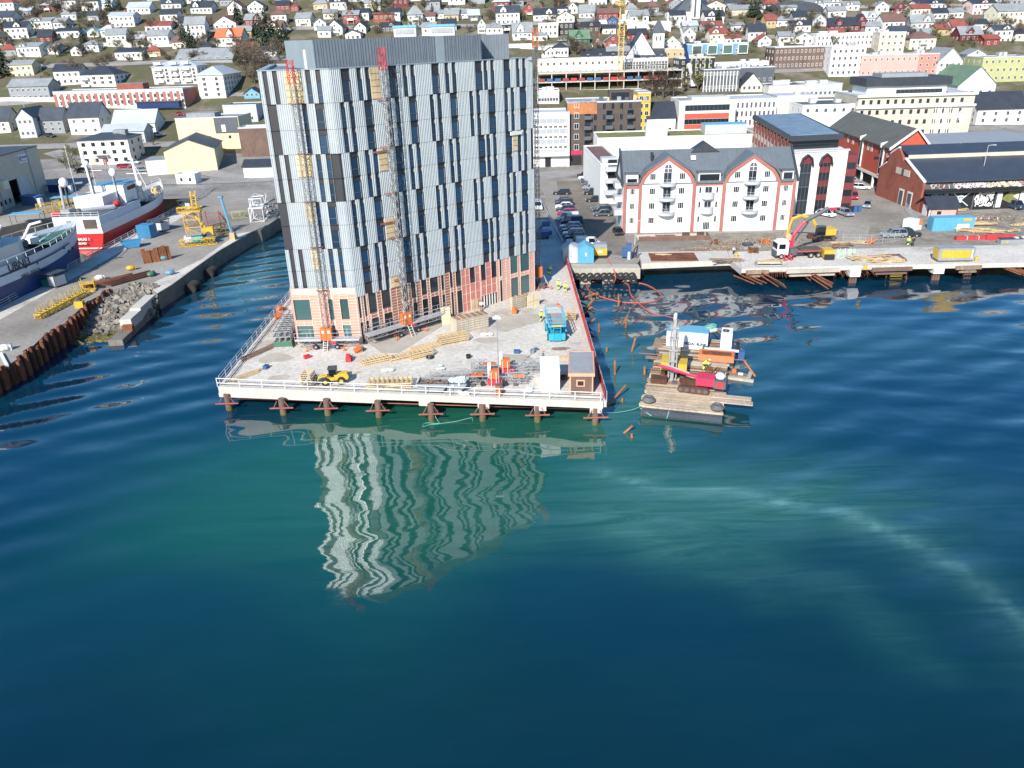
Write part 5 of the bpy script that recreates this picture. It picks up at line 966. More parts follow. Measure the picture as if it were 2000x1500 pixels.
t = thing('ventilation_hall', 'pale plant hall with curved silver ducts on the roof behind the black shed', 'industrial hall', (118, 196, QZ), rad(2)); MB('offwhite').box(0, 0, 0, 40, 9, 10.2).build('wall', t); MB('grey').box(-14, -2, 7.6, 40, 0, 8.2).box(.1, .1, 10.2, 39.9, 8.9, 10.4).build('roof', t)
for x in (9, 14): MB('galv').path([(x, -1, 8.4), (x+.9, -1.5, 9), (x+1.4, -1.2, 12), (x+2.2, .2, 13.6), (x+3.4, 1.2, 13.2)], .75, 10).build('exhaust_duct', t)
MB('steel').tube((-12, -4.5, 9), (0, -4, 9.1), .75, 12).build('exhaust_duct', t); MB('steel').path([(-9, -1.5, 9.6), (-4, -1, 9.6), (-2, -1, 10.5)], .85, 10).cb(-2.5, -1, 8.2, 3.4, 3.4, 3).build('fan_box', t); MB('offwhite').cb(8, -3, 8.3, 6, 2.4, 2.4).m('dgrey').cb(8.6, -4.22, 8.6, 3.2, .06, 1.6).build('chiller', t)
# ---------------------------------------------------------------- right quay slabs
def pier_part(name, label, poly, z0, z1, mat): 
    o = MB(mat).prism(poly, z0, z1).build(name); o['kind'] = 'structure'; return o
pier_part('quay', '', [(24.4, 136.8), G(1427, 508, 3.0), (42.0, 144), (25.2, 145)], 2.0, QZ+.12, 'concrete'); pier_part('quay', '', [(G(1427, 508, 3.04)[0]+.02, G(1427, 508, 3.04)[1]), G(1448, 525, 3.04), (43.5, 143), (42.1, 143.9)], 1.9, QZ+.14, 'concrete')
pier_part('quay', '', [(G(1448, 525, 3)[0]+.05, G(1448, 525, 3)[1]), G(1590, 521, 3), G(1664, 519, 3), G(2000, 513, 3), (150, 130), (150, 141), (43.6, 143.0)], 2.2, QZ+.10, 'deckslab')
pier_part('quay', '', [(23.8, 137), (23.8, 134.4), (11.2, 135.4), (11.2, 138.5)], .9, QZ+.02, 'stone')
for i, (x, w_) in enumerate(((14, 1.5), (18.2, 1.7), (22, 1.6))): tag(MB('stone').cb(x, 136.2, -3, w_*1.3, 2, 4.2).build('quay_pier'), f"{['left', 'middle', 'right'][i]} stone pier foot below the row of tyre fenders", 'pier foot', 'stone feet under the tyre quay')
# white pile caps, concrete piles
for i, (px, py) in enumerate(((1672, 528), (1836, 522), (1898, 518))):
    x, y = G(px, py, 2.5); t = thing('pile_cap', f"{['first', 'second', 'third'][i]} white concrete pile cap from the left at the right quay edge", 'pile cap', (x, y, 0), 0, 'pile caps of the right quay'); MB('white').xprism([(0, 1.3), (0, 2.6), (5, 2.85), (5, 2.2), (1.6, 1.3)], -.9, .9).build('cap', t)
    for dx in (-.45, 0, .45): MB('brown').cb(dx, .8, -4, .36, .5, 5.3).build('pile', t)
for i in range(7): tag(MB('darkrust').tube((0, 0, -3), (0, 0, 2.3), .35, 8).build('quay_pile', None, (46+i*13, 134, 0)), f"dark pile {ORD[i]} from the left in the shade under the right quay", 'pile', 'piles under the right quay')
rg = random.Random(5)
for k, (px, py, dx, dy, n, L_) in enumerate(((1450, 545, 3.2, -2.6, 3, 5.5), (1500, 540, 2.6, -3, 5, 4.5), (1585, 542, 2.4, -2.5, 4, 3.6), (1965, 520, 3.5, -2.8, 6, 5), (1575, 530, 2, -2, 3, 3))):
    x, y = G(px, py, 2.3); b = MB('rust')
    for i in range(n): o = (rg.uniform(-1.2, 1.2), rg.uniform(0, 1), rg.uniform(-.3, .3)); b.tube((x+o[0], y+o[1]+1, 2.3+o[2]), (x+o[0]+dx*.8, y+o[1]+dy, 1.5+o[2]*2), .12, 5)
    tag(b.build('steel_beams'), f"{ORD[k]} bundle from the left of rusty steel bars jutting out under the broken quay edge", 'steel bars')
EA, EB = G(1448, 525, 3), G(2000, 513, 3); EY = lambda x: EA[1]+(EB[1]-EA[1])*(x-EA[0])/(EB[0]-EA[0])
b = MB('oldwood'); rb_ = MB('rust')
for i, (x0, x1) in enumerate(((42, 46), (49, 58.5), (64, 71), (78.5, 83))): tag(MB(('oldwood', 'stone', 'brown', 'oldwood')[i]).box(x0, EY((x0+x1)/2)-.45, 2.1, x1, EY((x0+x1)/2)-.12, 2.75).box(x0+.5, EY((x0+x1)/2)-.7, 1.6, x1-1, EY((x0+x1)/2)-.4, 1.9).build('edge_shuttering'), f"worn edge shuttering boards, {ORD[i]} from left on the right quay face", 'shuttering')
for i in range(70):
    x = 41.5+i*.2; ey = EY(x); rb_.tube((x, ey+.1, 2.4), (x+rg.uniform(-.3, .3), ey-.5+rg.uniform(-.3, .1), 2.0-rg.uniform(0, .7)), .03, 3)
tag(rb_.build('rebar_fringe'), 'fringe of brown reinforcement bars hanging from the quay edge below the truck', 'rebar'); rb_ = MB('rust')
for i in range(30):
    x = 57.5+i*.25; ey = EY(x); rb_.tube((x, ey+.1, 2.4), (x+rg.uniform(-.1, .8), ey-.8, 2.0-rg.uniform(0, .8)), .035, 3)

tag(rb_.build('rebar_fringe'), 'second fringe of brown bars on the quay edge below the yellow compressor', 'rebar')
tag(MB('rust').at(26.4, 138.0, QZ+.13, rad(-4)).box(0, 0, 0, 8.6, 5.6, .1).m('darkrust').box(0, .8, .1, 8.6, .95, .2).box(0, 2, .1, 8.6, 2.15, .2).box(0, 3.2, .1, 8.6, 3.35, .2).box(0, 4.4, .1, 8.6, 4.55, .2).off().build('rebar_mat'), 'brown reinforcement mat laid on the pale quay slab', 'rebar mat')
t = thing('steel_staging', 'rusty steel staging frame with yellow ladder at the right quay edge', 'staging', (*G(1750, 545, 0), 0)); g_ = MB('rust')
for sx in (-1.6, 1.6): g_.tube((sx*1.2, -.3, -1), (sx, .8, 3.3), .12, 5).tube((sx, .8, 3.3), (sx*1.1, 4.2, 3.4), .12, 5)
for z in (.3, 1.2, 2.2): g_.tube((-1.6, 0, z), (1.6, 0, z), .08, 5)
g_.tube((-1.9, 4, 3.4), (1.9, 4, 3.4), .14, 5).build('frame', t); MB('yellow').box(-1.1, -.05, -.6, 1.1, .25, .2).box(-1.1, .1, .45, 1.1, .35, 1.1).box(-1.1, .25, 1.4, 1.1, .5, 2.0).build('yellow_steps', t)
# stone quay with tyres
tp = [1127, 1140, 1153, 1167, 1180, 1190, 1201, 1212, 1222, 1234]
for i, px in enumerate(tp+[1238]):
    x, y = G(px-4, 529 if i < 10 else 541, 1.9 if i < 10 else 1.0); t = MB('rubber').torus((0, 0, 0), .52, .2, 'y', 16, 7).build('tyre_fender', None, (x, 134.25+(x-11)*-.075, 1.75 if i < 10 else .95)); tag(t, f'black tyre fender, {ORD[i]} from left on the stone quay wall' if i < 10 else 'lowest black tyre fender hanging at the right end of the stone quay', 'tyre', 'tyre fenders on the stone quay')
# ---------------------------------------------------------------- sheet pile wall, rubble, broken quay corner on the left
t = MB('rust'); SP = [(-84, 40), (-80, 56), (-76, 70), (-72, 82), (-69.2, 92), (-68.3, 100), (-69.2, 108.5), (-69.0, 113.2), (-70.8, 124.9), (-70.0, 131)]
k = 0
for (a, b_), (c, d) in zip(SP, SP[1:]):
    L_ = math.hypot(c-a, d-b_); n = int(L_/.8); ux, uy = (c-a)/L_, (d-b_)/L_
    for i in range(n):
        s = i*L_/n; o = .35 if k % 2 else 0; k += 1; zt = QZ+.25+.35*math.sin(s*.9+a)+rg.uniform(-.12, .12)
        t.m('rust' if k % 3 else 'darkrust').at(a+ux*s+uy*o, b_+uy*s-ux*o, 0, math.atan2(uy, ux)).box(-.02, -.12, -3, .82, .12, zt)
        t.box(-.05, -.35, -3, .07, .12, zt-.02)
t.off(); tag(t.build('sheet_pile_wall'), 'rusty corrugated sheet pile wall along the left pier edge', 'sheet piling')
def heap(name, label, cx, cy, rx, ry, n, s0, s1, mat, zb=QZ, slope=None, cat='rubble'):
    b = MB(mat)
    for i in range(n):
        a, q = rg.uniform(0, 6.28), math.sqrt(rg.random()); x, y = cx+rx*q*math.cos(a), cy+ry*q*math.sin(a); s = rg.uniform(s0, s1); z = (slope(x, y) if slope else zb+(1-q)*s1*1.2)
        b.at(x, y, z, rg.uniform(0, 6), rg.uniform(-.6, .6), rg.uniform(-.6, .6)); p = [Vector((sx*s*rg.uniform(.7, 1), sy*s*rg.uniform(.6, 1), sz*s*rg.uniform(.4, .8))) for sx in (-1, 1) for sy in (-1, 1) for sz in (-1, 1)]
        b.add(p, [(0, 1, 3, 2), (4, 6, 7, 5), (0, 4, 5, 1), (2, 3, 7, 6), (0, 2, 6, 4), (1, 5, 7, 3)])
    b.off(); o = b.build(name); o['kind'] = 'stuff'; return o
heap('rubble', '', -65.6, 124, 5.2, 9.5, 620, .12, .62, 'rubble', slope=lambda x, y: -.6+max(0, (y-114)*.19)+rg.uniform(-.2, .3))
heap('rubble', '', 34, 151, 14, 5, 0, .1, .2, 'earth')
heap('debris', '', 49, 150.5, 10, 2.6, 500, .08, .35, 'earth', QZ+.02); heap('debris', '', 40, 145.5, 9, 1.6, 260, .06, .22, 'oldwood', QZ+.05)
heap('debris', '', -49, 196, 6, 5, 160, .15, .4, 'rubble', QZ); heap('debris', '', 102, 163, 12, 2.6, 260, .1, .35, 'earth', QZ+.02)
heap('rubble', '', -66.5, 116, 4.5, 4, 160, .2, .9, 'algae', slope=lambda x, y: -.5+rg.uniform(-.2, .3))
heap('debris', '', -98, 221, 11, 8, 240, .3, .9, 'darkrust', -4.5)
b = MB('wetconcrete').at(-60.4, 113.4, 0, rad(4)).box(-1.6, -2.5, -2, .6, 12, .9).m('concrete').box(-1.4, 2.5, .9, .4, 12, QZ-.4).box(-1.2, 6.8, QZ-.4, .5, 14, QZ+.02).m('rust').box(-.9, 1.5, .2, .7, 2.5, 1.7).off(); tag(b.build('broken_quay_wall'), 'broken end of the concrete quay wall dipping into the water', 'wall')
for i, (px, py) in enumerate(((368, 563), (408, 534))):
    x, y = G(px, py, .5); b = MB('rubber'); b.tube((0, -1.3, 0), (0, 1.3, 0), .85, 12)
    for q in range(5): b.torus((0, -1.1+q*.55, 0), .9, .16, 'y', 12, 5)
    tag(b.build('cylinder_fender', None, (-58.9, y, .7)), ['nearer', 'farther'][i]+' black tyre covered cylinder fender floating at the left quay', 'fender', 'cylinder fenders at the left quay')

# ---------------------------------------------------------------- fishing vessels in the dock
def hull(root, L_, B_, z_keel, z_deck, bands, stern=.8, sheer=1.6, flare=.55, n=26):
    """bow at +y=L_, stern at y=0; bands [(z_top, mat)] from keel up"""
    b = MB(bands[0][1]); levels = [z_keel]+[q[0] for q in bands]; rings = []
    def hw(t, h):     # half width at t along, h 0 keel..1 deck
        s = 1 if t < .55 else max(.0, 1-((t-.55)/.45)**(1.7+1.2*h)); st = stern+(1-stern)*min(1, t/.25)
        low = (1-(1-min(1, h*1.8))**2.2)
        tl = 1-(1-flare)*(1-h)*max(0, (t-.45)/.55)
        return max(.02, B_/2*s*st*low*tl)
    for i in range(n+1):
        t = i/n; sh = sheer*max(0, (t-.5)/.5)**2; ring = []
        rake = lambda h: (L_*t)-(1-h)*max(0, t-.6)*L_*.12+(1-h)*(.9 if t < .05 else 0)*(1-t)*1.2
        kz = z_keel+(1-min(1, t/.12))*(z_deck-z_keel)*.32
        for lv in levels:
            h = (lv-z_keel)/(z_deck-z_keel); z = kz+(lv+sh*h-kz)*(1 if lv > z_keel else 0) if True else lv
            z = max(z, kz); hh = max(0, (z-kz)/(z_deck+sh-kz)); ring.append((hw(t, hh), rake(hh), z))
        rings.append(ring)
    m_ = len(levels)
    for k in range(m_-1):
        b.m(bands[k][1]); vs = []; fs = []
        for r in rings:
            (w0, y0, z0), (w1, y1, z1) = r[k], r[k+1]
            sub = 4
            for j in range(sub+1):
                f = j/sub; z = z0+(z1-z0)*f; 
                w = w0+(w1-w0)*f; vs += [(w, y0+(y1-y0)*f, z), (-w, y0+(y1-y0)*f, z)]
        c = 2*(sub+1)
        for i in range(n):
            for j in range(sub):
                a = i*c+2*j; e = (i+1)*c+2*j; fs += [(a, e, e+2, a+2), (a+1, a+3, e+3, e+1)]
        for j in range(sub): a = 2*j; fs.append((a, a+2, a+3, a+1))
        b.add(vs, fs)
    o = b.build('hull', root)
    for p in o.data.polygons: p.use_smooth = len(p.vertices) == 4 and abs(p.normal.y) < .95
    dk_ = MB('dgrey'); dv = []; 
    for r in rings: w, y, z = r[-1]; dv += [(w*.96, y, z-.9), (-w*.96, y, z-.9)]
    dk_.add(dv, [(2*i, 2*i+2, 2*i+3, 2*i+1)[::-1] for i in range(n)]).build('main_deck', root)
    return rings

t = thing('fishing_trawler', 'white and dark blue trawler with call sign UBNJ3 on its bow, in dry dock', 'fishing vessel', (-95.6, 97.5, 0), rad(-9.0))
rg_ = hull(t, 58, 13.0, -4.6, 9.0, [(1.2, 'darkhull'), (1.7, 'whitehull'), (6.0, 'darkhull'), (9.0, 'whitehull')], .85, 1.2, .45)
b = MB('navy')
for i in range(9, 22):
    (w0, y0, z0), (w1, y1, z1) = rg_[i][-1], rg_[i+1][-1]; 
    for s in (1, -1): b.add([(s*(w0+.04), y0, z0-1.55), (s*(w1+.04), y1, z1-1.55), (s*(w1+.06), y1, z1-1.25), (s*(w0+.06), y0, z0-1.25)], [(0, 1, 2, 3) if s > 0 else (3, 2, 1, 0)])
b.build('blue_stripe', t)
b = MB('white')
for r0, r1 in zip(rg_[12:], rg_[13:]):
    for s in (1, -1): b.tube((s*r0[-1][0], r0[-1][1], r0[-1][2]+.9), (s*r1[-1][0], r1[-1][1], r1[-1][2]+.9), .06, 4).tube((s*r0[-1][0], r0[-1][1], r0[-1][2]), (s*r0[-1][0], r0[-1][1], r0[-1][2]+.9), .05, 4)
b.build('bulwark_rail', t)
MB('deckgreen').prism([(-4.6, 44), (4.6, 44), (2.5, 52), (0, 56), (-2.5, 52)], 9.0, 9.15).build('foredeck', t)
w_ = MB('offwhite').prism([(-5.2, 20), (5.2, 20), (5.2, 36), (3, 39.5), (-3, 39.5), (-5.2, 36)], 8.3, 11.6).m('whitehull').prism([(-4.2, 22), (4.2, 22), (4.2, 33), (2.5, 35.5), (-2.5, 35.5), (-4.2, 33)], 11.6, 14.2).m('black').prism([(-4.3, 24), (4.3, 24), (4.3, 33.1), (2.6, 35.7), (-2.6, 35.7), (-4.3, 33.1)], 12.4, 13.4).m('white').prism([(-4.8, 22), (4.8, 22), (4.6, 34), (2.8, 36.4), (-2.8, 36.4), (-4.6, 34)], 14.2, 14.5); w_.build('wheelhouse', t)
b = MB('white').path([(-.8, 38, 9), (0, 38, 17.5)], .28, 8).path([(.8, 41, 9.2), (2.5, 43, 13), (5, 43, 13.6)], .22, 6).cb(0, 45, 9.1, 2.2, 2, 1.1).cb(-2, 48, 9.1, 1.2, 1.2, .9).m('dgrey').tube((-1.5, 42, 9.8), (1.5, 42, 9.8), .7, 10).m('white').path([(3.6, 43, 10), (2, 49, 10.4), (0, 54, 10.3)], .12, 5); b.build('winch_gear', t)
MB('fadedred').ball((-3.4, 26, 15.4), .9).build('rescue_boat_cover', t)
def hulltext(txt, size, i, dz, mat, s=1):
    r0, r1 = rg_[i], rg_[i+2]; (w0, y0, z0), (w1, y1, z1) = r0[-1], r1[-1]; bl = r0[-2]; fl = math.atan2(w0-bl[0], z0-bl[2])*.75
    o = lettering(txt, size, t, ((w0+w1)/2+.12-dz*math.tan(fl)*-1, (y0+y1)/2, z0+dz), (0, 0, 0), mat, bold=.01); d = math.atan2(y1-y0, w1-w0)
    o.rotation_euler = (rad(90)+fl*.9, 0, d); return o
hulltext('UBNJ3', 1.9, 14, -.7, 'black'); hulltext('MK-0362', 1.25, 15, -3.0, 'dgrey')
for i, dz in ((13, -1.9), (14, -1.9), (17, -2.0), (21, -1.9), (22, -3.3), (23, -3.4), (16, -5.0)):
    w0, y0, z0 = rg_[i][-1]; MB('black').cb(w0-abs(dz+1)*.28, y0, z0+dz, .35, .2, .5).build('porthole', t)
t = thing('longliner_vessel', 'red and white fishing vessel seen from its stern, named HARHAUG 1, in the dry dock', 'fishing vessel', (-93.2, 167, 0), rad(-1.5)); t.scale = (1, .88, 1)
rg2 = hull(t, 48, 10.6, -3.4, 6.8, [(1.0, 'fadedred'), (1.45, 'redhull'), (1.7, 'white'), (4.9, 'redhull'), (6.8, 'white')], .97, 2.2, .6)
MB('whitehull').box(-5.15, .1, 6.3, 5.15, 22, 8.6).m('dgrey').box(-4.9, 1.2, 8.6, 4.9, 21.6, 8.7).m('dbrown').box(1.5, -.05, 6.1, 4.3, .1, 8.0).m('grey').box(-2.2, -.05, 6.5, -1.2, .1, 7.9).build('shelter_deck', t)
MB('white').box(-4, 9, 8.7, 2.6, 17, 11.4).prism([(-3.6, 17), (4.2, 17), (4.2, 23.5), (2.4, 25.5), (-1.8, 25.5), (-3.6, 23.5)], 8.6, 12.6).m('black').prism([(-3.7, 19), (4.3, 19), (4.3, 23.6), (2.5, 25.7), (-1.9, 25.7), (-3.7, 23.6)], 11.2, 12.0).m('lblue').prism([(-3.9, 17), (4.5, 17), (4.5, 24), (2.6, 26.1), (-2, 26.1), (-3.9, 24)], 12.6, 12.8).build('wheelhouse', t)
MB('white').tube((-1.4, 14, 11.4), (-2.0, 14, 20.5), .32, 8).tube((-1.4, 14, 16.5), (1.6, 14, 16.5), .09).cb(-1.7, 13.6, 17.5, 1.6, .3, .25).tube((-1.7, 14, 19), (-1.7, 14, 22), .06).build('main_mast', t)
for x, y, z, r in ((-5, 8.5, 14.8, .95), (2.6, 17, 15.6, .85), (-1.2, 13.5, 18.2, .5), (6.2, 22, 12.2, .6)): MB('white').ball((x, y, z), r, 1, 1, 1.15, 12, 8).m('dgrey').tube((x, y, 8.7), (x, y, z-r), .16, 6).tube((x+.4, y+.3, 8.7), (x, y, z-r), .06, 4).build('satellite_dome', t)
for x, y, z in ((-3.9, 11, 22.5), (3.2, 15, 20.5), (-2.5, 18, 19), (0, 20, 18)): MB('white').tube((x, y, 9), (x, y, z), .045, 4).build('aerial', t)
MB('lgrey').tube((.5, 1.8, 9.6), (5.0, 8.5, 9.2), .55, 10).m('dgrey').tube((.2, 1.4, 9.65), (.5, 1.8, 9.6), .62, 10).m('steel').box(-5, 4, 8.7, -3, 6.5, 9.6).tube((-4.5, 5, 9), (-6.5, 9.5, 14), .3, 8).tube((-6.5, 9.5, 14), (-2.5, 12, 14.2), .2, 6).build('deck_crane', t)
MB('netting').ball((4.2, 12.2, 9.4), .8, 1, 1.8, .8).ball((-4.6, 1.2, 9.2), .7, 1.6, 1, .8).build('life_raft_cover', t)
g_ = MB('white')
for z in (.45, .95): g_.path([(-5.1, .3, 8.6+z), (5.1, .3, 8.6+z), (5.1, 8.5, 8.6+z)], .04, 4)
for i in range(7): g_.tube((-5.1+i*1.7, .3, 8.6), (-5.1+i*1.7, .3, 9.6), .04, 4)
g_.build('guard_rail', t)
b = MB('offwhite').box(-3.5, 27, 7.2, 3, 30, 9.6).cb(0, 33, 6.6, 4, 3, 1.6).cb(-2.5, 36, 6.6, 1.5, 3, 1.5).cb(2.2, 31.5, 6.6, 1.6, 2, 2.1).m('osb').torus((2.5, 39, 7.6), .9, .35, 'x').torus((1.2, 41, 7.6), .7, .3, 'y').m('white').tube((0, 35.5, 6.5), (-.4, 35.5, 16.5), .4, 8).tube((-2.6, 35.5, 12.8), (2.6, 35.5, 12.8), .12).tube((0, 35.6, 14.5), (4.5, 30, 9), .07).ball((-2.4, 30, 10.4), 1.3, 1.6, 1, .8).ball((3.4, 27, 10.4), .8); b.build('foredeck_gear', t)
b = MB('offwhite')
for r0, r1 in zip(rg2[15:], rg2[16:]):
    for s in (1, -1):
        for dz in (.5, 1.0): b.tube((s*r0[-1][0], r0[-1][1], r0[-1][2]+dz), (s*r1[-1][0], r1[-1][1], r1[-1][2]+dz), .05, 4)
        b.tube((s*r0[-1][0], r0[-1][1], r0[-1][2]), (s*r0[-1][0], r0[-1][1], r0[-1][2]+1), .05, 4)
b.build('bow_rail', t)
lettering('HARHAUG 1', .82, t, (-.2, -.12, 3.75), (rad(90), 0, 0), 'white', bold=.02, ext=.06); lettering('ÅLESUND', .62, t, (-.2, -.12, 2.85), (rad(90), 0, 0), 'white', bold=.015, ext=.06)
# ---------------------------------------------------------------- cars
def car(paint, L_=4.5, W_=1.8, H_=1.5, kind='hatch'):
    r = thing('parked_car', 'x', 'car'); f = {'hatch': (.27, .40, .82, .97), 'wagon': (.27, .40, .90, .99), 'suv': (.24, .36, .92, .99), 'van': (.12, .24, .97, 1.0), 'pickup': (.27, .38, .60, .66)}[kind]
    h1 = H_*.56; b = MB(paint); prof = [(0, .28), (0, h1*.78), (L_*.03, h1*.9), (L_*f[0], h1), (L_*f[3], h1*1.02), (L_, h1*.9), (L_, .3)]
    n = 7; 
    def slab2(prof, w0, inset):  # bevelled body cross-section
        m_ = len(prof); vs = []
        for s, k in ((-1, inset), (-1, 0), (1, 0), (1, inset)):
            for y, z in prof: cy = L_/2; vs.append((s*(w0/2-(k if k else 0)), cy+(y-cy)*(1-(.0 if k == 0 else 0)), z if not k else z))
        return vs
    b.xprism(prof, -W_/2+.08, W_/2-.08); low = [(y, min(z, h1*.86)) for y, z in prof]; b.xprism([(.06, .3), (.06, h1*.72), (L_*f[0], h1*.86), (L_-.08, h1*.86), (L_-.05, .32)], -W_/2, -W_/2+.08).xprism([(.06, .3), (.06, h1*.72), (L_*f[0], h1*.86), (L_-.08, h1*.86), (L_-.05, .32)], W_/2-.08, W_/2)
    b.build('body', r)
    w1, w2 = W_/2-.1, W_/2-.26; y0, y1, y2, y3 = [L_*q for q in f]; zt = H_-.06
    def trap(mb, ya, yb, yc, yd, za, zb, wa, wb): return mb.add([(-wa, ya, za), (wa, ya, za), (wa, yd, za), (-wa, yd, za), (-wb, yb, zb), (wb, yb, zb), (wb, yc, zb), (-wb, yc, zb)], [(0, 1, 5, 4), (1, 2, 6, 5), (2, 3, 7, 6), (3, 0, 4, 7)])
    g_ = trap(MB('carglass'), y0, y1, y2, y3, h1*.99, zt, w1, w2); g_.build('windows', r)
    p = MB(paint); p.add([(-w2, y1, zt), (w2, y1, zt), (w2, y2, zt), (-w2, y2, zt), (-w2+.08, y1+.1, H_), (w2-.08, y1+.1, H_), (w2-.08, y2-.1, H_), (-w2+.08, y2-.1, H_)], [(4, 5, 6, 7), (0, 1, 5, 4), (1, 2, 6, 5), (2, 3, 7, 6), (3, 0, 4, 7)])
    for s in (-1, 1):
        for ya, yb in ((y0, y1), (y3, y2), ((y0+y3)/2, (y1+y2)/2)): p.tube((s*(w1+.005), ya, h1), (s*(w2+.005), yb, zt), .045, 4)
    if kind == 'van': p.box(-w1-.01, L_*.45, h1, -w2+.02, L_*.96, zt).box(w1+.01, L_*.45, h1, w2-.02, L_*.96, zt)
    if kind == 'pickup': p.box(-W_/2+.05, L_*.68, h1, W_/2-.05, L_*.7, h1+.12); p.m('black').box(-W_/2+.15, L_*.69, h1+.01, W_/2-.15, L_*.97, h1+.03)
    p.build('roof', r)
    for s in (-1, 1):
        for y in (L_*.18, L_*.80): MB('rubber').tube((s*(W_/2-.2), y, .33), (s*(W_/2+.015), y, .33), .33, 12).m('steel').tube((s*(W_/2), y, .33), (s*(W_/2+.025), y, .33), .19, 8).build('wheel', r)
        MB('plastic').cb(s*(W_/2-.3), .0, h1*.62, .36, .08, .16).build('headlight', r); MB('redhull').cb(s*(W_/2-.2), L_-.02, h1*.66, .2, .08, .2).build('tail_light', r)
    return r
protos = {}
CARL = {'carblue': 'dark blue', 'carsilver': 'silver', 'cardark': 'black', 'carred': 'dark red', 'carwhite': 'white', 'cargrey': 'dark grey'}
def put_car(paint, kind, x, y, rz, label, group=None, z=QZ+.01):
    k = (paint, kind)
    if k not in protos:
        dm = {'hatch': (4.3, 1.78, 1.48), 'wagon': (4.7, 1.82, 1.5), 'suv': (4.6, 1.88, 1.7), 'van': (4.9, 1.95, 1.95), 'pickup': (5.3, 1.9, 1.8)}[kind]
        protos[k] = r = car(paint, *dm, kind); r.location = (x, y, z); r.rotation_euler.z = rz; r['label'] = label
        if group: r['group'] = group
        return r
    return dup(protos[k], (x, y, z), rz, label, group)
row = [(378, 1078, 'cardark', 'wagon'), (394, 1081, 'carblue', 'hatch'), (399.5, 1082, 'cardark', 'suv'), (405, 1083, 'carwhite', 'hatch'), (411, 1084, 'carblue', 'wagon'), (418, 1086, 'carred', 'wagon'), (429, 1087, 'carwhite', 'van'), (437, 1094, 'carblue', 'van'), (445, 1092, 'carsilver', 'wagon'), (452, 1095, 'carblue', 'hatch'), (460, 1097, 'carsilver', 'suv'), (466, 1102, 'cardark', 'hatch'), (474, 1104, 'cargrey', 'wagon')]
for i, (py, px, pt, kd) in enumerate(row):
    x, y = G(px, py+2); put_car(pt, kd, x+.2, y, rad(-90-4), f"{CARL[pt]} {'van' if kd == 'van' else 'car'}, {ORD[len(row)-1-i]} from the front in the left parking row", 'cars parked in the left row')
row = [(328, 1144, 'carwhite', 'hatch'), (334, 1140, 'cargrey', 'hatch'), (344, 1126, 'cardark', 'wagon'), (348.5, 1130, 'carwhite', 'wagon'), (353, 1133, 'cargrey', 'hatch'), (357.5, 1134, 'carblue', 'wagon'), (362, 1136, 'cargrey', 'suv'), (368, 1138, 'carsilver', 'hatch'), (378, 1140, 'cardark', 'suv'), (392, 1144, 'cardark', 'wagon'), (409, 1154, 'cargrey', 'wagon'), (414, 1157, 'cardark', 'suv'), (420, 1159, 'cargrey', 'hatch')]
for i, (py, px, pt, kd) in enumerate(row):
    x, y = G(px, py+2); put_car(pt, kd, x, y, rad(-90-3), f"{CARL[pt]} car, {ORD[len(row)-1-i]} from the front in the right parking row by the white annex", 'cars parked in the right row')
for px, py, rz, pt, kd, lab in ((1203, 453, 182, 'cardark', 'hatch', 'black car parked alone beside the corner of the white harbour house'), (1172, 492, 80, 'carwhite', 'van', 'white van behind the yellow generator on the quay'), (1629, 427, 35, 'carwhite', 'hatch', 'white car with dark windscreen in front of the arched office block'), (1661, 425, 10, 'carsilver', 'wagon', 'silver estate car with roof box beside the waste bins'), (1692, 408, -28, 'carsilver', 'hatch', 'silver blue car on the street right of the arched block'), (1668, 392, -20, 'carred', 'suv', 'dark red car close to the red stair bay'), (1700, 371, 62, 'carwhite', 'wagon', 'white estate car beside the brick shed corner'), (1683, 357, 60, 'carsilver', 'hatch', 'silver car half under the raised red hall'), (1722, 464, -92, 'carsilver', 'suv', 'silver offroad car parked on the quay road'), (1795, 463, 88, 'cardark', 'pickup', 'black pickup truck on the quay beside two workers'), (1996, 412, 20, 'carblue', 'van', 'dark blue van cut by the right edge of the view'),
    (147, 338, -94, 'cardark', 'wagon', 'black car on the yard left of the plain three storey block'), (258, 329, 88, 'carred', 'wagon', 'bright red car in front of the plain three storey block'), (273, 321, 88, 'carwhite', 'hatch', 'white car behind the red car on the yard'), (292, 336, 88, 'carsilver', 'wagon', 'silver car on the slope road beside the yellow warehouse'), (305, 322, 60, 'carblue', 'hatch', 'blue car against the white lean-to'), (108, 270, 70, 'cardark', 'wagon', 'dark car between the two gabled grey houses'), (322, 266, 90, 'carwhite', 'hatch', 'pale car parked behind the white roofed house'), (365, 226, 80, 'carred', 'hatch', 'red car at the end of the striped office'), (1052, 412, 5, 'carwhite', 'van', 'white van right beside the tower on the yard'), (345, 90, 85, 'carwhite', 'hatch', 'white car on the hillside road beside the white grey-roofed house'), (1107, 82, 85, 'carsilver', 'hatch', 'silver car on the hillside street below the black and white cube house'), (1124, 316, 80, 'carsilver', 'hatch', 'silver car at the garage mouth of the brown apartments')):
    x, y, z = TG(px, py); put_car(pt, kd, x, y, rad(rz), lab, None, z+.03)
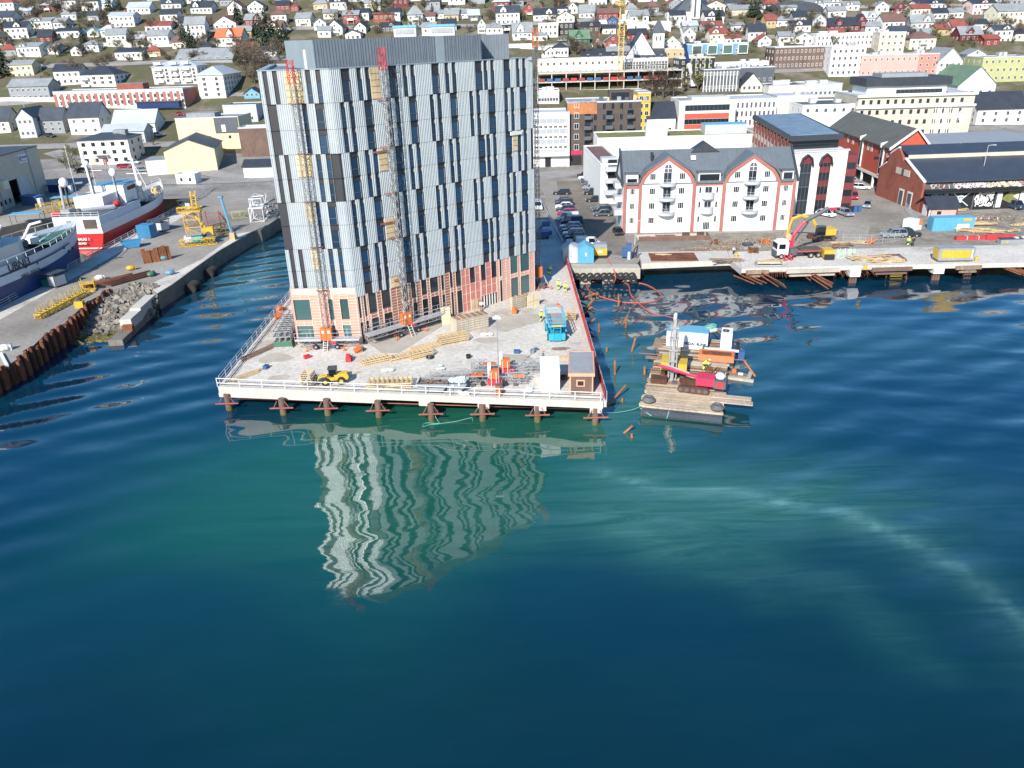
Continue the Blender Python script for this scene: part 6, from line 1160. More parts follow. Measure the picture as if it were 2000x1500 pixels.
# ---------------------------------------------------------------- people
def person(label, x, y, z, rz, pose='stand', vest='hivis', group='workers on the site'):
    pts = {'stand': [(0, 0, .95), (0, 0, 1.25), (0, 0, 1.45), (0, -.02, 1.6), (-.1, 0, .9), (-.12, -.06, .48), (-.13, .02, .06), (.1, 0, .9), (.13, .05, .48), (.14, .1, .06), (-.2, 0, 1.42), (-.3, -.05, 1.15), (-.26, -.22, .98), (.2, 0, 1.42), (.3, -.02, 1.15), (.28, -.2, 1.0)],
           'bend': [(0, 0, .9), (0, -.2, 1.12), (0, -.38, 1.25), (0, -.52, 1.33), (-.1, .02, .86), (-.13, -.1, .46), (-.13, .05, .06), (.1, .02, .86), (.13, -.05, .46), (.14, .15, .06), (-.2, -.36, 1.22), (-.28, -.5, .98), (-.2, -.62, .78), (.2, -.36, 1.22), (.28, -.5, .98), (.2, -.64, .8)]}[pose]
    ed = [(0, 1), (1, 2), (2, 3), (0, 4), (4, 5), (5, 6), (0, 7), (7, 8), (8, 9), (2, 10), (10, 11), (11, 12), (2, 13), (13, 14), (14, 15)]
    rd = [.16, .16, .15, .06, .1, .08, .06, .1, .08, .06, .075, .055, .04, .075, .055, .04]
    key = 'person_'+pose
    if key not in WM:
        me = bpy.data.meshes.new('body'); me.from_pydata(pts, ed, []); me.materials.append(M('cardark'))
        o_ = bpy.data.objects.new('tmp', me); o_.modifiers.new('skin', 'SKIN')
        for i, q in enumerate(rd): me.skin_vertices[0].data[i].radius = (q, q*.8)
        me.skin_vertices[0].data[0].use_root = True; WM[key] = me; bpy.data.objects.remove(o_)
    t = thing('person', label, 'person', (x, y, z), rz, group); o = bpy.data.objects.new('body', WM[key]); COL.objects.link(o); o.parent = t; o.modifiers.new('skin', 'SKIN'); sm = o.modifiers.new('sub', 'SUBSURF'); sm.levels = sm.render_levels = 1
    h = Vector(pts[3]); d = Vector(pts[2])-Vector(pts[0]); d.normalize(); MB('skin').ball(h+d*.1, .105, .85, 1, 1.15, 10, 7).m('skin').ball(h+d*.09+Vector((0, -.11, 0)), .02).build('head', t); MB('white' if vest == 'hivis' else 'orange').ball(h+d*.17, .125, 1, 1.15, .75, 10, 6).build('helmet', t)
    a, c = Vector(pts[0])-d*.05, Vector(pts[2])+d*.04; v = MB(vest); rings_ = 8; vs = []; s_ = Vector((1, 0, 0)); f_ = d.cross(s_)
    for k in range(5):
        p = a+(c-a)*k/4; w2, d2 = [(.2, .16), (.2, .17), (.22, .17), (.24, .16), (.14, .11)][k]
        for i in range(10): q = 2*math.pi*i/10; vs.append(p+s_*w2*math.cos(q)+f_*d2*math.sin(q))
    v.add(vs, [(k*10+i, k*10+(i+1) % 10, (k+1)*10+(i+1) % 10, (k+1)*10+i) for k in range(4) for i in range(10)]); v.m(vest)
    for s in (10, 13): v.tube(pts[s], pts[s+1], .085, 7, .075).tube(pts[s+1], pts[s+2], .075, 7, .055)
    if vest == 'hivis':
        for s in (4, 7): v.tube(pts[s+1], pts[s+2], .1, 7, .085)
    v.build('hi_vis_suit' if vest == 'hivis' else 'jacket', t)
    b = MB('skin'); 
    for s in (12, 15): b.ball(pts[s], .05, .8, 1.1, 1, 7, 5)
    for k in (6, 9): b.m('rubber').cb(pts[k][0], pts[k][1]-.05, 0, .11, .3, .11)
    b.build('hands_and_boots', t); return t
for px, py, rz, ps, vs, lab in ((1073, 536, 2.6, 'bend', 'hivis', 'worker in yellow suit leaning over in the tower shade near the red fence'), (1091, 566, .3, 'stand', 'hivis', 'left of two workers in yellow suits standing by the red fence'), (1104, 571, -.4, 'stand', 'hivis', 'right of two workers in yellow suits standing by the red fence'), (1057, 628, .6, 'stand', 'hivis', 'worker in yellow suit walking left of the blue scissor lift'), (1061, 712, 1.8, 'stand', 'cargrey', 'worker in dark clothes and helmet behind the white container'), (941, 607, .2, 'stand', 'palepink', 'person in pink top at the glazed tower entrance'), (1773, 480, .3, 'stand', 'hivis', 'left worker in yellow suit beside the black pickup'), (1782, 481, -.2, 'stand', 'cardark', 'worker in dark jacket beside the black pickup'), (1432, 498, .5, 'stand', 'lgrey', 'worker with pale helmet on the broken quay slab')):
    x, y = G(px, py); person(lab, x, y, QZ+.03, rz, ps, vs)
# ---------------------------------------------------------------- wheel loader with pallet stack
def wheel(mb, x, y, z, r, w, hub='yellow'): mb.m('rubber').tube((x-w/2, y, z), (x+w/2, y, z), r, 16).m(hub).tube((x-w/2-.03, y, z), (x+w/2+.03, y, z), r*.5, 10); return mb
x, y = G(652, 748); t = thing('wheel_loader', 'yellow wheel loader carrying a stack of timber frames on the deck', 'wheel loader', (x, y, QZ+.03), rad(96)); t.scale = (.72, .72, .72)   # front at +y -> pointing left
MB('yellow').box(-.75, -2.5, .75, .75, -.3, 1.75).xprism([(-2.6, .8), (-2.75, 1.3), (-2.5, 1.85), (-.9, 1.9), (-.9, .8)], -.7, .7).box(-.45, -.2, .6, .45, 1.6, 1.2).m('dgrey').box(-.6, -2.78, .9, .6, -2.6, 1.5).build('body', t)
MB('carglass').box(-.68, -.75, 1.5, .68, .55, 2.75).m('charroof').box(-.78, -.85, 2.75, .78, .7, 2.95).build('cab', t)
c = MB('dgrey'); [c.box(sx*.7-.04, sy-.04, 1.4, sx*.7+.04, sy+.04, 2.8) for sx in (-1, 1) for sy in (-.75, .55)]; c.build('cab_frame', t)
for sx in (-1, 1):
    for yy in (-1.45, 1.25): wheel(MB(), sx*.95, yy, .68, .68, .5).build('wheel', t)
a = MB('yellow'); [a.path([(sx*.4, .9, 1.6), (sx*.45, 2.2, 1.35), (sx*.45, 2.9, .6)], .13, 6) for sx in (-1, 1)]; a.m('dgrey').box(-1.0, 2.85, .25, 1.0, 3.0, 1.3).box(-.9, 3.0, .2, -.75, 4.6, .3).box(.75, 3, .2, .9, 4.6, .3).build('lift_arm', t)
def frame_stack(name, label, x, y, z, rz, L_, W_, n, dz=.28, group=None, tilt=0):
    b = MB('wood'); rr_ = random.Random(hash(label) % 1000)
    for i in range(n):
        z0 = i*dz; ox = rr_.uniform(-.06, .06)
        for xx in (0, W_-.09): b.box(xx+ox, 0, z0, xx+ox+.09, L_, z0+.14)
        k = max(3, int(L_/.55))
        for j in range(k+1): b.box(ox, j*(L_-.08)/k, z0+.14, W_+ox, j*(L_-.08)/k+.08, z0+.2)
    return tag(b.build(name, None, (x, y, z), rz), label, 'timber frames', group)
x2, y2 = x-2.3, y+.15; o = frame_stack('timber_frame_stack', 'stack of pale timber frames on the forks of the yellow loader', x2-1.5, y2-1.2, QZ+.35, rad(-6), 1.9, 1.3, 5)
for px, py, rz, L_, W_, n, lab in ((703, 711, -62, 4.0, 1.4, 3, 'low pallet of timber frames in front of the tower corner'), (755, 702, -60, 4.4, 1.5, 2, 'thin timber frames with grey sheet right of the corner pallet'), (795, 699, -62, 3.2, 1.5, 4, 'timber frame stack below the middle mast climber'), (800, 685, -57, 5.0, 1.5, 2, 'long flat timber frames behind the stack under the mast climber'), (852, 668, -66, 4.2, 2.0, 4, 'stack of yellow timber frames left of the tall crate'), (722, 748, -90, 5.4, 2.0, 3, 'long stack of pale timber frames at the front railing'), (545, 668, -30, 3, 1.4, 3, 'small timber stack beside the green lattice cradle'), (1107, 628, 0, 1.5, 1.3, 5, 'pallets stacked right of the blue scissor lift')):
    xx, yy = G(px, py); frame_stack('timber_frame_stack', lab, xx, yy, QZ+.04, rad(rz), L_, W_, n)
def crate(label, px, py, rz, L_, W_, H_, sheet_=True):
    xx, yy = G(px, py); t = thing('timber_crate', label, 'crate', (xx, yy, QZ+.03), rad(rz)); b = MB('wood')
    for i in range(int(L_/.9)+1):
        q = min(L_, i*.9); b.box(q-.05, -.06, 0, q+.05, 0, H_).box(q-.05, W_, 0, q+.05, W_+.06, H_)
    for z in [H_*k/6 for k in range(7)]: b.box(0, -.1, z-.05, L_, -.06, z+.05).box(-.04, 0, z-.05, 0, W_, z+.05)
    b.build('slats', t); MB('lgrey').box(.05, .02, .05, L_-.05, W_-.02, H_-.04).build('wrapped_panels', t); MB('oldwood').box(0, 0, H_, L_, W_, H_+.06).m('wood'); b = MB('wood'); [b.box(q*.9, 0, H_+.06, q*.9+.1, W_, H_+.12) for q in range(int(L_/.9)+1)]; b.build('lid', t); MB('oldwood').box(0, 0, H_-.02, L_, W_, H_+.05).build('lid_board', t)
crate('tall slatted timber crate with grey panels in front of the pink podium wall', 893, 654, 30, 5.2, 1.9, 2.1); crate('slatted timber crate leaning by the podium corner windows', 1001, 607, 38, 3.2, .5, 2.0)
xx, yy = G(1030, 602); tag(MB('palyellow').box(0, -.1, 0, 2.4, 0, 2.0).m('osb').box(0, -.13, .9, 2.4, -.1, 1.0).box(1.1, -.13, 0, 1.2, -.1, 2).build('board_panel', None, (xx, yy, QZ), rad(38)), 'pale board panel leaning beside the right podium crate', 'board')
xx, yy = G(864, 636); tag(MB('palyellow').add([(0, 0, 0), (1.3, .8, 0), (1.1, 1.4, 2.6), (-.2, .7, 2.6), (.03, -.05, 0), (1.33, .75, 0), (1.13, 1.35, 2.6), (-.17, .65, 2.6)], [(3, 2, 1, 0), (4, 5, 6, 7), (0, 1, 5, 4), (1, 2, 6, 5), (2, 3, 7, 6), (3, 0, 4, 7)]).build('leaning_board', None, (xx, yy, QZ)), 'cream board leaning against the podium above the mast climber platform', 'board')
# scissor lift (blue)
x, y = G(1088, 668); t = thing('scissor_lift', 'large turquoise blue scissor lift lowered on the deck', 'scissor lift', (x, y, QZ+.03), rad(2))
MB('turq2').box(-1.15, 0, .5, 1.15, 5.2, .85).box(-1.15, -.2, .3, 1.15, .3, 1.2).build('chassis', t)
for sx in (-1, 1):
    for yy in (.7, 4.5): wheel(MB(), sx*1.1, yy, .48, .48, .35, 'turq2').build('wheel', t)
    b = MB('turq2').box(sx*1.3-.12, .2, 1.4, sx*1.3+.12, 4.8, 1.55); b.build('side_rail', t)
b = MB('turq2')
for i in range(4): z0, z1 = .9+i*.33, 1.2+i*.33; [b.tube((sx, .4, z0), (sx, 4.6, z1), .07, 4).tube((sx, .4, z1), (sx, 4.6, z0), .07, 4) for sx in (-.6, .6)]
b.build('scissor_arms', t); MB('steel').box(-1.2, -.1, 2.25, 1.2, 5.3, 2.35).m('turq2').box(-1.25, -.15, 2.2, 1.25, -.05, 2.5).m('yellow').box(-.7, -.19, 2.3, .7, -.15, 2.5).build('platform', t)
b = MB('turq2')
for hh in (2.85, 3.4):
    b.path([(-1.2, -.1, hh), (1.2, -.1, hh), (1.2, 5.3, hh), (-1.2, 5.3, hh), (-1.2, -.1, hh)], .05, 4)
for sx in (-1.2, 1.2):
    for i in range(5): b.tube((sx, -.1+i*1.35, 2.3), (sx, -.1+i*1.35, 3.4), .05, 4)
b.build('guard_rail', t)
b = MB('turq2'); [b.tube((-.5, -.28, .3+i*.35), (.5, -.28, .3+i*.35), .04, 4) for i in range(6)]; b.tube((-.5, -.28, .2), (-.5, -.28, 2.3), .05, 4).tube((.5, -.28, .2), (.5, -.28, 2.3), .05, 4).build('ladder', t)
# site huts and containers on the deck
x, y = G(1056, 764); t = thing('white_container', 'plain white technical container at the front railing', 'container', (x, y, QZ+.03), rad(-2)); MB('carwhite').box(0, 0, 0, 2.3, 4.2, 2.7).box(-.03, -.03, 2.6, 2.33, 4.23, 2.75).build('body', t); MB('lgrey').box(.5, -.03, .6, 1.5, 0, .75).m('steel').box(.7, -.03, 1.7, 1.0, 0, 1.78).build('vent_and_plate', t)
x, y = G(1113, 770); t = thing('site_cabin', 'brown timber site cabin with pale metal roof at the deck corner', 'site cabin', (x, y, QZ+.03), rad(-5)); MB('brown').box(0, 0, 0, 2.7, 6.6, 2.5).m('dbrown'); b = MB('brown').box(0, 0, 0, 2.7, 6.6, 2.5); [b.box(-.02, -.02, z*.28, 2.72, 6.62, z*.28+.03) for z in range(9)]; b.build('wall', t)
MB('steel').box(-.05, -.05, 2.62, 2.75, 6.65, 2.7).m('pilaster2').box(-.2, -.2, 2.35, 2.9, -.05, 2.75).box(-.2, 6.65, 2.35, 2.9, 6.8, 2.75).box(-.2, -.05, 2.35, -.05, 6.65, 2.75).box(2.75, -.05, 2.35, 2.9, 6.65, 2.75).build('roof', t)
f = MB('pilaster2').box(.75, -.06, 1.0, 1.75, 0, 1.85); f.build('window_frame', t); MB('glass').box(.9, -.1, 1.15, 1.6, -.06, 1.7).build('window', t); MB('pilaster2').box(-.03, -.04, 0, .12, .1, 2.4).box(2.58, -.04, 0, 2.73, .1, 2.4).build('corner_posts', t)
for px, py, lab, cv in ((820, 768, 'grey skip with brown boards in it at the front railing', 'oldwood'), (878, 768, 'blue grey skip full of plastic wrap at the front railing', 'plastic')):
    x, y = G(px-4, py); t = thing('waste_skip', lab, 'skip', (x, y, QZ+.03), rad(-6)); L_ = 3.8 if cv == 'oldwood' else 2.4; MB('grey').yprism([(0, .1), (L_-.9, .1), (L_, 1.1), (L_, 1.3), (0, 1.3)], 0, .06).yprism([(0, .1), (L_-.9, .1), (L_, 1.1), (L_, 1.3), (0, 1.3)], 1.84, 1.9).box(0, .06, .1, L_-.9, 1.84, .2).box(0, .06, .2, .07, 1.84, 1.3).m('slate').box(-.06, -.06, 1.22, L_+.05, 0, 1.34).build('body', t)
    b = MB(cv)
    for i in range(22): b.at(RND.uniform(.4, L_-.6), RND.uniform(.3, 1.6), RND.uniform(.8, 1.25), RND.uniform(0, 3), RND.uniform(-.3, .3)).box(-.5, -.12, 0, .5, .12, .06 if cv == 'oldwood' else .3)
    b.off(); b.build('waste', t)
def climber_parts(label, px, py, rz, L_):
    x, y = G(px, py); t = thing('dismantled_mast_climber', label, 'mast climber', (x, y, QZ+.03), rad(rz)); MB('steel').lattice((-L_/2, 0, .75), (L_/2, 0, .75), .95, .9, .05, .035, .9).build('truss_platform', t)
    MB('orange').cb(.0, -.2, .9, 1.1, .9, 1.1).cb(-2.1, 0, 1.22, 1.5, 1.0, .1).m('netting').cb(.1, -.4, .2, 1.8, .7, .6).build('drive_unit', t); MB('steel').lattice((-L_/2, 0, 1.2), (-L_/2+2, 0, 1.2), .9, .9, .04, .03, 1).lattice((L_/2-2.2, 0, 1.2), (L_/2, 0, 1.2), .9, .9, .04, .03, 1).build('mast_sections', t)
    for s in (-1.4, 1.4): MB('rubber').tube((s, -.75, .3), (s, -.5, .3), .3, 10).build('wheel', t)
    MB('white').box(-.75, -.4, .9, -.35, 0, 2.9).tube((.3, -.9, 0), (.3, -.9, 1.9), .04).tube((-.3, -.9, 0), (-.3, -.9, 1.9), .04).build('control_post', t); [MB('dgrey').cb(s, -.6, 0, .5, .4, .3).build('outrigger_foot', t) for s in (-2.6, 2.6)]; return t
t = climber_parts('grey and orange dismantled mast climber lying near the front railing', 966, 750, -3, 8.2); lettering('UCO', .62, t, (3.1, -.6, 1.25), (rad(80), 0, 0), 'orange', bold=.03)
climber_parts('second dismantled mast climber just behind the front one', 988, 728, -2, 8.6)
x, y = G(832, 748); tag(MB('steel').lattice((0, 0, .45), (7.6, .2, .45), .8, .8, .045, .03).lattice((.5, 1.1, .45), (7.2, 1.2, .45), .7, .8, .045, .03).build('mast_sections', None, (x, y, QZ)), 'row of grey lattice mast sections lying behind the skips', 'lattice mast')
# lamp pole (flexible light mast) standing among the parts
x, y = G(975, 757); t = thing('light_mast', 'slim light mast with floodlight head rising from the dismantled mast climbers', 'light mast', (x, y, QZ)); hh = HY(970, 622, y)-QZ; MB('grey').tube((0, 0, 0), (0, 0, hh), .06, 6).build('pole', t); MB('white').cb(0, -.1, hh, .9, .3, .25).cb(0, .3, hh+.05, .4, .3, .2).build('floodlight', t); MB('dgrey').cb(0, 0, 0, .9, .9, .5).build('base', t)
# green cradle with lattice sections left of tower
x, y = G(560, 681); t = thing('lattice_cradle', 'green steel cradle holding stacked lattice mast sections left of the tower', 'cradle', (x-1.7, y, QZ+.03), rad(4)); MB('green').box(0, 0, .25, 2.5, 9.5, .9).m('steel').box(-.05, -.1, 0, 2.55, .0, .25).build('cradle', t)
b = MB('steel')
for i in range(3):
    for j in range(2): b.lattice((.42+i*.82, 0, 1.3+j*.78), (.42+i*.82, 9.5, 1.3+j*.78), .7, .8, .05, .04)
b.build('mast_sections', t)
for px, py, c, lab in ((632, 690, 'orange', None), (682, 705, 'netting', 'red generator box right of the yellow loader'), (700, 688, 'orange', 'orange gas bottle rack at the tower corner'), (1005, 612, 'orange', 'orange hand tools and compressor by the damp patch'), (932, 632, 'orange', 'orange trestle beside the tall timber crate'), (545, 622, 'orange', 'orange barrier bundle on the left deck edge'), (547, 608, 'orange', 'second orange barrier bundle farther along the left deck edge'), (975, 770, 'orange', 'orange tool box behind the front railing')):
    if lab: x, y = G(px, py); rr_ = random.Random(px); b = MB(c).cb(0, 0, 0, 1.1, .7, .6).cb(.1, .1, .6, .5, .5, .3).m('dgrey').cb(.7, .2, 0, .4, .4, .5).tube((-.4, -.4, .1), (.6, -.5, .7), .05); tag(b.build('site_equipment', None, (x, y, QZ+.03), rr_.uniform(0, 3)), lab, 'site equipment')
for px, py, rz, L_, n, lab in ((505, 690, 57, 6, 8, 'bundle of long planks along the left railing'), (480, 735, 50, 4, 6, 'dark planks and pipes near the front left deck corner'), (1085, 700, 3, 3.5, 6, 'low pile of planks before the brown cabin'), (1092, 682, 0, 1.8, 5, 'grey pallet below the blue scissor lift')):
    x, y = G(px, py); b = MB('oldwood' if n != 6 else 'wood'); rr_ = random.Random(px)
    for i in range(n): b.at(rr_.uniform(-.5, .5), i*.16-.5, .03+.08*(i % 3), rr_.uniform(-.05, .05)).box(-L_/2, -.07, 0, L_/2, .07, .07)
    b.off(); tag(b.build('plank_pile', None, (x, y, QZ+.03), rad(rz)), lab, 'planks')
# small clutter: cables, offcuts, buckets, barrels, tyre marks are in the slab material
cl = [(840, 700, 'coil of black cable on the deck', 'cable coil'), (915, 700, 'small black bucket in the middle of the deck', 'bucket'), (1010, 690, 'low blue box behind the mast climber parts', 'box'), (760, 725, 'white sack beside the timber frames', 'sack'), (600, 700, 'red fuel can by the left mast climber', 'fuel can'), (950, 655, 'white sack heap beside the damp patch', 'sack'), (1040, 690, 'grey cable drum near the white container', 'cable drum'), (690, 735, 'pair of planks behind the loader', 'planks'), (860, 720, 'loose white sheet on the deck', 'sheet'), (520, 720, 'grey pipe clamp box at the left railing', 'box'), (1100, 740, 'coiled brown hose between white container and cabin', 'hose coil'), (1092, 600, 'orange bag beside the workers', 'bag'), (770, 650, 'black wheel set under the middle platform', 'wheel set'), (905, 770, 'white bags at the front railing', 'bags'), (1035, 765, 'pale sheeting bundle left of the white container', 'sheeting')]
for i, (px, py, lab, cat) in enumerate(cl):
    x, y = G(px, py); rr_ = random.Random(i); b = MB({'cable coil': 'black', 'bucket': 'black', 'box': 'blue', 'sack': 'offwhite', 'fuel can': 'netting', 'cable drum': 'grey', 'planks': 'wood', 'sheet': 'plastic', 'hose coil': 'brown', 'bag': 'orange', 'wheel set': 'rubber', 'bags': 'white', 'sheeting': 'plastic'}[cat])
    if 'coil' in cat or cat == 'wheel set': b.torus((0, 0, .12), .45, .09, 'z').torus((.05, 0, .28), .4, .09, 'z')
    elif cat in ('sack', 'bags', 'bag', 'sheeting', 'sheet'): [b.ball((rr_.uniform(-.6, .6), rr_.uniform(-.4, .4), .2), .4, 1.2, .8, .55 if cat != 'sheet' else .12, 8, 6) for _ in range(4)]
    elif cat == 'planks': b.box(-1.5, 0, 0, 1.5, .2, .06).box(-1.3, .3, 0, 1.6, .5, .06)
    elif cat in ('bucket', 'cable drum'): b.tube((0, 0, 0), (0, 0, .5), .28, 10, .34)
    else: b.cb(0, 0, 0, .8, .5, .4).cb(0, 0, .4, .84, .54, .05).tube((-.2, 0, .5), (.2, 0, .5), .04)
    tag(b.build('deck_item', None, (x, y, QZ+.04), rr_.uniform(0, 3)), lab, cat)
# ropes hanging at the piles
def rope(name, label, pts, r, mat, cat='rope'): return tag(MB(mat).path(pts, r, 6).build(name), label, cat)
P_ = lambda px, py, z=.05: (*G(px, py, z), z)
def spl(pp, n=6):
    out = []
    for i in range(len(pp)-1):
        p0, p1, p2, p3 = [Vector(pp[max(0, min(len(pp)-1, k))]) for k in (i-1, i, i+1, i+2)]
        for j in range(n): s = j/n; out.append(.5*((2*p1)+(p2-p0)*s+(2*p0-5*p1+4*p2-p3)*s*s+(-p0+3*p1-3*p2+p3)*s**3))
    return out+[Vector(pp[-1])]
rope('green_rope', 'thin green rope floating in loops below the deck piles', spl([P_(848, 795, 1.6), P_(851, 815, .4), P_(858, 827), P_(840, 829), P_(826, 833), P_(832, 826), P_(858, 827), P_(890, 823), P_(920, 816), P_(923, 822)]), .035, 'rope')
rope('mooring_rope', 'thin green mooring rope between the deck corner and the barge', spl([P_(1165, 805, 1.2), P_(1200, 806, .3), P_(1235, 800, .6), P_(1252, 793, 1.2)]), .03, 'rope')
rope('dredge_hose', 'long orange red hose floating in a big loop between quay and barge', spl([P_(1187, 505, 3.0), (19.0, 133.6, 2.6), (19.1, 133.2, 1.0), P_(1187, 548), P_(1215, 550), P_(1262, 556), P_(1292, 578), P_(1270, 590), P_(1215, 590), P_(1165, 576), P_(1146, 560), P_(1160, 550), P_(1200, 548), P_(1226, 556), P_(1232, 575), P_(1250, 595), P_(1275, 612), P_(1310, 620), P_(1345, 632, 1.5)]), .10, 'hosered', 'hose')
# old timber piles in the water
pls = [((1135, 583), (1168, 572)), ((1143, 604), (1161, 583)), ((1137, 610), (1157, 600)), ((1144, 636), (1163, 622)), ((1170, 648), (1170, 632)), ((1208, 598), (1208, 574)), ((1218, 632), (1227, 613)), ((1222, 640), (1223, 628)), ((1234, 686), (1241, 660)), ((1185, 686), (1185, 678)), ((1201, 731), (1201, 704)), ((1259, 731), (1259, 716)), ((1187, 792), (1222, 753)), ((1215, 784), (1216, 778)), ((1220, 845), (1236, 831)), ((1234, 854), (1234, 847)), ((1155, 590), (1156, 582))]
for i, (a, c) in enumerate(pls):
    (x0, y0), z1 = G(*a, 0), None; z1 = max(.35, HY(c[0], c[1], y0)); d = ray(*c); tt = y0/d.y; x1 = d.x*tt; ln = abs(c[0]-a[0]) > 14
    if ln: z1 = min(z1, 1.2); x1, yb = G(c[0], c[1], z1)
    else: yb = y0
    ds = (Vector((x1, yb, z1))-Vector((x0, y0, 0)))*(.3 if ln else 1.0); b = MB('pile').tube(Vector((x0, y0, 0))-ds, (x1, yb, z1), .15, 9); tag(b.build('old_timber_pile'), f'broken brown timber pile in the water, {ORD[i]} counted from the quay outwards', 'timber pile', 'old timber piles between deck and barge')
# dark bars painted in as reflections of the leaning piles beside the fence
for i, (a, c) in enumerate((((1128, 588), (1170, 608)), ((1140, 604), (1158, 622)), ((1146, 645), (1162, 660)))): tag(MB('brown').tube(P_(*a, .5), P_(*c, -.1), .16, 6).build('pile_reflection'), f"{['upper', 'middle', 'lower'][i]} dark bar standing in for a leaning pile reflection at the red fence", 'painted reflection')
# ---------------------------------------------------------------- work barge
BR = rad(-17.3); t = thing('work_barge', 'wooden decked work barge with rubber fenders moored beside the deck', 'barge', (15.4, 81.9, 0), BR); BW, BL = 9.3, 24.2
MB('slate').box(0, 0, -.8, BW, BL, .95).build('hull', t); b = MB('oldwood'); rr_ = random.Random(4)
for i in range(58):
    y = .3+i*.41; m_ = rr_.choice(('oldwood', 'oldwood', 'stone', 'wood', 'brown')) if y > 6 else rr_.choice(('beigewood', 'wood', 'beigewood')); b.m(m_).box(-.2+rr_.uniform(-.3, .2), y, .95, BW+rr_.uniform(-.3, .2), y+.36, 1.15+rr_.uniform(0, .05))

b.build('timber_deck', t)
for x, y in ((.6, 1.3), (8.6, 1.0)):
    b = MB('rubber2'); [b.torus((x, y, 1.55+k*.12), .62-k*.08, .2, 'z', 16, 6) for k in range(3)]; b.build('rope_tyre_coil', t)
MB('slate').box(-.05, -.25, .25, BW, 0, .9).build('bow_fender', t)
for p0, p1 in (((-.2, -.1, 1), (1.2, -.3, .2)), ((3.2, -.3, 1.1), (3.0, -.35, .1))): MB('rope').tube(p0, p1, .06).build('rope', t)
[MB(m_).box(*q).build('overhanging_plank', t) for m_, q in (('beigewood', (7.6, 3.0, 1.2, 12.6, 3.9, 1.35)), ('beigewood', (7.9, 4.3, 1.2, 12.4, 5.2, 1.35)), ('oldwood', (-1.6, 14.8, 1.2, .8, 15.5, 1.35)), ('oldwood', (-1.2, 19.5, 1.0, .1, 23, 1.2)))]
MB('redsteel').tube((-2.6, 16, 1.4), (11.6, 16.6, 1.4), .07).build('steel_bar', t)
def bl(x, y, z=1.2): c, s = math.cos(BR), math.sin(BR); return (15.4+x*c-y*s, 81.9+x*s+y*c, z)
t = thing('barge_container', 'blue topped white container with dark lettering on the barge', 'container', bl(3.0, 19.7), BR-rad(1)); MB('white').box(0, 0, 0, 3.3, 2.6, 2.4).box(-2.4, .4, 0, 0, 2.8, 2.2).build('body', t); MB('skyblue').box(-.03, -.03, 2.4, 3.33, 2.63, 2.52).box(-2.43, .37, 2.2, -.03, 2.83, 2.32).m('blue').box(3.3, -.02, 0, 3.36, 2.62, 2.4).build('blue_top', t); lettering('UKDAL BLINK', .5, t, (1.6, -.03, .75), (rad(90), 0, 0), 'navy', bold=.02); 
t = thing('open_container', 'narrow white and blue box unit with hoses right of the barge container', 'container', bl(8.0, 19.9), BR); MB('white').box(0, 0, 0, 1.5, 2.3, 2.6).m('blue').box(-.05, 0, 0, 0, 2.3, 2.6).m('black').torus((.6, .8, 2.7), .35, .1, 'z').build('body', t)
tag(MB('palegreen').ball((0, 0, 0), .9, 1.4, 1, .4).m('rope').torus((0, 0, .4), .6, .1, 'z').torus((.5, .3, .5), .5, .09, 'z').build('net_bundle', None, bl(6.3, 22, 3.4)), 'pale green net bundle on top between the barge containers', 'net')
tag(MB('orange').xprism([(0, 0), (2.2, 0), (1.8, 1.0), (.2, .8)], 0, 4.6).m('white').box(.6, 2.0, .8, 5.2, 2.2, 1.1).m('rust').box(.4, .3, .85, 4.2, 1.7, .95).build('steel_tank', None, bl(5.4, 15.7), BR), 'orange rusty steel trough on the barge behind the worker', 'steel trough')
tag(MB('orange').tube((0, 0, .3), (2.6, .6, .5), .14).tube((.4, .4, .3), (2.2, -.2, .7), .1).cb(1.2, .2, 0, 1.8, .8, .5).m('black').torus((3.0, .8, 1.0), .7, .28, 'x').m('blue').cb(3.6, -.8, 0, .8, .9, 1.3).build('pump_unit', None, bl(7.3, 18.0), BR), 'orange pump with black hose drum and blue box at the barge rear', 'pump')
tag(MB('green').tube((0, 0, 0), (0, 0, .8), .35, 10).build('green_drum', None, bl(6.0, 19.0)), 'small green drum in front of the open barge container', 'drum')
person('worker in yellow jacket bending over reinforcement bars on the barge', *bl(6.3, 12.8, 1.2), 1.2, 'bend')
b = MB('rust'); [b.tube((rr_.uniform(-.8, 1), 0, .05), (rr_.uniform(-.8, 1.6), 4.2, .06+rr_.random()*.2), .045, 4) for _ in range(16)]; tag(b.build('rebar_bundle', None, bl(6.8, 9.4), BR), 'loose fan of brown steel bars on the barge deck', 'steel bars')
# drill rig (red, crawler)
def tracks(root, w, L_, r=.45, tw=.5, mat='dgrey'):
    for s in (-1, 1):
        prof = [(-L_/2+r*math.cos(a), r+r*math.sin(a)) for a in [rad(90+i*22.5) for i in range(9)]]+[(L_/2+r*math.cos(a), r+r*math.sin(a)) for a in [rad(-90+i*22.5) for i in range(9)]]
        b = MB('darkrust').xprism(prof, s*w/2-tw/2, s*w/2+tw/2); b.m(mat)
        for q in range(5): b.tube((s*(w/2+tw/2), -L_/2+q*L_/4, r), (s*(w/2+tw/2)+s*.03, -L_/2+q*L_/4, r), r*.62, 8)
        b.build('track', root)
t = thing('drill_rig', 'red crawler drill rig with long boom on the barge', 'drill rig', bl(5.6, 6.2), BR+rad(86)); tracks(t, 2.1, 3.0, .42)
MB('magenta2').box(-.9, -2.4, 1.0, .9, -.2, 2.0).m('dgrey').box(-1.0, -3.8, .9, 1.0, -2.4, 1.9).m('netting').box(-1.05, -3.5, 1.0, -1.0, -2.7, 1.8).build('engine_body', t)
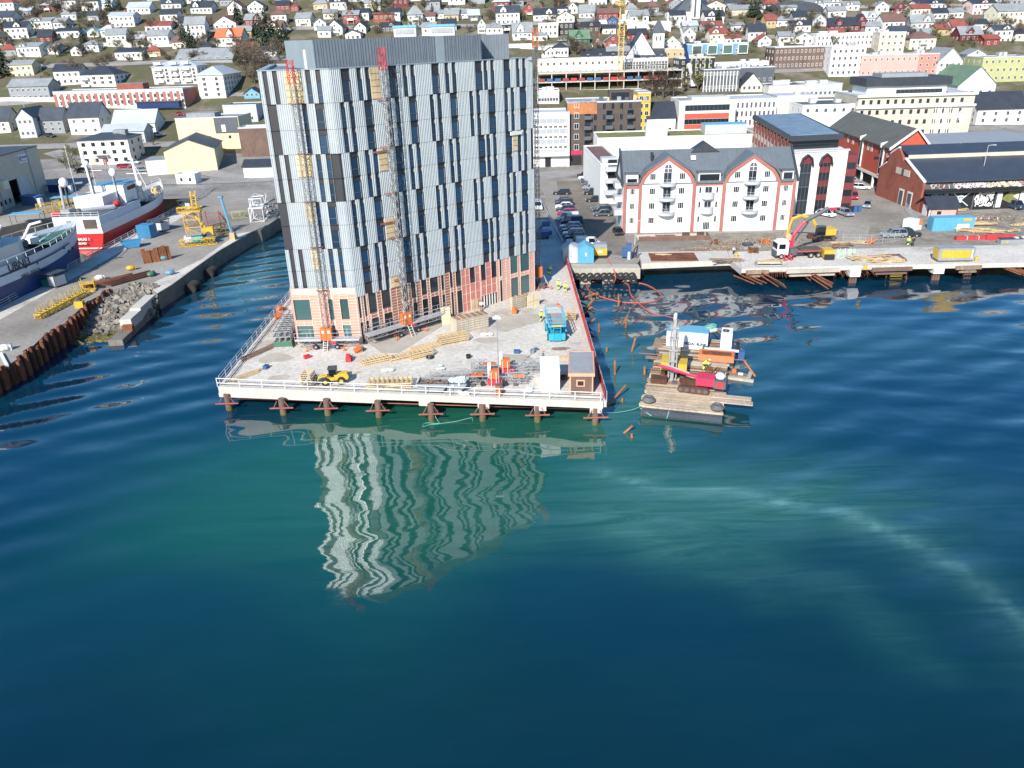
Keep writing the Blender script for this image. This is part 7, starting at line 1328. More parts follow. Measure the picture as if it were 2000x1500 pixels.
MB('magenta2').tube((.3, -.2, 1.6), (.5, 4.6, 2.5), .2, 6).m('steel').tube((.3, .8, 2.0), (.5, 3.8, 2.7), .1, 6).build('boom', t); MB('plastic').ball((0, -3, 2.2), .8, 1, .8, .5).m('dgrey').cb(.4, -3.2, 1.9, .5, .5, .6).build('hose_bundle', t)
# excavator with tall grey boom
t = thing('barge_excavator', 'yellow excavator with tall upright grey boom and drill mast on the barge', 'excavator', bl(2.6, 10.0), BR+rad(2)); tracks(t, 2.4, 3.4, .48, .55)
MB('yellow').box(-1.55, -1.2, 1.1, -.35, 1.8, 2.2).box(.6, -1.2, 1.1, 1.7, 1.9, 2.1).m('dgrey').box(-.4, -.6, 1.0, .6, 1.6, 1.7).build('body', t); MB('carglass').box(.75, .9, 2.1, 1.65, 2.0, 3.1).m('dgrey').box(.7, .85, 3.1, 1.7, 2.05, 3.2).build('cab', t)
b = MB('steel').box(-.25, -1.85, -.1, .15, -1.5, 8.2).m('steel').tube((-.5, -1.7, .4), (-.4, -1.7, 7.6), .12, 6).tube((.45, -1.7, .4), (.35, -1.7, 7.6), .1, 6); [b.box(-.6, -2.0, z, .5, -1.3, z+.18) for z in (1.2, 2.6, 4.1, 5.6, 7.1)]; b.build('drill_mast', t)
MB('lgrey').path([(-.1, .4, 1.9), (-.1, 1.9, 5.0), (-.1, .4, 8.2), (-.1, -1.0, 8.6), (-.1, -1.5, 8.0)], .22, 8).build('boom', t); MB('darkrust').cb(-1.6, -2.4, 0, 2.0, 1.4, .7).m('dgrey').cb(.3, -2.6, 0, .6, .5, .3).build('mast_foot', t)
tag(MB('copper').tube(bl(11.2, 17, 1.3), P_(1475, 735, .1), .13, 7).build('long_pipe'), 'long copper brown pipe leaning from the barge into the water', 'pipe'); tag(MB('copper').tube(bl(11, 20, 1.5), P_(1382, 632, .1), .1, 7).build('long_pipe'), 'short brown pipe sticking out behind the barge', 'pipe')
t = thing('small_raft', 'small timber raft floating off the right side of the barge', 'raft', P_(1416, 740, .0), BR-rad(8)); MB('oldwood').box(0, .5, .1, 2.6, 1.6, .5).build('deck', t); MB('stone').box(-.2, 0, -.1, 3.6, .4, .35).box(2.6, .4, -.1, 3.1, 3.0, .35).m('stone').build('float_beams', t); MB('orange').cb(.9, 1.4, .5, .5, .5, .5).m('white').cb(1.8, 1.0, .5, .6, .4, .2).build('canister', t)
# ---------------------------------------------------------------- quay vehicles and site, right side
x, y = G(1553, 503); t = thing('crane_truck', 'white cab truck with folded red loader crane on the right quay', 'crane truck', (x, y, QZ+.1), rad(92)); # front towards -x (left)
MB('white').box(-1.2, 1.9, .8, 1.2, 4.0, 3.1).m('carglass').box(-1.1, 4.0, 1.9, 1.1, 4.04, 2.9).box(1.2, 2.5, 1.9, 1.23, 3.7, 2.8).box(-1.23, 2.5, 1.9, -1.2, 3.7, 2.8).m('dgrey').box(-1.2, 3.95, .5, 1.2, 4.12, 1.5).m('white').box(-1.1, 2.0, 3.1, 1.1, 3.5, 3.4).build('cab', t)
MB('netting').box(-.5, -4.6, .9, .5, 1.8, 1.2).m('redsteel').box(-1.2, -4.6, 1.2, 1.2, .2, 1.4).m('dgrey').box(-1.2, .3, .7, 1.2, 1.6, 1.9).m('dbrown').box(-1.0, -4.2, 1.42, 1.0, -.4, 1.7).build('chassis', t)
for yy in (3.1, 1.4, -2.4, -3.8):
    for sx in (-1, 1): wheel(MB(), sx*1.05, yy, .52, .52, .35, 'steel').build('wheel', t)
MB('magenta2').box(-.35, .7, 1.2, .35, 1.4, 3.0).path([(0, 1.0, 3.0), (0, .8, 4.2), (0, -.6, 6.2), (0, -2.2, 7.4)], .28, 6).build('crane_column', t); MB('dgrey').tube((.0, -1.0, 6.6), (0, -5.0, 8.8), .42, 6).m('magenta2').tube((0, -4.4, 8.7), (0, -6.4, 8.6), .25, 6).m('black').tube((0, .4, 3.3), (0, -1.6, 6.4), .14, 6).build('crane_boom', t); MB('dgrey').box(.9, .9, 0, 2.4, 1.1, .9).tube((2.4, 1, 0), (2.4, 1, 1.3), .1).cb(2.4, 1, 0, .5, .5, .08).build('outrigger', t)
def excavator(label, x, y, rz, z=QZ):
    t = thing('excavator', label, 'excavator', (x, y, z), rz); tracks(t, 2.5, 3.6, .5, .6); MB('yellow').box(-1.4, -2.4, 1.15, 1.4, -.2, 2.3).m('dgrey').box(-1.3, -2.3, 1.0, 1.3, 1.4, 1.2).box(-1.42, -2.6, 1.2, 1.42, -2.3, 2.0).build('body', t)
    MB('carglass').box(-1.35, -.1, 1.2, -.3, 1.5, 2.9).m('dgrey').box(-1.4, -.15, 2.9, -.25, 1.55, 3.0).build('cab', t); MB('yellow').path([(.1, .6, 1.6), (.1, 2.2, 4.2), (.1, 4.6, 5.0), (.1, 6.4, 4.4)], .32, 6).build('boom', t); MB('yellow').tube((.1, 6.3, 4.5), (.1, 7.0, 1.6), .24, 6).m('black').tube((.1, 4.4, 5.3), (.1, 6.2, 4.9), .1, 5).build('stick', t); MB('osb').at(.1, 7.0, .0).xprism([(-.4, 1.6), (.4, 1.6), (.5, .9), (.1, .3), (-.6, .3), (-.9, .9)], -.6, .6).off().build('bucket', t); return t
x, y = G(1603, 468); excavator('yellow crawler excavator reaching its bucket left behind the crane truck', x, y, rad(94))
x, y = G(1830, 512, QZ+.1); t = thing('yellow_container', 'yellow and grey long container box at the edge of the right quay', 'container', (x, y-.2, QZ+.1), rad(-3)); MB('grey').box(0, 0, .3, 6.2, 2.3, 2.5).build('body', t); MB('yellow').box(.5, -.05, .75, 5.5, 0, 2.15).box(-.05, .2, .5, 0, 2.1, 2.3).build('yellow_panels', t); MB('carwhite').box(5.6, -.06, .7, 5.75, 0, 2.2).build('strip', t); MB('dgrey').box(.3, .2, 0, 1, 2.1, .3).box(5, .2, 0, 5.8, 2.1, .3).build('feet', t)
x, y = G(1820, 452); t = thing('blue_container', 'light blue shipping container behind the pickup', 'container', (x, y, QZ), rad(-3)); b = MB('bluecont').box(0, .05, 0, 8.2, 2.5, 2.7); [b.box(.2+i*.4, 0, .15, .4+i*.4, .06, 2.55) for i in range(20)]; b.build('body', t); MB('white').box(4.8, -.05, .0, 7.2, -.0, 1.4).m('yellow').box(5.8, -.05, 2.0, 7.4, 0, 2.55).build('signs', t)
x, y = G(1793, 452); t = thing('white_cube_unit', 'white cube unit with orange and white panel left of the blue container', 'container', (x-1.2, y, QZ), rad(35)); MB('carwhite').box(0, 0, 0, 2.2, 2.2, 2.3).build('body', t); MB('orange').box(2.3, -.5, 1.0, 2.4, .9, 2.1).m('white').box(2.3, -.5, .1, 2.4, .9, 1.0).build('sign_panel', t)
x, y = G(1890, 402); tag((lambda b: ([b.box(-.05, -.05, i*.32, 2.3, 2.6, i*.32+.1) for i in range(9)], b)[1])(MB('orange').box(0, 0, 0, 2.25, 2.55, 2.85)).m('yellow').box(.2, -.08, .2, 2.1, -.05, 2.7).build('orange_crate_stack', None, (x-1, y, QZ), rad(-20)), 'tall bright orange plastic crate stack before the graffiti shed', 'crates')
x, y = G(1805, 420); t = thing('red_kiosk', 'small red gabled kiosk with black roof before the graffiti shed', 'kiosk', (x+3, y-2, QZ), rad(-3)); body(t, 6, 5.5, 2.0, 'gx', 1.7, 'red', 'charroof', 0, .5); MB('white').box(-3.05, -.05, 0, -2.8, .2, 2).box(-3.1, 1, 0, -3.03, 3.2, 2.2).m('pink').box(-2.6, -.06, .3, 2.7, 0, 1.7).m('black').cb(-.9, -.08, .5, .9, .04, .7).build('wall_trim', t)
for px, py, lab in ((1940, 400, 'left red tarpaulin bale by the graffiti wall'), (1958, 397, 'middle red tarpaulin bale by the graffiti wall'), (1985, 400, 'right red tarpaulin bale by the graffiti wall')):
    x, y = G(px, py); tag(MB('netting').ball((0, 0, .8), 1.0, 1.5, .9, .9).ball((.5, .2, 1.2), .7, 1.2, 1, .8).build('tarpaulin_bale', None, (x, y, QZ), RND.uniform(0, 2)), lab, 'tarpaulin bale', 'red tarpaulin bales')
x, y = G(1925, 402); tag(MB('plastic').ball((0, 0, .6), 1.7, 1.5, .9, .8).ball((2, .3, .4), 1.2, 1.4, 1, .6).build('plastic_sheeting', None, (x, y, QZ)), 'heap of pale plastic sheeting between orange crates and red bales', 'sheeting')
x, y = G(1862, 467); tag(MB('netting').at(0, 0, 0, rad(-3)).box(0, 0, 0, 11.0, .9, .7).box(5.5, -.4, .0, 11, .2, 1.0).m('white').box(2, -.05, .1, 2.1, .95, .75).box(4.2, -.05, .1, 4.3, .95, .75).off().build('red_silt_boom', None, (x, y-1, QZ)), 'long red packed silt curtain lying on the quay road', 'silt curtain')
x, y = G(1948, 475); tag(MB('grey').box(0, 0, 0, 5.2, 1.2, 1.0).m('slate').box(0, -.05, .9, 5.2, 1.25, 1.05).m('yellow').box(1.0, -.06, .2, 1.3, 0, .7).m('white').box(2.8, .2, 1.05, 3.4, .9, 1.2).box(4.2, .2, 1.05, 4.8, .9, 1.3).build('grey_tool_bin', None, (x, y-1, QZ)), 'dark grey long bin with pale lids at the right quay', 'bin')
for i, (px, py, L_, n) in enumerate(((1915, 440, 5, 9), (1900, 452, 6, 12), (1930, 455, 5, 8), (1975, 452, 3, 5), (1870, 412, 4, 6), (1700, 507, 7, 10), (1730, 512, 6, 8), (1660, 476, 6, 6), (1420, 510, 5, 5), (1500, 513, 4, 7), (1640, 482, 4, 9), (1995, 440, 4, 6), (1290, 498, 3, 3))):
    x, y = G(px, py); b = MB('wood' if i not in (8, 10) else 'oldwood'); rr_ = random.Random(i)
    for k in range(n*2): b.at(rr_.uniform(-.8, .8), rr_.uniform(-.8, .8), .04+.12*(k//5), rr_.uniform(-.35, .35)).box(-L_/2, -.1, 0, L_/2, .1, .1)
    b.off(); tag(b.build('timber_pile_heap', None, (x, y, QZ+.1), rr_.uniform(-.4, .4)), f"heap of sawn timber on the right quay, {['beside the orange cones', 'left of the yellow plank heap', 'right of the middle plank heap', 'near the white lid', 'left of the orange crates', 'left of the rusty staging', 'beside the rusty staging', 'behind the crane truck tail', 'on the broken slab corner', 'in front of the truck cab', 'of old boards behind the compressor', 'at the right image edge', 'on the left pale slab'][i]}", 'timber heap')
x, y = G(1618, 508); t = thing('compressor', 'yellow compressor with open black front on the right quay', 'compressor', (x, y, QZ+.1), rad(-6)); MB('yellow').box(-.9, 0, .3, .9, 2.4, 1.7).build('body', t); MB('black').box(-.85, -.6, .2, .85, 0, 1.0).build('open_hood', t); wheel(MB(), .95, 1, .3, .3, .2, 'steel').build('wheel', t)
b = MB('palegreen'); rr_ = random.Random(2)
for i in range(60): x0, y0 = rr_.uniform(0, 3.6), rr_.uniform(0, 1.2); b.tube((x0, y0, 0), (x0+rr_.uniform(-.15, .15), y0+rr_.uniform(-.3, .3), 1.4+rr_.uniform(-.3, .3)), .03, 3)
x, y = G(1636, 506); tag(b.build('rod_rack', None, (x, y, QZ+.1)), 'dense cluster of thin green and pale rods right of the compressor', 'rods')
for i, (px, py) in enumerate(((1438, 503), (1420, 497), (1689, 527), (1906, 510))): x, y = G(px, py); tag(MB('yellow').tube((0, 0, 0), (0, 0, .55), .22, 10).cb(0, 0, .5, .8, .35, .2).cb(0, 0, 0, .7, .7, .08).build('bollard', None, (x, y, QZ+.12)), f"yellow mooring bollard, {ORD[i]} in the row along the right quay edge", 'bollard', 'yellow bollards of the right quay') if i != 1 else None
for i, px in enumerate((1890, 1905, 1915, 1930, 1947)): x, y = G(px, 432); tag(MB('orange').tube((0, 0, .05), (0, 0, 1.1), .14, 8, .05).cb(0, 0, 0, .45, .45, .06).m('white').tube((0, 0, .5), (0, 0, .75), .12, 8, .1).build('traffic_cone', None, (x, y, QZ)), f"orange white marker post, {ORD[i]} from the left behind the timber heaps", 'marker post', 'orange marker posts')
for px, py, c, n_, lab in ((1540, 510, 'netting', 2, 'red gas cylinders in front of the truck cab'), (1495, 478, 'orange', 3, 'orange trestles left of the truck'), (1700, 478, 'orange', 2, 'orange trestle right of the timber behind the truck'), (1395, 478, 'rust', 3, 'rusty scrap iron on the gravel left of the steel plates'), (1470, 495, 'rust', 6, 'rusty reinforcement baskets left of the truck')):
    x, y = G(px, py); b = MB(c); rr_ = random.Random(px); [b.tube((rr_.uniform(-1, 1), rr_.uniform(-.5, .5), 0), (rr_.uniform(-1, 1), rr_.uniform(-.5, .5), 1.1), .09, 6) for _ in range(n_*3)]; tag(b.build('site_scrap', None, (x, y, QZ+.1)), lab, 'site scrap')
x, y = G(1465, 485); tag(MB('steel').cb(0, 0, 0, 3.6, 1.6, .5).m('slate').cb(-.6, 0, .5, 1.8, 1.2, .5).build('steel_bucket', None, (x, y, QZ+.1), .2), 'grey steel bucket and plates lying left of the truck', 'bucket')
b = MB('dgrey'); 
x, y = G(1497, 520); tag(MB('galv').box(0, 0, .1, 4.6, .12, .25).box(0, 1.4, .1, 4.6, 1.52, .25).box(0, 0, .5, 4.6, .12, .6).m('wood').box(.2, .2, .6, 4.2, 1.4, .8).m('steel').box(.0, 0, 0, .12, 1.5, .6).box(4.5, 0, 0, 4.6, 1.5, .6).build('steel_frame_pallet', None, (x-2, y-.5, QZ+.1), rad(-5)), 'steel frame with timber boards on the quay before the truck', 'steel frame')
# sheds etc behind the stone quay
for px, lab, mt in ((1101, 'grey corrugated gabled shed on the stone quay', 'lgrey'), (1130, 'blue corrugated gabled shed on the stone quay', 'bluecont')):
    x, y = G(px, 514); t = thing('quay_shed', lab, 'shed', (x+1.3, y, QZ), rad(-3), None); body(t, 2.9, 3.4, 2.5, 'gy', .8, mt, mt, 0, .08); b = MB(mt); [b.box(-1.4+i*.28, -.05, 0, -1.3+i*.28, 0, 2.4) for i in range(11)]; b.build('corrugation', t); MB('white' if mt != 'lgrey' else 'grey').box(-.1, -.09, 1.3, .25, -.05, 1.9 if mt != 'lgrey' else 1.36).build('sign', t)
x, y = G(1172, 505); t = thing('generator', 'yellow and grey generator with red hose on the stone quay', 'generator', (x, y, QZ), rad(-3)); MB('yellow').box(-1.3, 0, .6, 1.3, 1.9, 1.9).build('body', t); MB('grey').box(-1.25, -.02, 1.9, 1.25, 1.95, 2.7).build('hood', t); MB('white').box(-.4, -.04, 1.1, .4, 0, 1.5).build('plate', t); MB('black').box(-1.3, .1, 0, 1.3, 1.8, .5).build('skid', t)
x, y = G(1228, 506); t = thing('pump_machine', 'blue drilling pump machine with dark hoses at the right end of the stone quay', 'pump', (x, y, QZ), rad(-8)); MB('blue').cb(0, .4, 0, .9, 1.4, 2.8).cb(-.9, .5, .4, .9, 1.0, 1.6).build('body', t); MB('black').path([(.5, 0, .2), (1.0, .2, 1.8), (1.6, .3, 2.6), (1.3, .3, .3)], .12, 6).build('hose', t); MB('lgrey').cb(0, -.35, 0, .5, .2, 1.5).build('panel', t)
x, y = G(1050, 465); t = thing('blue_boom_lift', 'blue telescopic lift in the shade right of the tower', 'boom lift', (x+.7, y, QZ), .3); MB('blue').cb(0, 0, .5, 2.0, 3.4, 1.1).cb(1.7, 1, .5, 1.4, 2.6, .8).build('chassis', t); MB('blue').tube((0, 1, 1.6), (.3, -1.8, 3.6), .22, 6).cb(.3, -2.2, 2.9, 1.5, .9, 1.0).build('boom', t); [wheel(MB(), sx, yy, .4, .4, .3, 'blue').build('wheel', t) for sx in (-1, 1) for yy in (-1.2, 1.2)]
tag(MB('steel').box(0, 0, 0, .25, 48, .8).build('concrete_barrier', None, (*G(1098, 478), QZ), rad(0)), 'long pale concrete barrier between tower yard and parked cars', 'barrier').rotation_euler.z = rad(3.2)
x, y = G(1655, 414); t = thing('waste_bins', 'x', 'bins', (0, 0, 0)); bpy.data.objects.remove(t)
for i in range(8): x, y = G(1621+i*8, 416-i*.4); tag(MB('black' if i < 6 else 'blue').cb(0, 0, 0, .75, .8, 1.2).cb(0, .05, 1.2, .8, .9, .08).tube((-.3, .4, .1), (.3, .4, .1), .1).build('waste_bin', None, (x, y, QZ)), f"{'black' if i < 6 else 'blue'} wheeled waste bin, {ORD[i]} from the left in front of the arched block", 'waste bin', 'wheeled bins by the arched block')
# mesh fences
for i, (pts, lab) in enumerate((([(1645, 476), (1700, 478), (1757, 470)], 'grey mesh site fence behind the silver offroad car'), ([(1768, 412), (1790, 440), (1800, 452)], 'mesh fence curving by the brick shed'))):
    b = MB('galv'); w_ = [G(*p) for p in pts]
    for p, q in zip(w_, w_[1:]):
        n = max(2, int(math.hypot(q[0]-p[0], q[1]-p[1])/.35))
        for k in range(n+1): xx, yy = p[0]+(q[0]-p[0])*k/n, p[1]+(q[1]-p[1])*k/n; b.tube((xx, yy, QZ), (xx, yy, QZ+1.9), .05 if k % 8 == 0 else .012, 4)
        for z in (.1, .7, 1.3, 1.9): b.tube((*p, QZ+z), (*q, QZ+z), .02, 4)
    tag(b.build('mesh_fence'), lab, 'fence')
# street lamp posts
for px, py, pt, lab in ((1905, 400, 285, 'tall grey street lamp before the graffiti shed'), (57, 245, 158, 'white street lamp post beside the road at the far left'), (1240, 478, 432, 'lamp post at the corner of the timber terrace')):
    x, y = G(px, py) if py > 300 else TG(px, py)[:2]; z = max(QZ, T(x, y)); h = HY(px, pt, y)-z; t = thing('street_lamp', lab, 'street lamp', (x, y, z)); MB('galv').tube((0, 0, 0), (0, 0, h), .12, 8, .06).build('pole', t); MB('lgrey').tube((0, 0, h), (.9, -.3, h+.15), .06).cb(1.1, -.35, h+.08, .8, .35, .15).build('lamp_head', t)
# ---------------------------------------------------------------- left pier objects
def simple(name, label, cat, px, py, rz, fn, z=QZ): x, y = G(px, py); t = thing(name, label, cat, (x, y, z), rad(rz)); fn(t); return t
def f_(t): MB('bluecont2').box(-1.6, 0, .1, 1.6, 2.6, 2.9).build('body', t); b = MB('bluecont2'); [b.box(-1.6+i*.32, -.06, .15, -1.45+i*.32, 0, 2.8) for i in range(10)]; b.build('ribs', t)

simple('blue_cabinet', 'tall blue steel cabinet container beside the dry dock railing', 'container', 283, 466, -12, f_)
def f_(t): MB('bluecont2').yprism([(-2.0, 1.5), (-1.2, .1), (1.4, .1), (2.1, 1.5)], 0, .07).yprism([(-2.0, 1.5), (-1.2, .1), (1.4, .1), (2.1, 1.5)], 2.1, 2.17).box(-1.2, .07, .1, 1.4, 2.1, .17).add([(-2, 0, 1.5), (-1.2, 0, .1), (-1.2, 2.17, .1), (-2, 2.17, 1.5)], [(0, 1, 2, 3)]).add([(2.1, 0, 1.5), (1.4, 0, .1), (1.4, 2.17, .1), (2.1, 2.17, 1.5)], [(3, 2, 1, 0)]).build('body', t)
simple('blue_skip', 'open blue steel skip in front of the blue cabinet', 'skip', 258, 485, 20, f_)
def hutf(c): 
    def f(t): MB('slate').box(-2, -.3, 2.5, 2, 2.9, 2.65).build('roof', t); MB('lgrey').box(.2, .1, .3, 1.8, 2.4, 2.0).build('cabinet', t); MB(c).box(-1.6, .1, .2, .1, 1.6, 1.3).m('orange').cb(-1.9, -.5, 0, .6, .5, .6).build('tool_box', t); p = MB('dgrey'); [p.tube((sx, sy, 0), (sx, sy, 2.5), .07) for sx in (-1.8, 1.8) for sy in (0, 2.6)]; p.build('posts', t)
    return f
simple('dock_service_stand', 'open roofed service stand with teal box on the dock edge in the foreground', 'service stand', 95, 562, -20, hutf('teal')); simple('dock_service_stand', 'farther roofed service stand behind the blue cabinet', 'service stand', 305, 453, -20, hutf('grey'))
simple('dock_service_stand', 'third roofed stand beside the yellow crane parts', 'service stand', 362, 412, -20, hutf('teal'))
def crane_lat(name, label, a, c, w, mats, z=.7, h=None, spikes=False):
    p, q = G(*a), G(*c); b = MB(mats).lattice((*p, QZ+z), (*q, QZ+z), w, w*.9, .09, .06, h)
    if spikes:
        n = 26
        for i in range(n): xx, yy = p[0]+(q[0]-p[0])*i/n, p[1]+(q[1]-p[1])*i/n; b.tube((xx, yy, QZ+z), (xx+RND.uniform(-.5, .1), yy, QZ+z+RND.uniform(1.0, 1.8)), .05, 4)
    return tag(b.build(name), label, 'crane part')
crane_lat('crane_walkway', 'bright yellow lattice walkway with upright stanchions lying on the pier', (75, 624), (172, 574), 1.1, 'yellow', .5, .6, True)
t = simple('crane_cab', 'yellow crane cab frame at the inner end of the yellow walkway', 'crane part', 175, 568, 20, lambda t: (MB('yellow').cb(0, 0, 0, 2.2, 1.8, .3).cb(0, 0, 1.4, 2.0, 1.6, .15).build('plates', t), (lambda b: ([b.tube((sx, sy, 0), (sx*1.1, sy, 2.2), .08) for sx in (-1, 1) for sy in (-.8, .8)], b)[1])(MB('yellow')).build('frame', t)))
simple('yellow_block', 'small yellow steel box at the sheet pile edge', 'steel box', 157, 600, 10, lambda t: MB('yellow').cb(0, 0, 0, 1.3, 1.1, 1.1).m('dgrey').cb(0, 0, 1.1, .7, .6, .15).build('body', t))
crane_lat('crane_section', 'low yellow and orange lattice crane section lying in front of the crane pile', (352, 482), (424, 477), 1.3, 'yellow', .8, 1.3)
crane_lat('crane_section', 'orange yellow lattice tube right of the crane tower stack', (408, 462), (452, 452), 1.8, 'ochre2', 1.2)
x, y = G(385, 470); t = thing('crane_tower_stack', 'tall yellow tower crane base section standing on the pier', 'crane part', (x, y, QZ), rad(12)); MB('ochre2').lattice((0, 0, 0), (0, 0, 6.5), 3.2, 1.6, .1, .06).build('lattice_tower', t); MB('yellow').lattice((-2.8, 0, 6.8), (2.4, 0, 6.8), 1.0, 1, .1, .06).tube((0, 0, 6.5), (2.6, -1.2, 2.5), .2).box(-1.8, -1.6, 6.4, 2, 1.6, 6.6).build('top_platform', t); MB('yellow').lattice((.8, 0, 7), (.9, .5, 10.5), 1.0, .8, .09, .06).build('upper_section', t); MB('yellow').cb(2.8, -1, 0, 2.2, 1.6, 3.0).m('dgrey').tube((2.8, -1.9, 1.5), (2.8, -1.75, 1.5), .7, 12).build('winch_housing', t)
simple('crane_drum', 'teal and white cable drum cylinder before the yellow crane stack', 'cable drum', 385, 477, 8, lambda t: MB('white').tube((-2.2, 0, 1.1), (-.8, 0, 1.1), 1.0, 14).m('turq').tube((-.8, 0, 1.1), (1.6, 0, 1.1), 1.0, 14).m('dgrey').cb(3, .4, 0, 1.8, 1.4, 1.6).m('steel').box(-2, -1, 2.1, 1.5, 1, 2.25).build('drum', t))
simple('blue_leaning_jib', 'slanting light blue jib arm with yellow foot on the quay edge', 'crane part', 456, 468, 0, lambda t: (MB('lblue').tube((0, 0, .8), (-1.2, .4, 9.2), .32, 6).cb(-1.3, .4, 9, .9, .8, .4).build('arm', t), MB('ochre').cb(0, 0, 0, 1.1, 1.1, 1.6).m('dgrey').cb(.5, .2, 0, .6, .7, .8).build('foot', t)))
simple('white_lattice_box', 'large white lattice truss box near the corner of the quay', 'truss section', 503, 434, 5, lambda t: MB('white').lattice((0, 0, 1.7), (0, 8, 1.7), 3.2, 3, .14, .1).lattice((0, 1, 4.3), (0, 8, 4.3), 2.8, 2.6, .12, .08, 2).m('dgrey').lattice((2.7, 2, 2.2), (4, 10, 2.2), 2.6, 2.2, .12, .08).build('truss', t))
simple('orange_steel_frame', 'orange steel A frame with ladder behind the yellow lattice tube', 'steel frame', 425, 452, 0, lambda t: (lambda b: ([b.box(-2, -.1, z, 1, .1, z+.2) for z in (.4, 1.6, 2.8, 4)], b.tube((1, 0, 4.6), (4, -1, .2), .18).tube((-2, 0, 0), (-2, 0, 4.6), .14).tube((1, 0, 0), (1, 0, 4.6), .14).build('frame', t)))(MB('redsteel')))
crane_lat('crane_section', 'pale green lattice section lying flat behind the blue jib', (455, 428), (485, 424), 1.5, 'yellowgreen', .9)
simple('sheet_pile_stack', 'upright stack of rusty brown sheet piles at the rubble', 'sheet piles', 285, 515, 35, lambda t: (lambda b: ([b.at(i*.75, 0, 0, 0, rad(-8)).box(-.35, -.15*(i % 2), 0, .4, .1, 2.6+RND.uniform(-.5, .5)) for i in range(7)], b.off().build('sheet_piles', t)))(MB('rust')))
simple('girder_stack', 'dark rusty steel girders lying side by side on the pier', 'girders', 262, 548, 52, lambda t: (lambda b: ([b.at(0, i*.42, .1+.15*(i % 2), RND.uniform(-.06, .06)).box(-4.4, -.15, 0, 4.4, .15, .3) for i in range(7)], b.off().build('girders', t)))(MB('darkrust')))
simple('rusty_beam_row', 'line of rusty beams continuing towards the rubble slope', 'beams', 225, 552, 48, lambda t: (lambda b: ([b.at(0, i*.5, 0, RND.uniform(-.1, .1)).box(-5, -.18, 0, 1+i, .18, .6) for i in range(4)], b.off().build('beams', t)))(MB('rust')))
for px, py, c, lab in ((256, 528, 'yellow', 'yellow steel lifting frame left of the sheet pile stack'), (321, 508, 'turq', 'pale teal round buoy right of the sheet pile stack'), (296, 540, 'green', 'dark green valve piece on the pier'), (332, 537, 'lblue', 'small light blue pump block on the pier'), (195, 547, 'offwhite', 'white scrap boards beside the rusty beams'), (10, 685, 'white', 'white wrapped bundle near the lower left pier edge'), (523, 405, 'palegreen', 'mint green tarpaulin heap near the tower'), (476, 355, 'yellow', 'yellow steel hoop on the gravel yard')):
    simple('pier_item', lab, 'pier item', px, py, RND.uniform(0, 90), lambda t, c=c: MB(c).ball((0, 0, .5), .7, 1.2, .9, .7, 8, 6).cb(.5, .2, 0, .8, .6, .8).m('dgrey').tube((-.5, 0, .3), (.9, .3, .9), .08).build('body', t))
tag(MB('white').box(0, 0, 0, .35, 6, .3).build('white_beam', None, (*G(12, 717), QZ), rad(38)), 'long white beam at the lower left pier edge', 'beam')
# things left of the ships
for px, py, rz, c, lab in ((115, 378, -6, 'navy', 'dark blue canopy covered stall in front of the shipyard gate'), (60, 402, -20, 'blue', 'small dark blue container behind the trawler bow')):
    simple('blue_container_unit', lab, 'container', px, py, rz, lambda t, c=c: (MB(c).box(-3.0, 0, 0, 3.0, 2.5, 2.4).box(-3.3, -.3, 2.4, 3.3, 2.8, 2.6).build('body', t), MB('white').box(3.4, -.4, 0, 4.4, .6, 2.2).build('door_panel', t)))
for a, c, lab in (((75, 418), (150, 408), 'yellow orange lattice gangway behind the two fishing vessels'),): crane_lat('gangway', lab, a, c, 2.0, 'yellow', 1.4)
for px, py, lab in ((52, 438, 'left bright blue tarpaulin shelter roof behind the trawler'), (130, 404, 'right bright blue tarpaulin shelter roof beside the yellow gangway')): simple('blue_shelter_roof', lab, 'shelter', px, py, 8, lambda t: (MB('skyblue').box(-3.6, 0, 2.4, 3.6, 3.0, 2.5).build('roof', t), (lambda b: ([b.tube((sx, sy, 0), (sx, sy, 2.4), .08) for sx in (-3.4, 3.4) for sy in (.1, 2.9)], b)[1])(MB('dgrey')).build('posts', t)))
simple('forklift', 'yellow forklift on the quay in front of the shipyard gate', 'forklift', 122, 402, 20, lambda t: (MB('yellow').cb(0, 0, .3, 1.3, 2.2, 1.0).build('body', t), MB('dgrey').tube((-.5, -.6, 1.3), (-.5, -.6, 2.3), .06).tube((.5, -.6, 1.3), (.5, -.6, 2.3), .06).cb(0, 0, 2.3, 1.3, 1.6, .08).cb(0, 1.3, 0, 1.1, .15, 2.6).build('mast_and_roof', t)))
# ---------------------------------------------------------------- cranes in town
x, y, z = TG(1210, 168); hgt = HY(1210, 8, y)-z; t = thing('tower_crane', 'yellow lattice tower crane mast rising above the unfinished building', 'tower crane', (x, y, z)); MB('ochre3').lattice((0, 0, 0), (.4, 0, hgt), 1.9, 2.0, .13, .08).build('mast', t)
MB('ochre3').lattice((0, 0, hgt*.62), (0, 0, hgt*.7), 2.6, 1.6, .12, .07).build('climbing_frame', t); MB('offwhite').cb(.8, -1.5, hgt*.80, 1.6, 1.6, 2.4).build('cab', t); MB('ochre3').lattice((0, 0, hgt), (2, 30, hgt+1.5), 1.4, 2, .12, .08).lattice((0, 0, hgt), (-.6, -8, hgt), 1.4, 2, .12, .08).build('jib', t)
x, y, z = TG(1353, 172); x1, z1 = x-9.0, HY(1326, 55, y); t = thing('mobile_crane', 'mobile crane with long blue and white telescopic boom above the dark office', 'mobile crane', (x, y, z)); B0, B1 = Vector((0, 0, 2)), Vector(((1326-1353)/F*y*1.05, 0, z1-z)); mid = B0.lerp(B1, .36); m2 = B0.lerp(B1, .72)
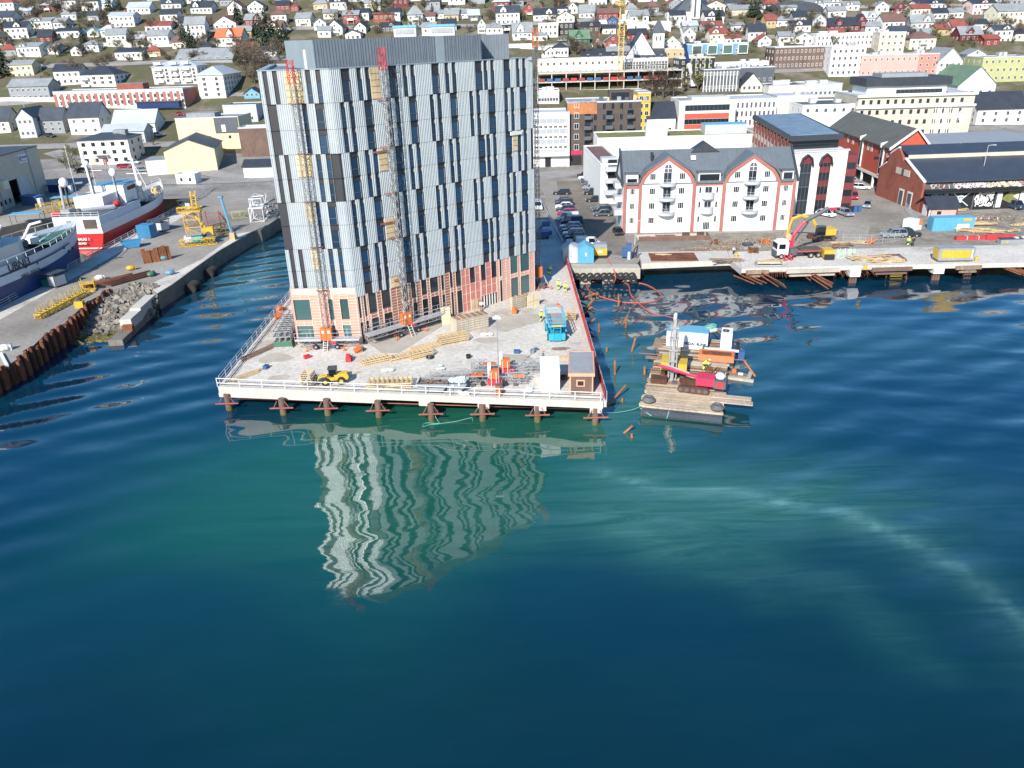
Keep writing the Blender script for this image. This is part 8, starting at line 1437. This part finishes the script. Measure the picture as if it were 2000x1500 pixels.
MB('white').tube(B0, mid, .75, 8).m('navy').tube(mid, m2, .62, 8).m('lgrey').tube(m2, B1, .5, 8).build('boom', t); MB('white').cb(0, 2, .6, 2.6, 8, 1.8).build('carrier', t); [wheel(MB(), sx, yy, .6, .6, .4, 'steel').build('wheel', t) for sx in (-1.2, 1.2) for yy in (-1, 1, 4)]
# ---------------------------------------------------------------- trees
def leaf_mesh(kind, seed):
    r = random.Random(seed); tr, cr = MB('bark'), MB({'conifer': 'conifer', 'bare': 'twig', 'spring': 'spring'}[kind])
    if kind == 'conifer':
        H_ = 1.0; tr.tube((0, 0, 0), (0, 0, .95), .022, 6, .005)
        for i in range(210):
            z = .08+.9*(i/210)**.9; R_ = .24*(1-z)**.8*r.uniform(.45, 1.12); a = r.uniform(0, 6.28); p = Vector((math.cos(a)*R_, math.sin(a)*R_, z-.06*r.random())); s = .05*(1.15-z)*r.uniform(.7, 1.5)
            d = Vector((math.cos(a), math.sin(a), -.45)); n = d.cross(Vector((0, 0, 1))).normalized(); cr.add([p-n*s, p+d*s*1.8, p+n*s, p-d*s*.8+Vector((0, 0, s*.9))], [(0, 1, 3), (1, 2, 3)])
    else:
        tr.tube((0, 0, 0), (.01, 0, .3), .03, 6, .02); tips = []
        for i in range(9 if kind == 'bare' else 7):
            a = i*2.4+r.random(); e = r.uniform(.5, 1.2); L_ = r.uniform(.35, .6); p0 = Vector((0, 0, r.uniform(.15, .32))); p1 = p0+Vector((math.cos(a)*math.cos(e), math.sin(a)*math.cos(e), math.sin(e)))*L_; tr.tube(p0, p1, .014, 4, .005)
            for j in range(6):
                q = p0.lerp(p1, r.uniform(.4, 1)); a2, e2 = r.uniform(0, 6.28), r.uniform(.2, 1.4); t2 = q+Vector((math.cos(a2)*math.cos(e2), math.sin(a2)*math.cos(e2), math.sin(e2)))*r.uniform(.1, .26); tr.tube(q, t2, .005, 3, .002); tips += [q.lerp(t2, .5), t2]
        for q in tips:
            for _ in range(9 if kind == 'spring' else 7):
                c = q+Vector((r.gauss(0, .045), r.gauss(0, .045), r.gauss(0, .04))); s = r.uniform(.010, .024) if kind == 'spring' else r.uniform(.005, .009); d = Vector((r.gauss(0, 1), r.gauss(0, 1), r.gauss(0, 1))).normalized(); n = d.orthogonal().normalized(); l = s*(1 if kind == 'spring' else 9)
                cr.add([c-n*s, c+d*l, c+n*s, c-d*l], [(0, 1, 2, 3)])
    return tr.mesh('trunk'), cr.mesh('crown')
TM = {(k, s): leaf_mesh(k, s) for k in ('conifer', 'bare', 'spring') for s in (1, 2, 3)}
tc = {}
def tree(kind, px, py, hpx, wk=1.0):
    x, y, z = TG(px, py); q = Vector((x, y, z-CH)).dot(_f); h = hpx*q/F; tc[kind] = tc.get(kind, 0)+1; n = tc[kind]
    TREES.append((kind, px, py, x, y, z, h, wk))
TREES = []
for a in [(215, 22, 30), (165, 92, 42), (8, 150, 70), (362, 92, 46), (376, 100, 50), (466, 48, 44), (512, 88, 60), (524, 95, 66), (536, 92, 62), (548, 98, 58), (558, 95, 48), (500, 70, 40), (234, 20, 26), (792, 40, 24), (860, 18, 20), (1402, 50, 34), (1472, 35, 40), (1480, 38, 36), (1465, 32, 30), (1712, 98, 22), (1545, 83, 22), (1810, 92, 16), (645, 12, 14), (845, 30, 22), (6, 60, 26)]: tree('conifer', *a)
for a in [(20, 65, 30), (60, 30, 34), (90, 22, 34), (120, 30, 40), (150, 38, 44), (175, 30, 40), (205, 50, 40), (130, 60, 28), (180, 60, 26), (110, 112, 34), (75, 40, 28), (290, 100, 30), (260, 95, 34), (275, 110, 26), (150, 160, 44), (140, 225, 20), (355, 75, 26), (200, 140, 28), (330, 125, 20), (470, 120, 48), (490, 130, 54), (505, 140, 58), (520, 160, 60), (480, 150, 46), (498, 165, 40), (545, 120, 40), (465, 95, 30), (425, 92, 20), (705, 15, 22), (735, 22, 26), (760, 20, 24), (830, 20, 26), (1085, 20, 22), (1115, 100, 34), (1125, 108, 36), (1140, 112, 30), (1280, 190, 60), (1295, 195, 62), (1315, 192, 52), (1262, 195, 46), (1270, 35, 22), (1300, 30, 22), (1380, 75, 30), (1385, 68, 26), (1215, 68, 20), (1425, 75, 24), (1455, 70, 22), (1235, 20, 24), (1500, 25, 22), (1530, 48, 26), (1550, 62, 26), (1600, 40, 18), (1775, 75, 22), (1890, 60, 24), (1965, 60, 36), (1995, 75, 34), (1700, 90, 18), (1855, 100, 22), (1585, 48, 20), (1365, 165, 20), (300, 60, 26), (410, 60, 24), (45, 130, 18), (85, 130, 24), (235, 300, 16)]: tree('bare', *a)
for a in [(110, 30, 30), (170, 55, 26), (190, 100, 20), (15, 85, 24), (30, 125, 20), (130, 330, 38), (150, 340, 34), (142, 318, 34), (250, 275, 16), (275, 285, 18), (570, 60, 18), (540, 90, 30), (668, 80, 16), (700, 78, 12), (790, 75, 14), (1350, 170, 42), (1362, 178, 38), (1340, 180, 30), (1060, 100, 18), (1030, 90, 14), (1880, 92, 16), (1900, 94, 16), (1860, 92, 16), (1770, 66, 20), (1780, 70, 18), (1555, 78, 20), (1215, 55, 10), (1240, 100, 16), (1430, 60, 16), (300, 285, 16), (320, 45, 14), (90, 150, 14), (345, 110, 12), (1990, 60, 20), (1745, 14, 14), (620, 70, 12), (885, 20, 14), (1470, 105, 14), (1010, 30, 16), (1160, 100, 14)]: tree('spring', *a)
# scattered hillside bushes between the houses
rb2 = random.Random(21)
for i in range(430):
    px, py = rb2.uniform(0, 2000), rb2.uniform(8, 125); 
    if 560 < px < 1045 and py > 68: continue
    if px > 1560 and py > 95: continue
    tree(rb2.choice(('bare', 'spring', 'bare')), px, py, rb2.uniform(11, 25))
KN = {'conifer': ('dark conifer', 'conifer_tree', 'dark conifers on the slope'), 'bare': ('leafless brown tree', 'bare_tree', 'leafless trees on the slope'), 'spring': ('budding olive green tree', 'spring_tree', 'budding trees on the slope')}
zones = [(0, 400, 'far left'), (400, 1000, 'left middle'), (1000, 1500, 'right middle'), (1500, 2001, 'far right')]
cn = {}
for j, (kind, px, py, x, y, z, h, wk) in enumerate(sorted(TREES, key=lambda q: q[1])):
    zn = next(q for q in zones if q[0] <= px < q[1]); vb = 'upper' if py < 50 else ('middle' if py < 110 else 'lower'); k = (kind, zn[2], vb); cn[k] = cn.get(k, 0)+1
    t = thing(KN[kind][1], f"{KN[kind][0]}, {ORD[cn[k]-1]} from left on the {vb} slope, {zn[2]}", 'tree', (x, y, z-.2), RND.uniform(0, 6), KN[kind][2]); v = 1+j % 3; s = (h*RND.uniform(.9, 1.2),)*3; s = (s[0]*wk, s[0]*wk, s[0])
    inst(TM[(kind, v)][0], 'trunk', t, scale=s); inst(TM[(kind, v)][1], 'crown', t, scale=s)
